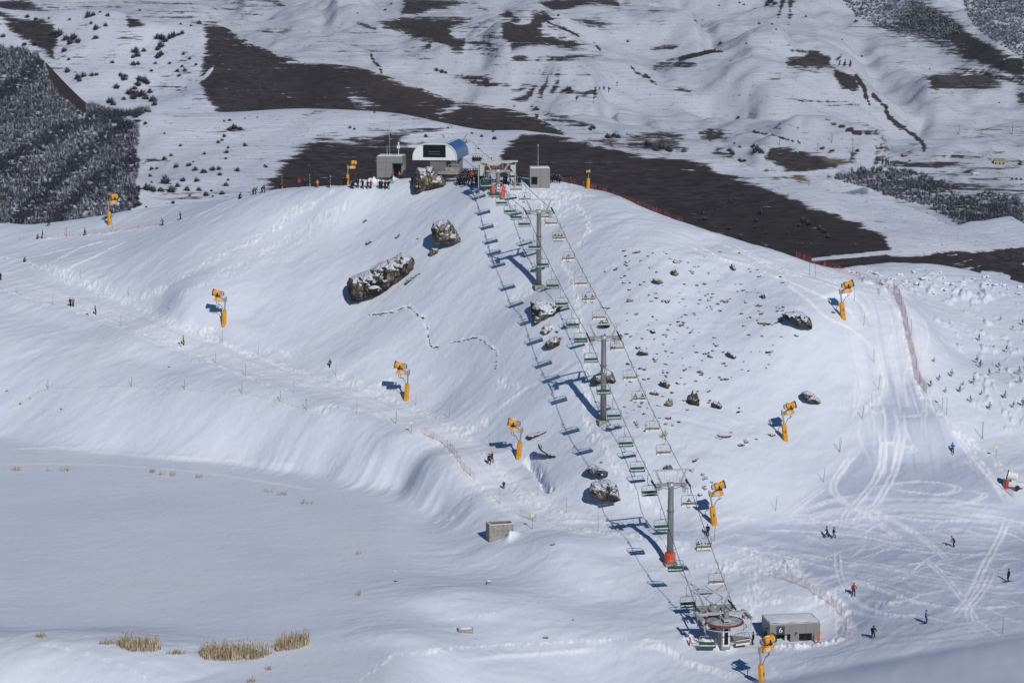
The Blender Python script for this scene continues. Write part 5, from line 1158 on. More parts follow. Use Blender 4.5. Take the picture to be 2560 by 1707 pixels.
# ------------------------------------------------------------------ people
SKIN = mat('skin', (.45, .27, .19), .6); MITT = mat('glove_black', (.02, .02, .022), .7); BOOT = mat('boot_dark', (.03, .03, .035), .5)
def figure_mesh(name, J, seg):
    """one continuous skinned body; J joint -> (x,y,z,r), seg list of (a,b,slot)"""
    keys = list(J); ix = {k: i for i, k in enumerate(keys)}
    me = bpy.data.meshes.new(name); me.from_pydata([J[k][:3] for k in keys], [(ix[a], ix[b]) for a, b, _ in seg], [])
    o = bpy.data.objects.new(name, me); COL.objects.link(o)
    md = o.modifiers.new('skin', 'SKIN'); md.use_smooth_shade = True
    for k in keys:
        sv = me.skin_vertices[0].data[ix[k]]; r = J[k][3]; fat = 1.26 if k[:3] in ('pel', 'wai', 'che', 'hip', 'kne', 'sho', 'elb', 'ank') else 1.0; r = tuple(q * fat for q in r) if isinstance(r, tuple) else r * fat; sv.radius = (r, r) if not isinstance(r, tuple) else r; sv.use_root = (k == 'pelvis')
    o.modifiers.new('sub', 'SUBSURF').levels = 1
    bpy.context.view_layer.update()
    out = bpy.data.meshes.new_from_object(o.evaluated_get(bpy.context.evaluated_depsgraph_get())); out.name = name
    bpy.data.objects.remove(o)
    co = np.empty(len(out.vertices) * 3, np.float32); out.vertices.foreach_get('co', co); co = co.reshape(-1, 3)
    cen = np.array([co[list(p.vertices)].mean(0) for p in out.polygons])
    best = np.full(len(cen), 1e9); slot = np.zeros(len(cen), np.int32)
    for a, b, s in seg:
        A, B = np.array(J[a][:3]), np.array(J[b][:3]); d = B - A; t = np.clip(((cen - A) @ d) / (d @ d + 1e-9), 0, 1)
        q = np.linalg.norm(cen - A - t[:, None] * d, axis=1); k = q < best; best[k] = q[k]; slot[k] = s
    out.materials.clear()
    for q in range(5): out.materials.append(SKIN)
    out.polygons.foreach_set('material_index', slot); out.polygons.foreach_set('use_smooth', np.ones(len(cen), bool))
    return out
def pose(hip=.92, lean=0.0, twist=0.0, legs=((.10, 0, 0, .5), (.10, 0, 0, .5)), arms=((.28, -.02, -.28, .26, .06, -.50), (.28, -.02, -.28, .26, .06, -.50)), coat=0.0, headf=0.0):
    """J for a 1.75 m figure facing +y. legs: (half width, foot y, foot z, knee forward); arms: elbow xyz and hand xyz from the shoulder line"""
    J = {}; S = []
    ln = lambda h: (0.0, math.sin(lean) * h, hip + math.cos(lean) * h)
    def jt(k, p, r): J[k] = (p[0], p[1], p[2], r)
    jt('pelvis', (0, 0, hip), (.165, .125)); jt('waist', ln(.18), (.155, .115)); jt('chest', ln(.40), (.18, .125)); jt('neck', ln(.56), .062)
    h = ln(.64); jt('jaw', (0, h[1] + .02 + headf * .4, h[2]), .078); h = ln(.74); jt('skull', (0, h[1] + .01 + headf, h[2]), .10); jt('crown', (0, h[1] + headf, h[2] + .09), .07)
    h = ln(.69); jt('nose', (0, h[1] + .115 + headf * .8, h[2]), .018)
    S += [('pelvis', 'waist', 1), ('waist', 'chest', 1), ('chest', 'neck', 1), ('neck', 'jaw', 2), ('jaw', 'skull', 2), ('skull', 'crown', 3), ('jaw', 'nose', 2)]
    sh = ln(.50)
    for i, sx in enumerate((-1, 1)):
        w, fy, fz, kf = legs[i]; n = 'lr'[i]
        hx = sx * .10; foot = Vector((sx * w * 1.1, fy, fz + .09)); hp = Vector((hx, 0, hip - .06)); mid = (hp + foot) / 2
        L = .84; d = (hp - foot).length; bend = math.sqrt(max(0, (L / 2) ** 2 - (d / 2) ** 2)); fw = Vector((0, kf, .0)); kn = mid + (fw.normalized() * bend if fw.length > 0 else Vector())
        jt('hip' + n, hp, .105); jt('knee' + n, kn, .072); jt('ankle' + n, foot, .055); jt('toe' + n, (foot.x + sx * .03, foot.y + .17, foot.z - .045), .045); jt('heel' + n, (foot.x, foot.y - .05, foot.z - .04), .045)
        S += [('pelvis', 'hip' + n, 0), ('hip' + n, 'knee' + n, 0), ('knee' + n, 'ankle' + n, 0), ('ankle' + n, 'toe' + n, 4), ('ankle' + n, 'heel' + n, 4)]
        ex, ey, ez, ax, ay, az = arms[i]
        s_ = Vector((sx * .20, sh[1], sh[2])); e = Vector((sx * ex, sh[1] + ey, sh[2] + ez)); hd = Vector((sx * ax, sh[1] + ay, sh[2] + az))
        jt('sho' + n, s_, .072); jt('elb' + n, e, .055); jt('wri' + n, hd, .04); u = (hd - e).normalized(); pm = hd + u * .07; jt('palm' + n, pm, (.042, .026))
        S += [('chest', 'sho' + n, 1), ('sho' + n, 'elb' + n, 1), ('elb' + n, 'wri' + n, 1), ('wri' + n, 'palm' + n, 4)]
        side = u.cross(Vector((1, 0, 0))); side = side.normalized() if side.length > .1 else Vector((0, 1, 0)); nrm = u.cross(side)
        for f, (o_, ln_) in enumerate(((-.03, .062), (-.01, .075), (.011, .07), (.03, .055))):
            b = pm + u * .035 + side * o_; jt(f'f{f}a' + n, b, .0105); jt(f'f{f}b' + n, b + u * ln_ * .55 + nrm * .008 * sx, .0095); jt(f'f{f}c' + n, b + u * ln_ * .9 + nrm * .03 * sx, .008)
            S += [('palm' + n, f'f{f}a' + n, 4), (f'f{f}a' + n, f'f{f}b' + n, 4), (f'f{f}b' + n, f'f{f}c' + n, 4)]
        b = pm - side * .045 - u * .02; jt('tha' + n, b, .0115); jt('thb' + n, b - side * .025 + u * .045, .0095); S += [('palm' + n, 'tha' + n, 4), ('tha' + n, 'thb' + n, 4)]
    return J, S, ln
POSES = {
 'stand': dict(), 'stand2': dict(legs=((.12, .06, 0, .5), (.12, -.06, 0, .5)), arms=((.27, .02, -.27, .16, .24, -.38), (.29, -.03, -.28, .27, .05, -.52)), headf=.02),
 'walk': dict(hip=.89, lean=.10, legs=((.09, .28, 0, .5), (.09, -.30, .05, .5)), arms=((.26, -.12, -.26, .24, -.18, -.48), (.26, .10, -.26, .22, .28, -.42))),
 'ski': dict(hip=.78, lean=.32, legs=((.15, .04, 0, 1), (.15, -.04, 0, 1)), arms=((.32, .10, -.24, .30, .34, -.32), (.32, .10, -.24, .30, .34, -.32)), headf=.05),
 'bend': dict(hip=.86, lean=.55, legs=((.13, .10, 0, .8), (.13, -.10, 0, .8)), arms=((.26, .10, -.26, .20, .26, -.46), (.26, .10, -.26, .20, .26, -.46)), headf=.06),
 'crouch': dict(hip=.38, lean=.45, legs=((.16, .12, 0, 1), (.16, .12, 0, 1)), arms=((.28, .12, -.24, .20, .32, -.36), (.28, .12, -.24, .20, .32, -.36)), headf=.04),
 'sit': dict(hip=.46, lean=-.05, legs=((.11, .44, -.0, 1), (.11, .46, .02, 1)), arms=((.27, .06, -.26, .18, .30, -.32), (.27, .06, -.26, .18, .30, -.32))),
}
FIG = {}; LNF = {}
for k_, kw in POSES.items():
    J, S, ln_ = pose(**kw)
    if k_ == 'sit':   # thighs level, shins hanging
        for i, sx in enumerate((-1, 1)):
            n = 'lr'[i]; J['hip' + n] = (sx * .10, .02, .46, .105); J['knee' + n] = (sx * .14, .44, .47, .074); J['ankle' + n] = (sx * .14, .47 + .04 * i, .06, .055)
            J['toe' + n] = (sx * .15, .66 + .04 * i, .03, .046); J['heel' + n] = (sx * .14, .42 + .04 * i, .01, .045)
    FIG[k_] = figure_mesh('person_' + k_, J, S); LNF[k_] = ln_(.76), POSES[k_].get('headf', 0)
def cloth(rgb): return mat('cloth_%d_%d_%d' % tuple(int(c * 255) for c in rgb), rgb, .85, var=.15, spec=.1)
PAL = {'black': (.016, .016, .019), 'charcoal': (.035, .036, .042), 'navy': (.02, .03, .075), 'blue': (.02, .10, .36), 'sky': (.06, .32, .60), 'red': (.42, .03, .03), 'maroon': (.11, .02, .025), 'orange': (.55, .10, .02), 'amber': (.60, .28, .03),
       'grey': (.17, .17, .17), 'tan': (.26, .19, .13), 'olive': (.05, .055, .03), 'white': (.65, .65, .66), 'jeans': (.10, .14, .20), 'green': (.03, .32, .08), 'brown': (.07, .045, .035)}
HATM = {}
def hat_mesh(k_):
    if k_ in HATM: return HATM[k_]
    (x, y, z), hf = LNF[k_]; m = MB(); m.ell((x, y + hf, z + .02), (.118, .128, .115), 0, 12, 8)
    me = m.build('hat', [MITT], None, True); d = me.data; bpy.data.objects.remove(me); HATM[k_] = d; return d
def goggles_mesh():
    m = MB(); m.box((0, 0, 0), (.17, .05, .06)); o = m.build('goggles', [BLACK]); d = o.data; bpy.data.objects.remove(o); return d
GOG = goggles_mesh()
m_ = MB(); m_.add([(-.05, -.75, 0), (.05, -.75, 0), (.05, .75, 0), (0, .93, .09), (-.05, .75, 0), (-.05, -.75, .02), (.05, -.75, .02), (.05, .75, .02), (0, .93, .11), (-.05, .75, .02)], [(0, 4, 3, 2, 1), (5, 6, 7, 8, 9), (0, 1, 6, 5), (1, 2, 7, 6), (2, 3, 8, 7), (3, 4, 9, 8), (4, 0, 5, 9)])
_so = m_.build('ski', [mat('ski_dark', (.06, .05, .055), .4)]); SKI = _so.data; bpy.data.objects.remove(_so)
m_ = MB(); m_.cyl((0, 0, 0), (0, 0, 1.15), .011, n=6); m_.lathe([(.06, .045), (.07, .045)], (0, 0, 0), (0, 0, 1), 8); m_.cyl((0, 0, 1.02), (0, 0, 1.17), .02, n=6)
_so = m_.build('ski_pole', [STEEL_D]); SPOLE = _so.data; bpy.data.objects.remove(_so)
def person(loc, p, face, top, legs, label, hat='black', skis=False, scale=1.0, group=None, goggles=False, poles=False, tilt=0.0):
    """face: heading in degrees, 0 looks away from the viewer, 180 towards"""
    o = bpy.data.objects.new('person', FIG[p]); COL.objects.link(o)
    o.location = loc; o.rotation_euler = (0, 0, R(-face)); o.scale = (scale,) * 3
    for i, c in enumerate((PAL[legs], PAL[top], None, PAL[hat], None)):
        s = o.material_slots[i]; s.link = 'OBJECT'; s.material = cloth(c) if c else (SKIN if i == 2 else MITT)
    tag(o, label, 'person', group)
    h = bpy.data.objects.new('hat', hat_mesh(p)); COL.objects.link(h); h.parent = o
    h.material_slots[0].link = 'OBJECT'; h.material_slots[0].material = cloth(PAL[hat])
    if goggles:
        (x, y, z), hf = LNF[p]; g = bpy.data.objects.new('goggles', GOG); COL.objects.link(g); g.parent = o; g.location = (x, y + hf * .9 + .095, z - .01)
    if skis:
        for sx in (-1, 1):
            k = bpy.data.objects.new('ski', SKI); COL.objects.link(k); k.parent = o
            w = .16 if p != 'sit' else .14; k.location = (sx * w, (.05 if p != 'sit' else .5), (.0 if p != 'sit' else -.02)); k.rotation_euler = (0 if p != 'sit' else .1, 0, 0)
    if poles:
        for sx, nm in ((-1, 'left'), (1, 'right')):
            k = bpy.data.objects.new('ski_pole', SPOLE); COL.objects.link(k)
            q = Vector((sx * .30, .34 + math.sin(POSES[p].get('lean', 0)) * .5, 0)); q.rotate(o.rotation_euler); k.location = Vector(loc) + q + Vector((0, 0, .05)); k.rotation_euler = (R(22), 0, R(-face))
            tag(k, f'thin dark ski pole in the {nm} hand of the {poles}', 'ski pole', 'ski poles')
    return o
def stand(pts, *a, **k): return person(gp(*pts), *a, **k)
Z8f = lambda a, b: Z8([(a, b)])[0]; A3f = lambda a, b: A3([(a, b)])[0]; A2f = lambda a, b: A2([(a, b)])[0]; Z6f = lambda a, b: Z6([(a, b)])[0]
Z4f = lambda a, b: Z4([(a, b)])[0]; Z5f = lambda a, b: Z5([(a, b)])[0]
# on the flat by the drive station
stand(A3f(165, 690), 'stand', 200, 'black', 'black', 'person in black standing on skis by the lower yellow snow cannon', skis=True)
stand(A3f(877, 701), 'walk', 275, 'charcoal', 'black', 'person in dark jacket walking, the one with the raised hand of the walking pair')
stand(A3f(915, 706), 'walk', 95, 'black', 'jeans', 'person in dark jacket and pale jeans striding right beside another walker')
stand(A3f(1637, 755), 'bend', 260, 'maroon', 'black', 'person in maroon top and black trousers stooping on the tracked flat')
stand(A3f(1625, 196), 'ski', 10, 'blue', 'black', 'person in bright blue jacket skiing on the right hand piste', skis=True)
stand(A3f(1960, 962), 'stand2', 250, 'navy', 'black', 'person in navy jacket on a snowboard near the curved track', skis=True, hat='charcoal')
stand(A3f(1034, 1038), 'ski', 180, 'red', 'black', 'person in red jacket skiing on the flat above the hut', skis=True, goggles=True, hat='maroon', scale=1.05)
stand(A3f(1466, 1211), 'stand2', 100, 'blue', 'navy', 'person in royal blue jacket gliding with skis apart', skis=True, hat='navy')
stand(A3f(1149, 1296), 'ski', 170, 'black', 'black', 'person all in black poling on skis to the right of the hut', skis=True, poles='black skier right of the hut', scale=1.08)
stand(A3f(436, 1340), 'stand', 300, 'black', 'black', 'lift attendant in black standing between drive station and hut')
# on the long path at the left
stand(A2f(888, 263), 'walk', 150, 'navy', 'black', 'person in navy jacket walking on the path, front one of a pair', hat='navy')
stand(A2f(905, 252), 'walk', 150, 'maroon', 'black', 'person in maroon jacket walking on the path behind a navy one', hat='maroon')
stand(A2f(977, 409), 'stand', 190, 'black', 'black', 'child in black with a white hood standing on the path', hat='white', scale=.72)
stand(Z6f(2122, 1228), 'walk', 200, 'olive', 'olive', 'person in olive clothes walking up off the path edge', scale=.85)
stand(Z6f(1179, 1086), 'stand', 90, 'grey', 'black', 'person in a grey coat standing beside the yellow marker sign', hat='grey')
stand(Z6f(613, 891), 'stand', 90, 'navy', 'charcoal', 'person in dark navy standing alone at the path edge, left of the tall cannon')
stand(Z6f(453, 838), 'walk', 180, 'black', 'black', 'person in black walking on the path close beside a tan coated one', hat='charcoal')
stand(Z6f(471, 839), 'walk', 180, 'tan', 'brown', 'person in a tan coat walking on the path close beside a black one', hat='brown')
stand(Z6f(6, 667), 'ski', 200, 'black', 'charcoal', 'person in black skiing in at the left edge of the path', skis=True)
stand(Z6f(152, 554), 'crouch', 100, 'black', 'black', 'person in black sitting on the upper edge of the path')
# on the shelf at the upper left
stand(Z6f(312, 320), 'walk', 80, 'black', 'black', 'person in black skiing along the shelf in front of the wood', skis=True)
stand(Z6f(274, 402), 'stand', 270, 'charcoal', 'black', 'person in charcoal standing over a seated one on the shelf')
stand(Z6f(236, 406), 'crouch', 90, 'maroon', 'black', 'person in dark red sitting on the snow of the shelf', hat='maroon')
stand(Z6f(545, 384), 'walk', 90, 'black', 'black', 'person in black walking along the shelf near the far cannon')
stand(Z6f(1050, 315), 'bend', 250, 'sky', 'black', 'person in light blue jacket skating up the shelf', hat='sky', skis=True, poles='light blue skier on the shelf')
stand(Z6f(1158, 282), 'stand2', 90, 'black', 'black', 'person in black standing above the light blue skier')
for i, (a, b) in enumerate(((57, 297), (90, 299))):
    person(gp(*Z6f(a, b + 6)) + Vector((0, 2, -.6)), 'stand', 160 + 40 * i, 'black', 'black', 'person in black half hidden behind the snow lip at the left edge', group='pair behind the snow lip', hat='black' )
# on the skyline, left of the hilltop
stand(Z6f(1537, 148), 'crouch', 120, 'black', 'black', 'person in black crouching alone on the skyline left of the ridge', scale=1.15)
stand(Z6f(1624, 122), 'bend', 110, 'black', 'black', 'person in black stooping on the skyline, first of two close pairs', scale=1.0)
stand(Z6f(1640, 119), 'bend', 70, 'olive', 'black', 'person in black with a greenish pack stooping on the skyline', hat='olive')
stand(Z6f(1680, 110), 'bend', 100, 'black', 'black', 'person in black stooping on the skyline, left one of the upper pair')
stand(Z6f(1699, 107), 'stand2', 80, 'charcoal', 'black', 'person in charcoal upright on the skyline beside a stooping one')
stand(Z6f(1804, 83), 'crouch', 180, 'black', 'black', 'person in black sitting beside a yellow striped pole on the skyline', scale=1.1)
stand(Z6f(1832, 82), 'crouch', 180, 'maroon', 'black', 'person in dark red sitting low behind the skyline', scale=.9)
stand(Z6f(1923, 74), 'stand', 180, 'red', 'charcoal', 'person in bright red jacket standing on the skyline', hat='red', scale=1.1)
stand(Z6f(1961, 68), 'stand2', 200, 'maroon', 'black', 'person in dark maroon standing next to the bright red one')
stand(Z6f(2041, 74), 'stand', 170, 'amber', 'orange', 'person in yellow and orange clothes on the skyline', hat='orange', scale=.9)
stand(Z6f(2116, 76), 'stand2', 180, 'navy', 'black', 'person in dark blue standing by the last striped pole before the cannon', scale=.9)
stand(Z6f(2205, 55), 'stand', 120, 'black', 'black', 'person in black on the snow bank left of the hilltop cannon', scale=.95)
# below the square cabin
for a, b, p, f, tc, lc, lab, s in ((45, 802, 'stand', 190, 'black', 'black', 'person in black with skis, left of a couple below the cannon', 1.0), (76, 802, 'stand2', 200, 'charcoal', 'black', 'person in charcoal, right of a couple below the cannon', 1.0),
    (133, 856, 'stand', 150, 'grey', 'navy', 'person in grey jacket standing at the left end of the hilltop row', 1.0), (155, 858, 'stand2', 170, 'black', 'black', 'person in black just right of the grey jacketed one', 1.05), (210, 848, 'stand', 180, 'black', 'black', 'slim person in black standing alone in a gap of the row', 1.1),
    (270, 856, 'bend', 200, 'black', 'black', 'person in black stooping left of the two red ones', 1.25), (325, 858, 'stand2', 190, 'maroon', 'black', 'person in dark maroon next to the red coat', 1.0), (363, 856, 'stand', 180, 'red', 'black', 'person in a red coat at the end of the hilltop row', 1.0),
    (470, 859, 'stand', 160, 'black', 'black', 'person in black, leftmost of four below the square cabin', 1.05), (492, 860, 'stand2', 200, 'charcoal', 'black', 'person in charcoal, second of four below the square cabin', 1.05), (531, 862, 'walk', 180, 'black', 'black', 'person in black walking, third of four below the square cabin', 1.05),
    (566, 862, 'walk', 160, 'black', 'charcoal', 'person in black walking, last of four below the square cabin', 1.05), (605, 798, 'walk', 120, 'black', 'green', 'person in black jacket and bright green trousers below the square cabin', 1.1), (852, 802, 'stand', 180, 'black', 'black', 'person in black standing behind the hilltop boulder', 1.0),
    (700, 700, 'stand', 180, 'orange', 'charcoal', 'person in orange at the doorway of the square cabin', .9)):
    P_ = gp(*Z4f(a, b)); person(P_, p, f, tc, lc, lab, scale=s, hat='black' if tc not in ('red', 'maroon', 'orange') else tc, skis=(a == 45))
# crowd beside the terminal
rc = random.Random(5); n_ = 0
for row, (b, xs) in enumerate(((800, (1385, 1405, 1425, 1445, 1465, 1485, 1505)), (775, (1390, 1415, 1435, 1460, 1480, 1520, 1585, 1615)), (750, (1400, 1420, 1445, 1470, 1495, 1520, 1600, 1628)), (728, (1410, 1440, 1475, 1500, 1530, 1575, 1605)), (708, (1420, 1450, 1480, 1510, 1560, 1590)), (690, (1405, 1440, 1470, 1500)), (815, (1395, 1430, 1450, 1475)))):
    for x in xs:
        q = gp(*Z4f(x + rc.uniform(-6, 6), b + rc.uniform(-6, 6))); 
        person(q, rc.choice(['stand', 'stand2', 'walk']), rc.uniform(0, 360), rc.choice(['black', 'black', 'charcoal', 'navy', 'brown']), rc.choice(['black', 'charcoal', 'navy']), 'person in dark ski clothes in the packed queue beside the domed terminal', scale=rc.uniform(1.0, 1.12), group='queue beside the domed terminal')
stand(Z4f(1552, 765), 'stand2', 200, 'orange', 'black', 'person in orange red jacket standing out of the dark queue', scale=1.15, hat='black')
stand(Z4f(1548, 822), 'stand', 180, 'black', 'black', 'tall person in black at the front right corner of the queue', scale=1.15)
stand(Z4f(1600, 825), 'walk', 150, 'navy', 'navy', 'person in navy stepping away from the queue to the right', scale=1.05)
stand(Z4f(1705, 795), 'stand', 180, 'red', 'black', 'person in red jacket between the queue and the return station', scale=1.05, hat='black')
stand(Z4f(1672, 800), 'stand2', 190, 'black', 'black', 'person in black left of the red jacket by the return station')
stand(Z4f(1738, 795), 'stand', 170, 'charcoal', 'black', 'person in charcoal right of the red jacket by the return station', scale=.9)
for a, b, f_ in ((1765, 802, 100), (1648, 806, 30), (1620, 800, 250), (1925, 800, 80), (1955, 806, 200), (1640, 780, 160), (1660, 776, 200)):
    stand(Z4f(a, b), 'stand2', f_, 'black', 'black', 'person in black in the loose group around the return station', scale=1.05, group='loose group around the return station')
stand(Z4f(2004, 815), 'walk', 260, 'black', 'black', 'person in black leaning over a child right of the return station', scale=.95)
stand(Z4f(2030, 818), 'stand', 120, 'brown', 'black', 'small child in brown right of the return station', scale=.62, hat='brown')
stand(Z4f(2066, 815), 'stand2', 190, 'charcoal', 'black', 'person in charcoal, left of three close together by the small cabin', scale=.95)
stand(Z4f(2093, 822), 'stand', 180, 'black', 'black', 'tall person in black, middle of three by the small cabin', scale=1.12)
stand(Z4f(2118, 822), 'stand2', 160, 'black', 'navy', 'person in black with navy trousers, right of three by the small cabin', scale=1.08)
for a, b, tc, lab in ((1140, 397, 'black', 'person in black, first of the group right of the small cabin'), (1160, 388, 'charcoal', 'person in charcoal, second of the group right of the small cabin'), (1180, 388, 'black', 'tall person in black, third of the group right of the small cabin'),
                      (1217, 392, 'black', 'person in black next to the blue jacket right of the small cabin'), (1249, 395, 'blue', 'person in blue jacket at the end of the group right of the small cabin')):
    stand(Z5f(a, b), 'stand2', random.uniform(120, 240), tc, 'black', lab, scale=1.1 if 'tall' in lab else 1.0, hat=tc)
stand(Z5f(1352, 392), 'crouch', 90, 'black', 'black', 'person in black sitting on the skyline left of the facing cannon', scale=1.2)
# riders on the chairs
seatx = {1: (.0,), 2: (-.55, .62), 3: (-.62, .0, .55), 4: (-.78, -.25, .25, .78)}
wh = {1: ('only',), 2: ('left', 'right'), 3: ('left', 'middle', 'right'), 4: ('leftmost', 'second', 'third', 'rightmost')}
rc = random.Random(9)
for p, rz, n, lab in SEATED:
    for i, x in enumerate(seatx[n]):
        q = Vector((x, .05, -2.955 - .36)); q.rotate(Matrix.Rotation(rz, 3, 'Z')); small = (n == 4 and i in (1, 2))
        tc = rc.choice(['black', 'charcoal', 'black', 'navy']) if not (n == 4 and i == 2) else 'maroon'
        person(Vector(p) + q, 'sit', -math.degrees(rz), tc, 'black', f'rider in {tc} clothes, {wh[n][i]} rider on the {lab}', skis=True, scale=.82 if small else 1.0, hat=tc)
for i, x in enumerate((-.6, -.1, .35, .8)):
    q = Vector((x, .05, -2.955 - .46)); q.rotate(Matrix.Rotation(R(175), 3, 'Z')); person(Vector(FARCHAIR) + q, 'sit', 185, 'charcoal', 'black', f'rider in dark clothes, {wh[4][i]} on the chair right of the terminal', hat='charcoal')
# ------------------------------------------------------------------ rocks
from mathutils.geometry import delaunay_2d_cdt
from mathutils import noise as mnoise
def mat_rock(name, dark, light, snow=.55):
    m, t, b = new_mat(name)
    g = N(t, 'ShaderNodeNewGeometry'); pos = g.outputs['Position']
    n1 = noise(t, .9, 6, pos, .65, scl=(1, 1, .35)); n2 = noise(t, 3.0, 5, pos, .6); n3 = noise(t, .35, 3, pos)
    c = mixc(t, sstep(t, n1, .35, .65), dark, light)
    c = mixc(t, sstep(t, n3, .44, .58), c, tuple(q * .4 for q in dark))
    c = mixc(t, math_(t, 'MULTIPLY', sstep(t, n2, .5, .7), .6), c, tuple(q * .5 for q in dark))
    vo = N(t, 'ShaderNodeTexVoronoi', feature='DISTANCE_TO_EDGE'); vo.inputs['Scale'].default_value = .55
    mp = N(t, 'ShaderNodeMapping'); mp.inputs['Scale'].default_value = (1, 1, .45); mp.inputs['Rotation'].default_value = (.3, .5, .2); link(t, pos, mp.inputs[0]); link(t, mp.outputs[0], vo.inputs['Vector'])
    ck = sstep(t, math_(t, 'ADD', vo.outputs[0], math_(t, 'MULTIPLY', n2, .10)), .05, .13)
    c = mixc(t, ck, tuple(q * .25 for q in dark), c)
    sx = N(t, 'ShaderNodeSeparateXYZ'); link(t, g.outputs['Normal'], sx.inputs[0])
    v = math_(t, 'ADD', sx.outputs[2], math_(t, 'MULTIPLY', math_(t, 'SUBTRACT', n3, .5), 1.0))
    v = math_(t, 'ADD', v, math_(t, 'MULTIPLY', math_(t, 'SUBTRACT', n1, .5), .55))
    c = mixc(t, sstep(t, v, snow, snow + .10), c, (0.74, 0.765, 0.83))
    link(t, c, b.inputs['Base Color']); b.inputs['Roughness'].default_value = .9; b.inputs['Specular IOR Level'].default_value = .15
    bump(t, math_(t, 'ADD', math_(t, 'ADD', n1, n2), math_(t, 'MULTIPLY', ck, .6)), .3, .9, b); return m
ROCK = mat_rock('rock_grey', (.15, .13, .11), (.33, .28, .22), .66); ROCK_T = mat_rock('rock_tan', (.19, .155, .115), (.40, .32, .22), .72)
ROCK_S = mat_rock('rock_snowed', (.12, .105, .09), (.29, .245, .19), .42); ROCK_D = mat_rock('rock_dark', (.05, .045, .04), (.28, .235, .18), .62)
def boulder(poly, m, label, thick=.55, lean=.5, seed=1, rough=.10, name='boulder', sink=4, cat='boulder', dY=0.0, group=None):
    """rock with its own distance, size and thickness; poly = outline seen from the photographer's side"""
    pts = [Vector(p) for p in poly]
    xb = max(pts, key=lambda q: q.y); g = gp(xb.x, xb.y); Y0 = g.y + dY
    out = []
    for a, b in zip(pts, pts[1:] + pts[:1]):
        L = (b - a).length; n = max(1, int(L / max(2.5, (max(p.x for p in pts) - min(p.x for p in pts)) / 22)))
        for k in range(n):
            p = a.lerp(b, k / n); j = mnoise.noise(Vector((p.x * .12, p.y * .12, seed * 7.3))) * 2.2; out.append(Vector((p.x + j, p.y + j * .7)))
    ymax = max(q.y for q in out)
    x0, x1 = min(q.x for q in out), max(q.x for q in out); y0 = min(q.y for q in out)
    st = max(2.0, max(x1 - x0, ymax - y0) / 22)
    n = len(out); inner = []
    y = y0
    while y < ymax:
        x = x0
        while x < x1:
            p = Vector((x + random.uniform(-.3, .3) * st, y + random.uniform(-.3, .3) * st)); d = 1e9; ins = False
            for i in range(n):
                a, b = out[i], out[(i + 1) % n]; e = b - a; t = max(0, min(1, (p - a).dot(e) / (e.length_squared or 1e-9))); d = min(d, (p - a - e * t).length)
                if (a.y > p.y) != (b.y > p.y) and p.x < (b.x - a.x) * (p.y - a.y) / ((b.y - a.y) or 1e-9) + a.x: ins = not ins
            if ins and d > st * .45: inner.append((p, d))
            x += st
        y += st
    allp = out + [p for p, _ in inner]; dd = [0.0] * n + [d for _, d in inner]
    v2, e2, f2, *_ = delaunay_2d_cdt([p.copy() for p in allp], [(i, (i + 1) % n) for i in range(n)], [list(range(n))], 1, 1e-4)
    k_ = mpp(g); dm = max(dd) or 1
    lookup = {}
    def depth_of(p):
        return min(range(len(allp)), key=lambda i: (allp[i] - p).length_squared)
    vs = []; nv = len(v2); th = min(x1 - x0, (ymax - y0) * 1.6) * k_ * thick
    base = Vector((0, 0, 0)); fr, bk = [], []
    for p in v2:
        i = depth_of(p); q = math.sqrt(max(0, 1 - (1 - dd[i] / dm) ** 2))
        Yp = Y0 + (ymax - p.y) * k_ * lean
        nz = mnoise.fractal(Vector((p.x * .05, p.y * .05, seed)), .8, 2.1, 4) + .8 * abs(mnoise.noise(Vector((p.x * .09, p.y * .05, seed + 9))))
        fr.append(at(p.x, p.y, Yp - q * th * (.8 + .24 * nz))); bk.append(at(p.x, p.y, Yp + .05 + q * th * .8))
    cen = sum(fr, Vector()) / len(fr); cen.z = min(q.z for q in fr)
    vs = [q - cen for q in fr] + [q - cen for q in bk]; fs = []
    for f in f2:
        f = list(f)
        a, b, c = (v2[i] for i in f[:3]); ccw = (b - a).cross(c - a) > 0
        fr_f = f if not ccw else f[::-1]
        fs.append(tuple(fr_f[::-1])); fs.append(tuple(i + nv for i in fr_f))
    e_count = {}
    for f in f2:
        for a, b in zip(f, list(f[1:]) + [f[0]]): e_count[tuple(sorted((a, b)))] = e_count.get(tuple(sorted((a, b))), 0) + 1
    for (a, b), c in e_count.items():
        if c == 1: fs.append((a, b, b + nv, a + nv))
    me = bpy.data.meshes.new(name); me.from_pydata(vs, [], fs); me.materials.append(m)
    bm = bmesh.new(); bm.from_mesh(me); bmesh.ops.remove_doubles(bm, verts=bm.verts, dist=.02); bmesh.ops.recalc_face_normals(bm, faces=bm.faces); bm.to_mesh(me); bm.free()
    o = bpy.data.objects.new(name, me); COL.objects.link(o); o.location = cen + Vector((0, 0, -.12)); tag(o, label, cat, group); return o
boulder(Z4([(890,640),(905,600),(990,605),(1015,590),(1090,590),(1100,640),(1150,700),(1200,690),(1240,750),(1248,800),(1220,850),(1080,855),(950,890),(890,900),(848,870),(860,780),(880,690)]), ROCK_T, 'tan boulder with a snowy crown on the hilltop in front of the domed terminal', .6, .35, 1)
boulder(Z7([(595,190),(605,150),(650,122),(700,120),(730,150),(750,180),(780,230),(792,270),(740,290),(660,285),(615,290),(605,240)]), ROCK, 'rounded boulder with a snow capped head, above the huge slanting slab', .7, .4, 2)
boulder(Z7([(45,540),(60,500),(130,470),(190,450),(260,400),(350,370),(400,330),(450,350),(480,375),(493,410),(485,460),(440,500),(380,550),(300,600),(220,640),(130,655),(60,655),(52,600)]), ROCK_D, 'huge slanting rock slab streaked black and tan with snow along its top', .42, .5, 3)
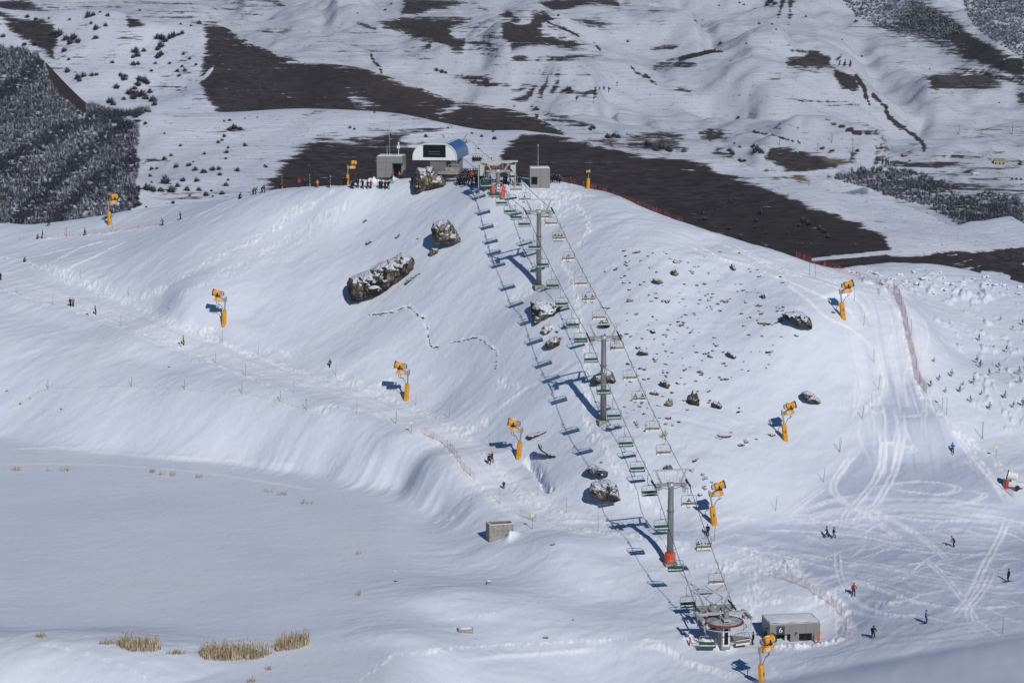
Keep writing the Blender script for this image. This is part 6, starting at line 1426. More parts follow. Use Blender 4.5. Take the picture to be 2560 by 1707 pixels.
boulder(Z7([(582,330),(600,312),(640,310),(642,340),(610,362),(585,355)]), ROCK_T, 'small tan rock just below the rounded boulder', .7, .4, 4)
boulder(Z7([(1240,660),(1250,645),(1320,640),(1400,650),(1450,660),(1470,690),(1425,740),(1400,760),(1330,780),(1285,810),(1265,810),(1250,740)]), ROCK_S, 'snow streaked dark boulder under the chairs below the upper tower', .55, .9, 5)
boulder(Z7([(1312,850),(1330,815),(1380,800),(1400,830),(1370,870),(1330,880)]), ROCK_S, 'rounded hump of snow covered rock between two darker rocks', .6, .9, 6)
boulder(Z7([(1335,930),(1370,900),(1410,885),(1440,910),(1440,945),(1400,965),(1350,965)]), ROCK_T, 'tan snow topped rock under the descending chairs', .6, .6, 7)
boulder(Z7([(1405,850),(1425,843),(1435,860),(1415,868)]), ROCK, 'tiny dark rock just above the tan snow topped one', .7, .6, 8, name='rock', cat='rock'); boulder(Z7([(1405,895),(1430,880),(1460,890),(1450,910),(1420,915)]), ROCK_D, 'dark rock touching the tan snow topped one', .7, .6, 9, name='rock', cat='rock')
boulder(Z7([(1640,1180),(1660,1140),(1700,1110),(1750,1095),(1780,1120),(1810,1180),(1800,1200),(1740,1190),(1690,1205),(1650,1200)]), ROCK, 'boulder half buried in snow directly behind the middle lift tower', .6, .6, 10)
boulder(Z7([(1690,800),(1720,765),(1740,760),(1765,810),(1765,830),(1720,825)]), ROCK_D, 'dark pointed rock behind the head of the middle lift tower', .7, .5, 11)
boulder(Z7([(1815,880),(1830,865),(1848,880),(1840,910),(1820,905)]), ROCK_T, 'tan rock beside the right sheaves of the middle tower', .7, .5, 12, name='rock', cat='rock')
boulder(A2([(1465,290),(1480,265),(1510,255),(1560,280),(1600,300),(1600,330),(1560,345),(1510,325),(1480,310)]), ROCK_S, 'low snowy rock just above the snow capped boulder', .6, .7, 13)
boulder(A2([(1475,420),(1500,370),(1560,345),(1610,350),(1650,380),(1665,430),(1678,475),(1640,480),(1560,475),(1500,450)]), ROCK_S, 'snow capped boulder with a bare right side above the lower path', .7, .6, 14)
boulder(A2([(1930,275),(1950,258),(1975,262),(1985,285),(1960,298),(1935,295)]), ROCK, 'grey rock directly behind the gantry of the lower tower', .7, .5, 15)
boulder(A2([(1545,245),(1560,240),(1578,248),(1560,254)]), ROCK_D, 'little dark stone above the low snowy rock', .7, .6, 16, name='rock', cat='rock')
boulder(Z8([(660,480),(700,465),(760,455),(800,465),(850,505),(866,550),(862,577),(810,570),(760,550),(710,520)]), ROCK_D, 'lone dark rock with a tan foot near the upper end of the right piste', .6, .6, 17)
boulder(Z8([(790,990),(830,975),(880,1000),(910,1035),(925,1062),(870,1060),(820,1045)]), ROCK_S, 'jagged grey rock with a snowy top on the lower right face', .6, .6, 18)
boulder(Z8([(50,1040),(70,1000),(85,970),(110,990),(128,1040),(125,1078),(80,1070)]), ROCK_T, 'upright tan rock, tallest of the group right of the middle tower', .7, .4, 19)
boulder(Z8([(12,1040),(40,1032),(55,1042),(30,1052)]), ROCK, 'flat grey rock leaning on the upright tan one', .7, .5, 20, name='rock', cat='rock')
boulder(Z8([(205,1070),(215,1045),(250,1045),(275,1080),(265,1100),(225,1085)]), ROCK, 'dark grey rock right of the upright tan one', .6, .5, 21)
boulder(Z8([(305,725),(330,720),(370,755),(360,772),(325,755)]), ROCK_S, 'snow mottled rock in the middle of the stony slope', .6, .6, 22, name='rock', cat='rock')
boulder(Z8([(525,350),(550,345),(565,375),(545,382)]), ROCK, 'grey rock high on the stony slope', .7, .4, 23, name='rock', cat='rock'); boulder(Z8([(330,155),(350,150),(372,190),(350,198)]), ROCK_S, 'snowy rock near the ridge tracks', .7, .5, 24, name='rock', cat='rock')
boulder(Z7([(2165,450),(2190,445),(2215,475),(2205,495),(2165,480)]), ROCK, 'rounded grey rock at the top of the stony slope', .7, .5, 25, name='rock', cat='rock'); boulder(Z7([(2040,510),(2090,508),(2112,535),(2090,548),(2050,530)]), ROCK, 'broad dark rock at the top of the stony slope', .6, .6, 26, name='rock', cat='rock')
boulder(Z7([(1945,985),(1970,965),(2010,985),(2018,1008),(1970,1005)]), ROCK_T, 'tan rock lying between middle tower and stony slope', .7, .5, 27, name='rock', cat='rock'); boulder(Z7([(1930,955),(1960,950),(1965,965),(1940,970)]), ROCK_D, 'flat dark rock above the lying tan one', .7, .5, 28, name='rock', cat='rock')
boulder(Z7([(2085,1185),(2130,1165),(2160,1200),(2145,1228),(2110,1205)]), ROCK, 'cracked grey rock above the split tan stone', .6, .5, 29, name='rock', cat='rock'); boulder(Z7([(2120,1325),(2150,1288),(2172,1300),(2176,1340),(2150,1345)]), ROCK, 'steep sided rock with snow piled on its left', .7, .5, 30, name='rock', cat='rock')
boulder(Z7([(2025,1245),(2060,1240),(2092,1258),(2085,1272),(2040,1262)]), ROCK_T, 'flat tan stone below the cracked grey rock', .6, .6, 31, name='rock', cat='rock'); boulder(Z7([(2025,845),(2050,835),(2065,860),(2045,872)]), ROCK_D, 'dark rock alone in the centre of the stony slope', .7, .5, 32, name='rock', cat='rock')
boulder(Z8([(565,1262),(600,1252),(628,1268),(600,1282)]), ROCK_D, 'dark rock beside the foot of the lower right cannon', .6, .6, 33, name='rock', cat='rock'); boulder(Z8([(975,465),(1000,458),(1022,470),(995,476)]), ROCK_D, 'dark rock beside the foot of the upper right cannon', .6, .6, 34, name='rock', cat='rock')
for i, (p, lab) in enumerate((([(145,140),(170,115),(182,128),(150,152)], 'small rock highest on the left face'), ([(165,285),(190,258),(210,265),(180,292)], 'small snowy rock left of the rounded boulder'), ([(355,240),(375,222),(395,218),(375,250)], 'small tan rock between the snowy one and the rounded boulder'))):
    boulder(Z7(p), ROCK, lab, .7, .6, 40 + i, name='rock', cat='rock')
boulder(Z7([(415,540),(440,515),(480,490),(528,465),(525,478),(480,505),(435,545)]), ROCK_S, 'thin rock rib poking out right of the huge slab', .5, .8, 44, name='rock', cat='rock')
for p, lab, s_ in ((A2([(1112,85),(1160,68),(1210,58),(1250,46),(1245,68),(1190,92),(1135,114),(1122,108)]), 'snow covered rock ledge beside the lower left cannon', 50), (A2([(1180,140),(1192,130),(1210,160),(1240,190),(1290,205),(1288,215),(1240,208),(1200,180),(1182,160)]), 'thin dark ledge arching below the snow covered one', 51)):
    boulder(p, ROCK_D if s_ == 51 else ROCK_S, lab, .5, .7, s_, name='rock_ledge', cat='rock ledge')
# the zigzag dry wall on the left face
def wall(pts, label, h=.55, seed=3):
    W = ground_line(pts, 5); m = MB(); rr = random.Random(seed); c0 = W[0]
    for a, b in zip(W[:-1], W[1:]):
        L = math.hypot(*(b - a)[:2]); n = max(1, int(L / .38))
        for k in range(n):
            if rr.random() < .3: continue
            p = a + (b - a) * ((k + .5) / n); s_ = rr.uniform(.6, 1.25); hh = h * rr.uniform(.5, 1.15)
            M_ = Matrix.Rotation(math.atan2(b[1] - a[1], b[0] - a[0]) + rr.uniform(-.3, .3), 3, 'Z') @ Matrix.Rotation(rr.uniform(-.25, .25), 3, 'Y')
            q = p - c0 + np.array((rr.uniform(-.1, .1), rr.uniform(-.15, .15), 0)); z = T.z(p[0], p[1]) - c0[2]
            m.box((q[0], q[1], z + hh * .25), (.38 * s_, .22, hh * .8), 0, M_)
            if rr.random() < .15: m.ell((q[0], q[1] + .1, z + hh * .74), (.34 * s_, .3, .12), 1, 7, 4)
    o = m.build('stone_wall', [ROCK_D, M_SNOWCAP], None, False, Vector(c0)); tag(o, label, 'wall'); return o
wall(Z7([(175,755),(240,748),(300,742),(380,722),(410,706),(455,702),(490,735),(530,768),(550,775),(575,830),(578,890),(590,940),(610,962),(655,962)]), 'low zigzag dry stone wall capped with snow on the left face', .24, 3)
wall(Z7([(690,945),(750,930),(820,915),(890,900),(940,920),(980,960),(1020,990),(1025,1050),(1015,1110)]), 'broken lower end of the dry stone wall sinking into the snow', .2, 4)
# scattered stones on the right hand slope
def stone_proto(seed):
    bm = bmesh.new(); bmesh.ops.create_icosphere(bm, subdivisions=2, radius=.5)
    for v in bm.verts:
        n_ = mnoise.fractal(v.co * 1.9 + Vector((seed * 5, 0, 0)), .9, 2, 3); v.co *= 1 + n_ * .45; v.co.z *= .62; v.co.x *= 1.15
    me = bpy.data.meshes.new('rock'); bm.to_mesh(me); bm.free(); me.materials.append(ROCK if seed % 2 else ROCK_D); return me
STONES = [stone_proto(i) for i in range(5)]
rs = random.Random(21)
def stone(p, sc, label, group):
    o = bpy.data.objects.new('rock', STONES[rs.randrange(5)]); COL.objects.link(o); o.location = p + Vector((0, 0, .06 * sc)); o.rotation_euler = (rs.uniform(-.4, .4), rs.uniform(-.4, .4), rs.uniform(0, 6.3)); o.scale = (sc * rs.uniform(.8, 1.4), sc, sc * rs.uniform(.7, 1.1)); tag(o, label, 'rock', group)
clusters = [Z8([(80,210)])[0], Z8([(160,290)])[0], Z8([(190,390)])[0], Z8([(300,405)])[0], Z8([(435,405)])[0], Z8([(520,430)])[0], Z8([(40,490)])[0], Z8([(580,550)])[0], Z8([(650,530)])[0], Z8([(240,690)])[0], Z8([(170,740)])[0], Z8([(200,760)])[0], Z8([(30,850)])[0], Z8([(130,860)])[0], Z8([(300,910)])[0], Z8([(760,625)])[0], Z8([(380,1125)])[0], Z8([(265,1285)])[0], Z8([(430,1320)])[0],
  Z7([(1940,345)])[0], Z7([(1800,455)])[0], Z7([(1860,540)])[0], Z7([(1900,660)])[0], Z7([(1730,700)])[0], Z7([(2070,640)])[0], Z7([(2110,660)])[0], Z7([(2140,665)])[0], Z7([(2190,405)])[0], Z7([(2210,410)])[0], Z7([(2060,1040)])[0], Z7([(2140,1125)])[0], Z7([(2230,820)])[0], Z7([(2145,1425)])[0], A3([(240,97)])[0], A3([(280,100)])[0], A3([(85,245)])[0], A3([(155,345)])[0], A3([(190,370)])[0], A3([(120,445)])[0], A3([(150,410)])[0], A3([(70,300)])[0], A3([(360,150)])[0], A3([(400,130)])[0]]
for a, b in clusters:
    for k in range(rs.randint(1, 3)):
        stone(gp(a + rs.uniform(-14, 14) * k, b + rs.uniform(-7, 7) * k), rs.uniform(.45, 1.0) * (1.0 if k == 0 else .6), 'dark stone poking through the thin snow of the stony slope', 'stones on the slope right of the lift')
n_ = 0
while n_ < 210:
    a = rs.uniform(1560, 1960); b = rs.uniform(620, 1080)
    if (a - 1560) * .75 + 560 > b + 160 or b > 900 + (1960 - a) * .6: continue
    stone(gp(a, b), rs.uniform(.25, .62), 'dark stone poking through the thin snow of the stony slope', 'stones on the slope right of the lift'); n_ += 1
for a, b in A2([(1268,742),(1225,1297),(1385,1190),(335,960),(325,905)]) + Z6([(395,1498),(1090,1225),(45,1380),(135,1462),(195,1425)]) + Z7([(510,250)]):
    stone(gp(a, b), rs.uniform(.4, .6), 'single dark stone on the open snow away from the stony slope', 'stray stones on the open snow')

# ------------------------------------------------------------------ poles, signs, nets
P_MATS = {'green': mat('pole_green', (.10, .26, .15), .6), 'red': mat('pole_red', (.36, .07, .06), .6), 'lime': mat('pole_lime', (.50, .58, .12), .6), 'grey': mat('pole_grey', (.19, .19, .21), .6), 'dark': mat('pole_dark', (.035, .04, .06), .6)}
POLEME = {}
def pole(px, py, col, h, label, group, lean=0.0, r=.03):
    key = (col, h, r)
    if key not in POLEME:
        m = MB(); m.cyl((0, 0, -.2), (0, 0, h), r, r * .75, 6)
        if col == 'lime':
            for k in range(3): m.cyl((0, 0, h * (.3 + .22 * k)), (0, 0, h * (.3 + .22 * k) + h * .1), r * 1.12, n=6, m=1)
        o = m.build('piste_pole', [P_MATS[col], BLACK]); POLEME[key] = o.data; bpy.data.objects.remove(o)
    o = bpy.data.objects.new('piste_pole', POLEME[key]); COL.objects.link(o); o.location = gp(px, py); o.rotation_euler = (0, lean, 0); tag(o, label, 'piste pole', group); return o
SIGN_Y = mat('sign_yellow', (.70, .72, .25), .5); SIGN_R = mat('sign_pale', (.72, .68, .62), .5)
def sign_pole(px, py, label, h=2.3, m_=None):
    t = thing('piste_marker', label, 'piste marker', gp(px, py), (0, 0, random.uniform(-.2, .2)))
    m = MB(); m.cyl((0, 0, -.2), (0, 0, h), .035, n=6); m.build('pole', [P_MATS['green']], t)
    m = MB(); m.lathe([(-.02, .26), (.02, .26)], (0, -.05, h - .35), (0, 1, 0), 16); m.build('disc', [m_ or SIGN_Y], t); return t
sign_pole(*Z6f(567, 900), 'yellow disc marker beside the lone navy walker', 1.6); sign_pole(*Z6f(1165, 1098), 'yellow disc marker beside the grey coated walker', 1.9)
sign_pole(*A2f(427, 78), 'yellow disc marker just before the red path net', 2.1); sign_pole(*A2f(1148, 648), 'yellow disc marker above the concrete intake box', 2.4)
sign_pole(*A3f(1885, 222), 'yellow disc marker at the right piste edge above the white gun', 2.0); sign_pole(*Z8f(1714, 1100), 'pale disc marker where the long red net ends', 2.4, SIGN_R)
for i, (a, b) in enumerate(Z6([(110,755),(340,828),(777,962),(1430,1062),(1385,1200),(1577,1280),(1888,1395),(1660,1155),(2158,1280)])): pole(a, b, 'grey', 2.2, 'thin grey pole lining the long path', 'grey poles along the path', .03)
for i, (a, b) in enumerate(Z6([(520,660),(827,770),(1088,860)])): pole(a, b, 'green', 1.9, 'thin pale green pole on the uphill side of the path', 'green poles uphill of the path')
for a, b in Z7([(110,1390),(365,1460),(495,1340),(715,1425)]) + A2([(335,20),(888,155),(953,495),(1350,550),(1180,450)]): pole(a, b, 'grey', 2.2, 'thin grey pole lining the long path', 'grey poles along the path', .03)
pole(*A2f(1540, 663), 'green', 2.2, 'green and red pole between concrete box and lower tower', None)
for a, b in Z8([(1140,400),(1200,560),(1267,800),(1297,975),(1255,1100),(1190,1170),(1045,1385)]) + A3([(950,190),(855,370),(570,540),(203,725),(1925,1270)]): pole(a, b, 'dark', 2.3, 'thin dark pole on the left edge of the right hand piste', 'dark poles left of the piste', random.uniform(-.05, .12))
for a, b in Z8([(845,230),(883,248),(1510,622),(1742,1140),(1975,1300)]) + A3([(1805,110)]): pole(a, b, 'dark', 2.8, 'thin dark pole on the right edge of the right hand piste', 'dark poles right of the piste')
MARK = Z6([(310,1375),(848,1355),(1188,1375),(1556,1400),(1803,1450),(1968,1500)])
for i, (a, b) in enumerate(MARK): pole(a, b, 'lime', 2.1, f'black banded lime pole of the lake bank flag rope, {ORD[i]} from the left', 'lime poles of the flag rope', .0, .05)
pts = [gp(a, b) + Vector((0, 0, .55)) for a, b in Z6([(60,1500),(135,1462),(260,1385)]) + MARK]
m = MB(); flags = []
for a, b in zip(pts[:-1], pts[1:]):
    n = 10; q = [a.lerp(b, k / n) - Vector((0, 0, .35 * 4 * (k / n) * (1 - k / n))) for k in range(n + 1)]; m.tube(q, .012, 4)
    for k in range(1, n, 2): m.box(tuple(q[k] - Vector((0, 0, .12))), (.13, .03, .14), 1)
tag(m.build('flag_rope', [P_MATS['lime'], SIGN_Y]), 'slack rope with little yellow flags strung along the lake bank', 'rope')
for i, (a, b) in enumerate(Z6([(1813,80),(1992,66),(2124,78)])): pole(a, b, 'lime', 2.6, f'black banded lime pole on the skyline, {ORD[i]} one left of the hilltop', None, 0, .06)
pole(*Z6f(722, 360), 'lime', 2.2, 'yellow pole at the foot of the far shelf cannon', None); pole(*Z6f(427, 388), 'red', 2.3, 'red pole on the shelf left of the cannon', None, 0, .06); pole(*Z4f(180, 852), 'red', 3.0, 'tall red pole behind the grey jacketed person on the hilltop', None)
pole(*Z4f(1543, 838), 'red', 1.6, 'stout orange red post in front of the queue', None, 0, .14); pole(*A4([(345, 1095)])[0], 'red', 1.1, 'stout orange red post left of the drive station', None, .1, .12)
pole(*Z4f(443, 858), 'grey', 3.4, 'thin pale pole left of the four people below the cabin', None)
def net(pts, h, label, m, dens=.22, r=.011, posts=None, name='safety_net', lean=0.0):
    W = ground_line(pts, 5); c0 = Vector(W[0]); mb = MB(); pos = []
    acc = 0; P = [Vector(W[0])]
    for a, b in zip(W[:-1], W[1:]):
        a = Vector(a); b = Vector(b); L = (b - a).length; n = max(1, round(L / dens))
        for k in range(1, n + 1):
            q = a.lerp(b, k / n); q.z = T.z(q.x, q.y); P.append(q)
    nz = max(2, round(h / dens))
    for i, p in enumerate(P):
        for j in range(nz + 1):
            z = h * j / nz
            if i + 1 < len(P):
                q = P[i + 1]; mb.add([p - c0 + Vector((0, 0, z - r)), q - c0 + Vector((0, 0, z - r)), q - c0 + Vector((0, 0, z + r)), p - c0 + Vector((0, 0, z + r))], [(0, 1, 2, 3)])
        d = (P[min(i + 1, len(P) - 1)] - P[max(0, i - 1)]).normalized() * r
        mb.add([p - c0 - d, p - c0 + d, p - c0 + d + Vector((0, 0, h)), p - c0 - d + Vector((0, 0, h))], [(0, 1, 2, 3)])
    t = thing(name, label, 'safety net', c0)
    mb.build('mesh', [m], t)
    step_ = max(1, int((posts or 2.4) / dens))
    for i in range(0, len(P), step_):
        pm_ = MB(); pm_.cyl((0, 0, -.2), (0, 0, h + .25), .03, n=6); pm_.build('post', [m], t, False, P[i] - c0)
    return t
NETR = mat('net_red', (.50, .07, .07), .7); NETP = mat('net_pink', (.50, .22, .20), .8); NETO = mat('net_orange', (.55, .10, .06), .7)
net(Z8([(1395,350),(1430,380),(1450,440),(1475,520),(1490,600),(1515,720),(1540,820),(1560,920),(1585,970),(1612,1005)]), 1.6, 'long red safety net down the right edge of the piste', NETR, .25, .030, 4)
net(Z8([(1040,210),(1100,225),(1170,245),(1260,280),(1330,305),(1390,340)]), .9, 'faint pink net along the snow shoulder at the top of the piste', NETP, .25, .009, 5)
net(Z8([(760,110),(810,128),(870,146),(940,175),(1000,192),(1045,208)]), 1.0, 'orange net along the skyline at the top of the piste', NETO, .25, .008, 6)
net(Z2([(1450,1190),(1540,1208),(1660,1240),(1800,1290),(1950,1345),(2100,1400),(2240,1450)]), .9, 'red net along the brown skyline right of the facing cannon', NETO, .28, .009, 7)
net(A3([(570,945),(640,960),(720,990),(790,1025),(830,1060),(910,1110),(950,1145),(980,1195),(995,1240),(988,1300)]), 1.1, 'pink net curving round the flat above the hut', NETP, .2, .011, 3)
net(A2([(508,90),(570,118),(625,150),(665,180),(690,215),(715,255),(740,300),(775,330),(810,365)]), 1.05, 'pink net on the outer bend of the path above the lake', NETP, .2, .011, 2.2)
net(A2([(1075,575),(1120,590),(1170,605)]), 1.0, 'short pink net by the yellow disc above the concrete box', NETP, .2, .012, 2)
net(Z6([(0,470),(120,420),(230,408),(420,392),(540,380),(720,358),(900,330),(1040,312)]), 1.0, 'pale pink net along the outer edge of the shelf', NETP, .25, .006, 6)
net(A3([(1930,415),(1960,440),(1990,465)]), 1.6, 'pink net below the white gun at the right edge', NETP, .25, .016, 2)
t = thing('warning_flag', 'orange warning flag stuck in the snow at the right end of the hut', 'flag', gp(*A4([(1862, 1058)])[0]), (0, .1, 0))
m = MB(); m.cyl((0, 0, -.2), (0, 0, 2.4), .025, n=6); m.build('pole', [P_MATS['lime']], t); m = MB(); m.prism([(-.16, .05), (.14, .05), (.10, 1.5), (-.05, 1.7)], -.05, .05); m.build('cloth', [ORANGE], t)

# ------------------------------------------------------------------ reeds, saplings, low shrubs
REED = mat('reed_straw', (.47, .37, .235), .9, var=.35, vscale=1.5, spec=.05); REEDH = mat('reed_head', (.16, .11, .07), .9)
def reed_clump(poly, n, h, label, group=None, seed=1):
    rr = random.Random(seed); xs = [p[0] for p in poly]; ys = [p[1] for p in poly]
    m = MB(); c0 = gp(sum(xs) / len(xs), sum(ys) / len(ys)); k = 0
    while k < n:
        a = rr.uniform(min(xs), max(xs)); b = rr.uniform(min(ys), max(ys)); ins = False
        for p, q in zip(poly, poly[1:] + poly[:1]):
            if (p[1] > b) != (q[1] > b) and a < (q[0] - p[0]) * (b - p[1]) / ((q[1] - p[1]) or 1e-9) + p[0]: ins = not ins
        if not ins: continue
        g = gp(a, b) - c0; hh = h * rr.uniform(.35, 1.05); w = rr.uniform(.018, .038); t = rr.uniform(0, 3.14); lx, ly = rr.gauss(0, .12) * hh, rr.gauss(0, .12) * hh
        dx, dy = math.cos(t) * w, math.sin(t) * w; top = g + Vector((lx, ly, hh)); mid = g + Vector((lx * .4, ly * .4, hh * .55)); g = g - Vector((0, 0, .1))
        m.add([g + Vector((-dx, -dy, 0)), g + Vector((dx, dy, 0)), mid + Vector((dx, dy, 0)), mid + Vector((-dx, -dy, 0)), top], [(0, 1, 2, 3), (3, 2, 4)])
        if rr.random() < .25: m.add([top + Vector((-dx, -dy, -.16)), top + Vector((dx, dy, -.16)), top + Vector((dx, dy, .02)), top + Vector((-dx, -dy, .02))], [(0, 1, 2, 3)], 1)
        k += 1
    o = m.build('reed_clump', [REED, REEDH], None, False, c0); tag(o, label, 'reeds', group)
reed_clump(A1([(690,1345),(740,1330),(850,1345),(930,1350),(970,1370),(900,1388),(760,1380)]), 380, 1.9, 'tall straw coloured reed bed, leftmost of three on the near lake shore', None, 1)
reed_clump(A1([(1190,1405),(1250,1390),(1400,1390),(1560,1395),(1640,1390),(1560,1425),(1330,1440),(1220,1430)]), 900, 2.1, 'widest straw coloured reed bed in the middle of the near lake shore', None, 2)
reed_clump(A1([(1640,1360),(1680,1330),(1760,1320),(1850,1310),(1840,1345),(1760,1370),(1650,1385)]), 520, 1.8, 'straw coloured reed bed at the right end of the near lake shore', None, 3)
for i, (a, b, w_, n) in enumerate(((100,300,50,34), (390,302,45,34), (285,304,14,10), (912,312,20,26), (965,326,20,12), (1030,330,28,22), (1185,342,28,20), (1600,428,40,14), (1680,446,40,22), (1840,500,60,22), (250,1295,40,34), (1050,1395,60,44), (650,1335,40,34), (1605,1490,22,14), (1500,1562,30,16), (620,1337,30,12))):
    reed_clump(A1([(a - w_, b), (a, b - 7), (a + w_, b), (a, b + 7)]), int(n * 1.6), .8, 'low tuft of straw poking out of the snowed over lake', 'straw tufts on the lake', 10 + i)
for i, (a, b) in enumerate(((105,800), (110,1045))): reed_clump(A2([(a - 30, b), (a, b - 9), (a + 30, b), (a, b + 9)]), 26, .8, 'low tuft of straw poking out of the snowed over lake', 'straw tufts on the lake', 40 + i)
reed_clump(A2([(1905,105),(1940,70),(1960,80),(1940,125)]), 40, 1.2, 'dry straw bush under the uphill chairs above the lower tower', None, 50)
NEEDLE = mat('needle_dark', (.028, .030, .018), .9, spec=.05); BARK = mat('bark', (.05, .035, .025), .9)
def sapling(seed):
    rr = random.Random(seed); t = thing('sapling', '', 'sapling', group='saplings right of the net')
    m = MB(); m.cyl((0, 0, -.15), (rr.uniform(-.1, .1), 0, 1.5), .035, .012, 5); m.build('trunk', [BARK], t)
    m = MB()
    for k in range(46):
        z = rr.uniform(.35, 1.5); a = rr.uniform(0, 6.28); L = (1.65 - z) * rr.uniform(.25, .5) + .06; d = Vector((math.cos(a), math.sin(a), rr.uniform(-.1, .5))) * L
        u = Vector((-d.y, d.x, 0)).normalized() * .09; b = Vector((0, 0, z)); m.add([b, b + d * .6 + u, b + d, b + d * .6 - u + Vector((0, 0, .04))], [(0, 1, 2, 3)])
    m.build('crown', [NEEDLE], t); return t
SAPL = [sapling(i) for i in range(3)]; used = [0, 0, 0]
for i, (a, b) in enumerate(Z8([(2095,525),(2175,590),(1660,800),(1955,660),(2135,735),(1940,805),(2085,835),(1695,920),(1775,895),(2020,890),(1918,945),(1850,950),(2215,880),(2220,935),(1830,1000),(1735,998),(1898,1060),(2025,1110),(2125,1035),(2240,560),(1970,1015),(1965,835),(2085,870),(2240,1080),(1640,960),(2180,1100)])):
    k = i % 3; o = SAPL[k] if not used[k] else dup(SAPL[k]); used[k] = 1
    o.location = gp(a, b); o.rotation_euler = (0, 0, i * 1.7); o.scale = (random.uniform(.55, 1.0),) * 3; o['label'] = 'small dark sapling standing in the snow to the right of the long red net'
TWIG = mat('twig_brown', (.055, .042, .036), .9, spec=.05)
def tuft(seed):
    rr = random.Random(seed); t = thing('snowy_shrub', '', 'shrub', group='low shrubs on the right snowfield')
    m = MB()
    for k in range(60):
        a = rr.uniform(0, 6.28); L = rr.uniform(.25, .6); d = Vector((math.cos(a) * .7, math.sin(a) * .7, rr.uniform(.3, 1))).normalized() * L; b = Vector((rr.uniform(-.3, .3), rr.uniform(-.3, .3), -.05)); u = Vector((-d.y, d.x, 0)).normalized() * .03
        m.add([b - u, b + u, b + d], [(0, 1, 2)])
    m.build('stems', [TWIG], t); m = MB()
    for k in range(4): m.ell((rr.uniform(-.5, .5), rr.uniform(-.2, .5), rr.uniform(.05, .25)), (rr.uniform(.2, .38), .3, rr.uniform(.12, .22)), 0, 8, 5)
    m.build('snow_load', [M_SNOWCAP], t, True); return t
TF = [tuft(i) for i in range(3)]; used = [0, 0, 0]; rr = random.Random(8)
spots = Z8([(1110,210),(1140,215),(1240,210),(1300,240),(1320,290),(1440,230),(1540,215),(1640,265),(1720,250),(1760,290),(1920,255),(2000,290),(2020,275),(2060,295),(2120,300),(2230,310),(2210,355),(1200,240),(1380,260),(1480,275),(1580,255),(1680,215),(1850,280),(1560,290),(1460,300),(1270,225),(1990,245),(2150,325),(1650,350),(1725,330)])
for i, (a, b) in enumerate(spots):
    k = i % 3; o = TF[k] if not used[k] else dup(TF[k]); used[k] = 1
    o.location = gp(a, b); o.rotation_euler = (0, 0, rr.uniform(0, 6)); o.scale = (rr.uniform(.8, 1.5),) * 3; o['label'] = 'low twiggy shrub loaded with snow on the far right snowfield'
# ------------------------------------------------------------------ shrubs and woods on the hills behind
def mat_twigs(name, dark, pale, bias=.5):
    m, t, b = new_mat(name); g = N(t, 'ShaderNodeNewGeometry'); n = noise(t, .9, 3, g.outputs['Position'], .6); n2 = noise(t, .05, 3, g.outputs['Position'])
    f = math_(t, 'ADD', math_(t, 'MULTIPLY', math_(t, 'SUBTRACT', n, .5), 1.6), math_(t, 'ADD', math_(t, 'MULTIPLY', n2, .5), attr(t, 'frost_shade')))  # the vertex value mixes real frost with painted gully shade
    c = mixc(t, sstep(t, f, bias, bias + .45), dark, pale)
    link(t, c, b.inputs['Base Color']); b.inputs['Roughness'].default_value = .95; b.inputs['Specular IOR Level'].default_value = .03; return m
FROST = mat_twigs('frosted_twigs', (.062, .068, .095), (.52, .54, .60), .27); SHRUBM = mat_twigs('bare_twigs', (.10, .092, .105), (.36, .36, .41), .36)
def twig_ball(seed, n, h=1.0):
    """a leafless bush: many fine twig blades spread through its volume"""
    rr = np.random.RandomState(seed)
    a = rr.uniform(0, 6.283, n); el = rr.uniform(.05, 1.4, n); r0 = rr.uniform(.0, .35, n)[:, None]
    d = np.stack([np.cos(a) * np.cos(el), np.sin(a) * np.cos(el), np.sin(el)], 1); L = rr.uniform(.45, 1.0, n)[:, None]
    lob = 1 + .25 * np.sin(a * 3 + seed)[:, None]
    b = d * r0 * .8; e = d * L * lob * .62 * np.array([1.0, 1.0, h]); u = np.stack([-d[:, 1], d[:, 0], rr.uniform(-.3, .3, n)], 1); u /= np.linalg.norm(u, axis=1)[:, None]; wd = rr.uniform(.012, .035, n)[:, None]
    mid = (b + e) / 2 + rr.normal(0, .03, (n, 3))
    v = np.stack([b - u * wd, b + u * wd, mid + u * wd * 1.2, e, mid - u * wd * 1.2], 1).reshape(-1, 3)
    i = np.arange(n)[:, None] * 5; f = i + np.array([[0, 1, 2, 3, 4]])
    return v.astype(np.float32), f, np.repeat(rr.uniform(-.25, .3, n), 5)
def np_mesh(name, v, f, fr, mats):
    me = bpy.data.meshes.new(name); k = f.shape[1]; me.vertices.add(len(v)); me.vertices.foreach_set('co', v.astype(np.float32).ravel())
    me.loops.add(f.size); me.loops.foreach_set('vertex_index', f.astype(np.int32).ravel()); me.polygons.add(len(f)); me.polygons.foreach_set('loop_start', np.arange(0, f.size, k, dtype=np.int32))
    q = me.attributes.new('frost_shade', 'FLOAT', 'POINT'); q.data.foreach_set('value', fr.astype(np.float32)); me.update(calc_edges=True)
    for m in mats: me.materials.append(m)
    return me
SHRUBS = []
for i in range(4):
    v, f, fr = twig_ball(30 + i, 300, 1.25); SHRUBS.append(np_mesh('shrub', v, f, fr - .1, [SHRUBM]))
rb = random.Random(31)
def shrub(Tn, px, py, wpx, label, group):
    g = Tn.hit(px, py); o = bpy.data.objects.new('shrub', SHRUBS[rb.randrange(4)]); COL.objects.link(o); s = wpx * mpp(g) * 1.0
    o.location = g - Vector((0, 0, .05 * s)); o.rotation_euler = (0, 0, rb.uniform(0, 6.3)); o.scale = (s, s, s * rb.uniform(.75, 1.05)); tag(o, label, 'shrub', group)
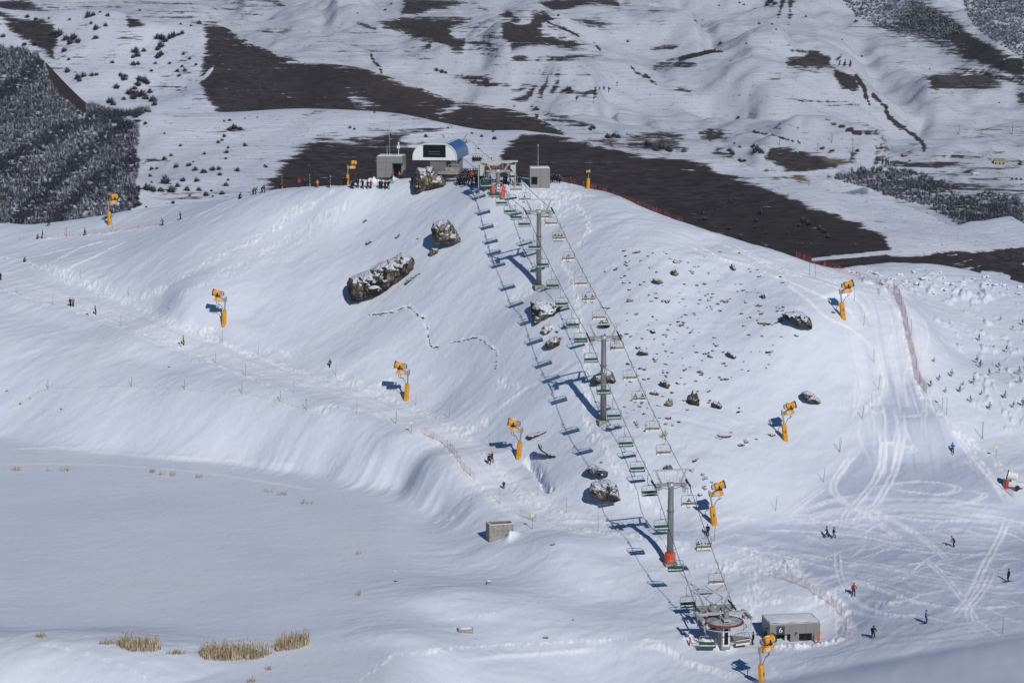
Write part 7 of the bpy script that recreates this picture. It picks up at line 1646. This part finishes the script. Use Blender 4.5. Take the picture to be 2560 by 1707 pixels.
La, Ga = 'leafless bush dotted over the snowy slope right of the frosted wood', 'bushes right of the frosted wood'
for a, b, w_ in Z1([(950,812)]) and [(950,812,34),(1075,875,22),(1180,955,28),(1075,1045,42),(1118,1020,32),(1335,1010,34),(1425,935,34),(1450,920,30),(1465,895,32),(1480,1000,40),(1490,970,26),(1475,1040,28),(1600,955,38),(1465,795,24),(1500,790,30),(1600,775,14),(1680,770,14),(990,1110,34),(1025,1105,30),(1150,1095,44),(1235,1085,46),(1262,1060,20),(1275,1115,50),(1332,1130,56),(1390,1115,48),(1430,1110,40),(1435,1145,40),(1550,1120,44),(980,1155,34),(1080,1200,84),(1050,1250,60),(1120,1255,70),(1160,1220,44),(1195,1185,46),(1285,1185,50),(1222,1245,52),(1300,1245,44),(1380,1250,24),(1345,1280,48),(1450,1270,44),(1475,1215,48),(1490,1180,24),(1240,1280,24),(1130,1330,32),(1180,1345,24),(955,1355,20),(1740,1095,28),(1730,1085,22),(1530,840,60),(1500,850,44),(1570,850,46),(1185,1300,20),(1390,1285,22),(990,1195,24),(900,1240,60),(960,1240,70),(1000,1250,60),(890,1300,60),(870,1270,50),(900,1340,60),(880,1345,40),(850,1310,50)]:
    (p, q), = Z1([(a, b)]); shrub(U1, p, q, w_ / 2.613, La, Ga)
for a, b, w_ in [(225,738,22),(65,838,26),(95,848,22),(560,895,34),(925,895,28),(1008,910,40),(1000,862,26),(862,875,20),(905,975,20),(705,840,20),(330,880,18)]:
    (p, q), = Z2([(a, b)]); shrub(U1, p, q, w_ / 2.613, 'leafless bush on the snowy shoulder behind the lift stations', 'bushes behind the lift stations')
for a, b, w_ in [(330,1330,40),(230,1370,22),(150,1400,40),(165,1440,44),(130,1440,36),(530,1400,50),(500,1450,36),(490,1490,30),(800,1450,60),(830,1470,60),(780,1480,40),(910,1500,44),(940,1520,36),(970,1555,50),(560,1530,30),(320,1500,40),(400,1560,30),(700,1530,26)]:
    (p, q), = Z3([(a, b)]); shrub(U1, p, q, w_ / 2.613, 'dark bluish bush on the lower brown slope above the piste skyline', 'dark bushes on the lower brown slope')
Lb, Gb = 'leafless bush in the snowy gully between frosted wood and brown ridge', 'bushes in the upper gully'
for a, b, w_ in [(180,108,40),(235,125,40),(320,118,22),(350,215,60),(390,225,70),(370,240,50),(430,255,60),(480,250,80),(510,270,60),(460,280,60),(625,245,50),(420,330,50),(630,185,56),(690,165,40),(595,150,30),(580,105,60),(610,95,40),(705,100,36),(655,75,24),(455,125,26),(1030,245,60),(1060,250,60),(1080,265,50),(1130,235,60),(1110,245,50),(1190,215,40),(1165,225,36),(1050,300,60),(1030,320,46),(1050,355,60),(1030,370,50),(885,335,70),(900,360,56),(870,370,40),(940,330,40),(735,405,36),(450,385,30),(440,465,50),(510,510,60),(545,495,50),(600,490,40),(630,485,36),(520,525,40),(810,515,56),(790,490,46),(820,495,36),(870,420,50),(900,415,40),(910,520,60),(940,530,70),(900,550,56),(960,540,50),(760,570,56),(880,575,46),(850,610,70),(890,625,80),(930,620,80),(870,640,60),(950,640,60),(1000,655,70),(1010,680,50),(980,600,46),(810,645,40),(720,665,70),(740,680,50),(1015,410,30),(990,460,30),(1110,410,30),(1160,460,40),(1210,455,36),(1190,430,30),(1170,490,36),(1200,350,30),(1240,380,30),(1280,420,26),(1300,122,46),(1180,143,24),(1247,165,22),(230,285,56),(160,290,44),(245,290,44),(20,235,44)]:
    (p, q), = Z1([(a, b)]); shrub(U2, p, q + 3, w_ / 2.613, Lb, Gb)
for a, b, w_ in [(915,72,24),(1300,0,1)][:1]:
    (p, q), = Z1([(a, b)]); shrub(U3, p, q, w_ / 2.613, 'single bush on the far slope above the gully', None)
for a, b, w_ in [(295,70,26),(335,30,24),(590,35,30),(1650,840,50),(1635,850,36),(630,465,34),(665,475,36),(690,480,30),(1490,590,44),(1500,585,36),(1400,575,26),(1750,900,50),(1790,895,50),(1820,900,40),(1425,105,26),(1880,275,22),(115,90,14),(2150,990,60),(2100,970,60),(2060,985,50),(2010,950,60)]:
    (p, q), = Z2([(a, b)]); shrub(U3, p, q, w_ / 2.613, 'far leafless bush at the edge of a bare patch, beyond the hilltop', 'far bushes beyond the hilltop')
for a, b, w_ in [(255,40,16),(390,22,18),(418,35,18),(490,60,14),(517,160,24),(602,162,24),(628,195,16),(822,112,22),(265,290,40),(435,288,16),(1058,262,14),(1188,372,20),(1150,145,30),(480,960,40),(500,985,60),(530,1000,50),(490,1000,44),(325,990,50),(340,1010,50),(390,965,26),(355,940,22),(380,775,30),(650,815,20),(1610,1410,36),(1780,1490,40),(1825,1488,40),(1630,455,14),(2085,675,14),(390,1060,44),(420,1055,36),(1160,990,36),(1500,1055,20),(590,20,60),(620,30,44),(570,40,44)]:
    (p, q), = Z3([(a, b)]); shrub(U3, p, q, w_ / 2.613, 'far leafless bush scattered over the valley slopes at the right', 'far bushes over the valley slopes')

def wood(Tn, polys, n, hpx, label, name, seed, frost_shade=0.0, tall=1.5, dark=()):
    rr = np.random.RandomState(seed); protos = [twig_ball(100 + seed + k, 42, tall) for k in range(6)]
    V, Fs, FR = [], [], []; off = 0
    for poly, share in polys:
        xs = [p[0] for p in poly]; ys = [p[1] for p in poly]; k = 0; want = int(n * share)
        while k < want:
            a = rr.uniform(min(xs), max(xs)); b = rr.uniform(min(ys), max(ys)); ins = False
            for p, q in zip(poly, poly[1:] + poly[:1]):
                if (p[1] > b) != (q[1] > b) and a < (q[0] - p[0]) * (b - p[1]) / ((q[1] - p[1]) or 1e-9) + p[0]: ins = not ins
            if not ins: continue
            k += 1
            g = Tn.hit(a, b); s = hpx * mpp(g) * rr.uniform(.7, 1.35); v, f, fr = protos[rr.randint(6)]
            t = rr.uniform(0, 6.283); c, s_ = math.cos(t), math.sin(t)
            w_ = np.stack([v[:, 0] * c - v[:, 1] * s_, v[:, 0] * s_ + v[:, 1] * c, v[:, 2]], 1) * np.array([s * .9, s * .9, s]) + np.array(g[:])
            gully_shade = 0.0  # trees along the dark lines get darker twigs, painting in gully shade
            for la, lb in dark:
                ex, ey = lb[0] - la[0], lb[1] - la[1]; t_ = max(0, min(1, ((a - la[0]) * ex + (b - la[1]) * ey) / (ex * ex + ey * ey))); gully_shade = max(gully_shade, 1 - math.hypot(a - la[0] - t_ * ex, b - la[1] - t_ * ey) / 19)
            V.append(w_); Fs.append(f + off); FR.append(fr + frost_shade + rr.uniform(-.15, .15) - .95 * max(0, gully_shade)); off += len(v)
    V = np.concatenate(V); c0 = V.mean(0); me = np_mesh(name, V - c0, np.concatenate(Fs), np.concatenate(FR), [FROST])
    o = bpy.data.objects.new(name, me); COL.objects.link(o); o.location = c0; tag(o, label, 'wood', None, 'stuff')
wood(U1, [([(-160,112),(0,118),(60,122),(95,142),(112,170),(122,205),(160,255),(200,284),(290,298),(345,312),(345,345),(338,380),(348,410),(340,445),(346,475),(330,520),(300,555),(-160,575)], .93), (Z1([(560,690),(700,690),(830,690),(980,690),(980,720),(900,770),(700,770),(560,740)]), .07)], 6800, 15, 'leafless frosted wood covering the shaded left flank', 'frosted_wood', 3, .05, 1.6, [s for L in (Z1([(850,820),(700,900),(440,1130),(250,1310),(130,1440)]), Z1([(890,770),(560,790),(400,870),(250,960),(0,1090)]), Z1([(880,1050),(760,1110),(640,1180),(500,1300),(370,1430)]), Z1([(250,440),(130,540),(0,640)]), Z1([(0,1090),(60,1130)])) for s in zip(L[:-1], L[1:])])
wood(U3, [(Z3([(960,1165),(1100,1125),(1200,1100),(1430,1110),(1540,1130),(1720,1180),(1850,1300),(2000,1260),(2240,1300),(2260,1560),(1920,1540),(1740,1420),(1600,1350),(1350,1280),(1200,1220)]), 1.0)], 1500, 12, 'frosted scrub wood filling the ravine at the right', 'ravine_wood', 9, .0)
wood(U3, [(Z3([(1060,0),(1500,-20),(1650,60),(1760,130),(1840,220),(1700,260),(1500,235),(1300,180),(1150,110)]), .45), (Z3([(1830,-20),(2260,-20),(2260,390),(2150,330),(2000,230),(1900,150)]), .55)], 2600, 9, 'far frosted wood on the mountain flank at the upper right', 'mountain_wood', 15, .12, 1.3)
wood(U2, [(Z1([(300,400),(500,560),(560,660),(420,700),(330,600)]), .0001)], 0, 9, 'x', 'x', 1) if False else None
# ------------------------------------------------------------------ far farm buildings and poles
HOUSE = mat('farm_ochre', (.40, .33, .20), .8); ROOFG = mat('farm_roof', (.30, .27, .24), .8); HUTB = mat('hut_brown', (.16, .075, .05), .8)
def house(px, py, wpx, hpx, depth, m, label, rot=0.0, roof=True, name='farm_building', windows=3):
    g = U3.hit(px, py); k = mpp(g); W, H = wpx * k, hpx * k
    t = thing(name, label, 'building', g - Vector((0, 0, .4)), (0, 0, rot))
    m_ = MB(); m_.box((0, depth / 2, H * .4), (W, depth, H * .8)); m_.build('wall', [m], t)
    m_ = MB(); m_.prism([(-W * .53, H * .8), (W * .53, H * .8), (W * .45, H * 1.05), (-W * .45, H * 1.05)], -.2, depth + .2); m_.build('roof', [ROOFG if roof else M_SNOWCAP], t)
    for i in range(windows): m_ = MB(); m_.box((-W * .34 + W * .68 * i / max(1, windows - 1), -.02, H * .42), (W * .12, .08, H * .25)); m_.build('window', [GLASS], t)
    return t
(p, q), = Z3([(2088, 1080)]); house(p, q, 28, 16, 6, HOUSE, 'ochre flat roofed farmhouse on the far valley floor', R(-10))
(p, q), = Z3([(1938, 1143)]); house(p, q, 20, 7, 4, mat('farm_cream', (.5, .46, .38), .8), 'long low cream farm shed in the far valley', R(5), False, windows=3)
(p, q), = Z3([(1470, 1026)]); house(p, q, 12, 9, 4, HUTB, 'little brown hut beside the far stream', 0, True, windows=1)
(p, q), = Z3([(2250, 1085)]); house(p, q, 14, 13, 5, HOUSE, 'ochre farm building cut by the right edge of the view', 0, True, windows=1)
for i, (a, b) in enumerate(((2168, 1175), (2197, 1176), (2228, 1178))):
    (p, q), = Z3([(a, b)]); g = U3.hit(p, q); k = mpp(g)
    t = thing('arched_shelter', f'dark arched shelter on the far farm, {("left", "middle", "right")[i]} one of three', 'shelter', g, (0, 0, 0), 'arched shelters on the far farm')
    r = 5.2 * k; m_ = MB(); m_.prism([(r * math.cos(u), r * 1.5 * math.sin(u)) for u in np.linspace(0, math.pi, 11)], 0, 5); m_.build('cover', [M_SNOWCAP], t)
    m_ = MB(); m_.prism([(r * .86 * math.cos(u), r * 1.3 * math.sin(u)) for u in np.linspace(0, math.pi, 11)], -.06, -.01); m_.build('opening', [STEEL_D], t)
UP = mat('pole_wood', (.12, .10, .09), .9)
def upole(a, b, top, vee=False):
    (p, q), (p2, q2) = Z3([(a, b), (a, top)]); g = U3.hit(p, q); h = (q - q2) * mpp(g)
    m_ = MB(); m_.cyl((0, 0, -.3), (0, 0, h), .14, .09, 6)
    if vee: m_.cyl((0, 0, 0), (-h * .35, 0, h * .55), .10, .07, 6)
    else: m_.cyl((-.9, 0, h - .5), (.9, 0, h - .5), .06, n=5)
    o = m_.build('utility_pole', [UP], None, False, g); tag(o, 'thin wooden utility pole far off in the snowy valley' if not vee else 'forked wooden pole far off on the right hand slope', 'utility pole', 'utility poles in the valley' if not vee else 'forked poles on the far slope')
for a, b, tp in ((650,948,885),(900,990,935),(992,935,875),(1128,1000,910),(1145,1195,1130),(1220,1340,1235),(1185,1210,1180),(843,1210,1185),(1130,1020,960),(1325,920,880),(1735,1500,1450),(1840,1550,1490)): upole(a, b, tp)
for a, b, tp in ((1822,880,818),(2170,880,810)): upole(a, b, tp, True)
# ------------------------------------------------------------------ thin winter air between the hills
m = bpy.data.materials.new('haze'); m.use_nodes = True; t_ = m.node_tree
for n in list(t_.nodes): t_.nodes.remove(n)
v_ = t_.nodes.new('ShaderNodeVolumePrincipled'); v_.inputs['Density'].default_value = .000055; v_.inputs['Color'].default_value = (.72, .82, 1, 1); v_.inputs['Anisotropy'].default_value = 0.0
o_ = t_.nodes.new('ShaderNodeOutputMaterial'); t_.links.new(v_.outputs[0], o_.inputs['Volume'])
zlo = min(float(T.H.min()), float(U1.H.min()), float(U2.H.min()), float(U3.H.min()), 5.0) - 1.0
zhi = max(float(U3.H.max()), float(U2.H.max()), 104.0) + 3.0
hz_ = MB(); hz_.box((0, 1000, 0), (1700, 2060, zhi - zlo)); ho = hz_.build('haze', [m], None, False, (0, 0, (zhi + zlo) / 2)); ho['kind'] = 'stuff'; ho['label'] = 'thin blue winter haze filling the valley air'; ho['category'] = 'haze'
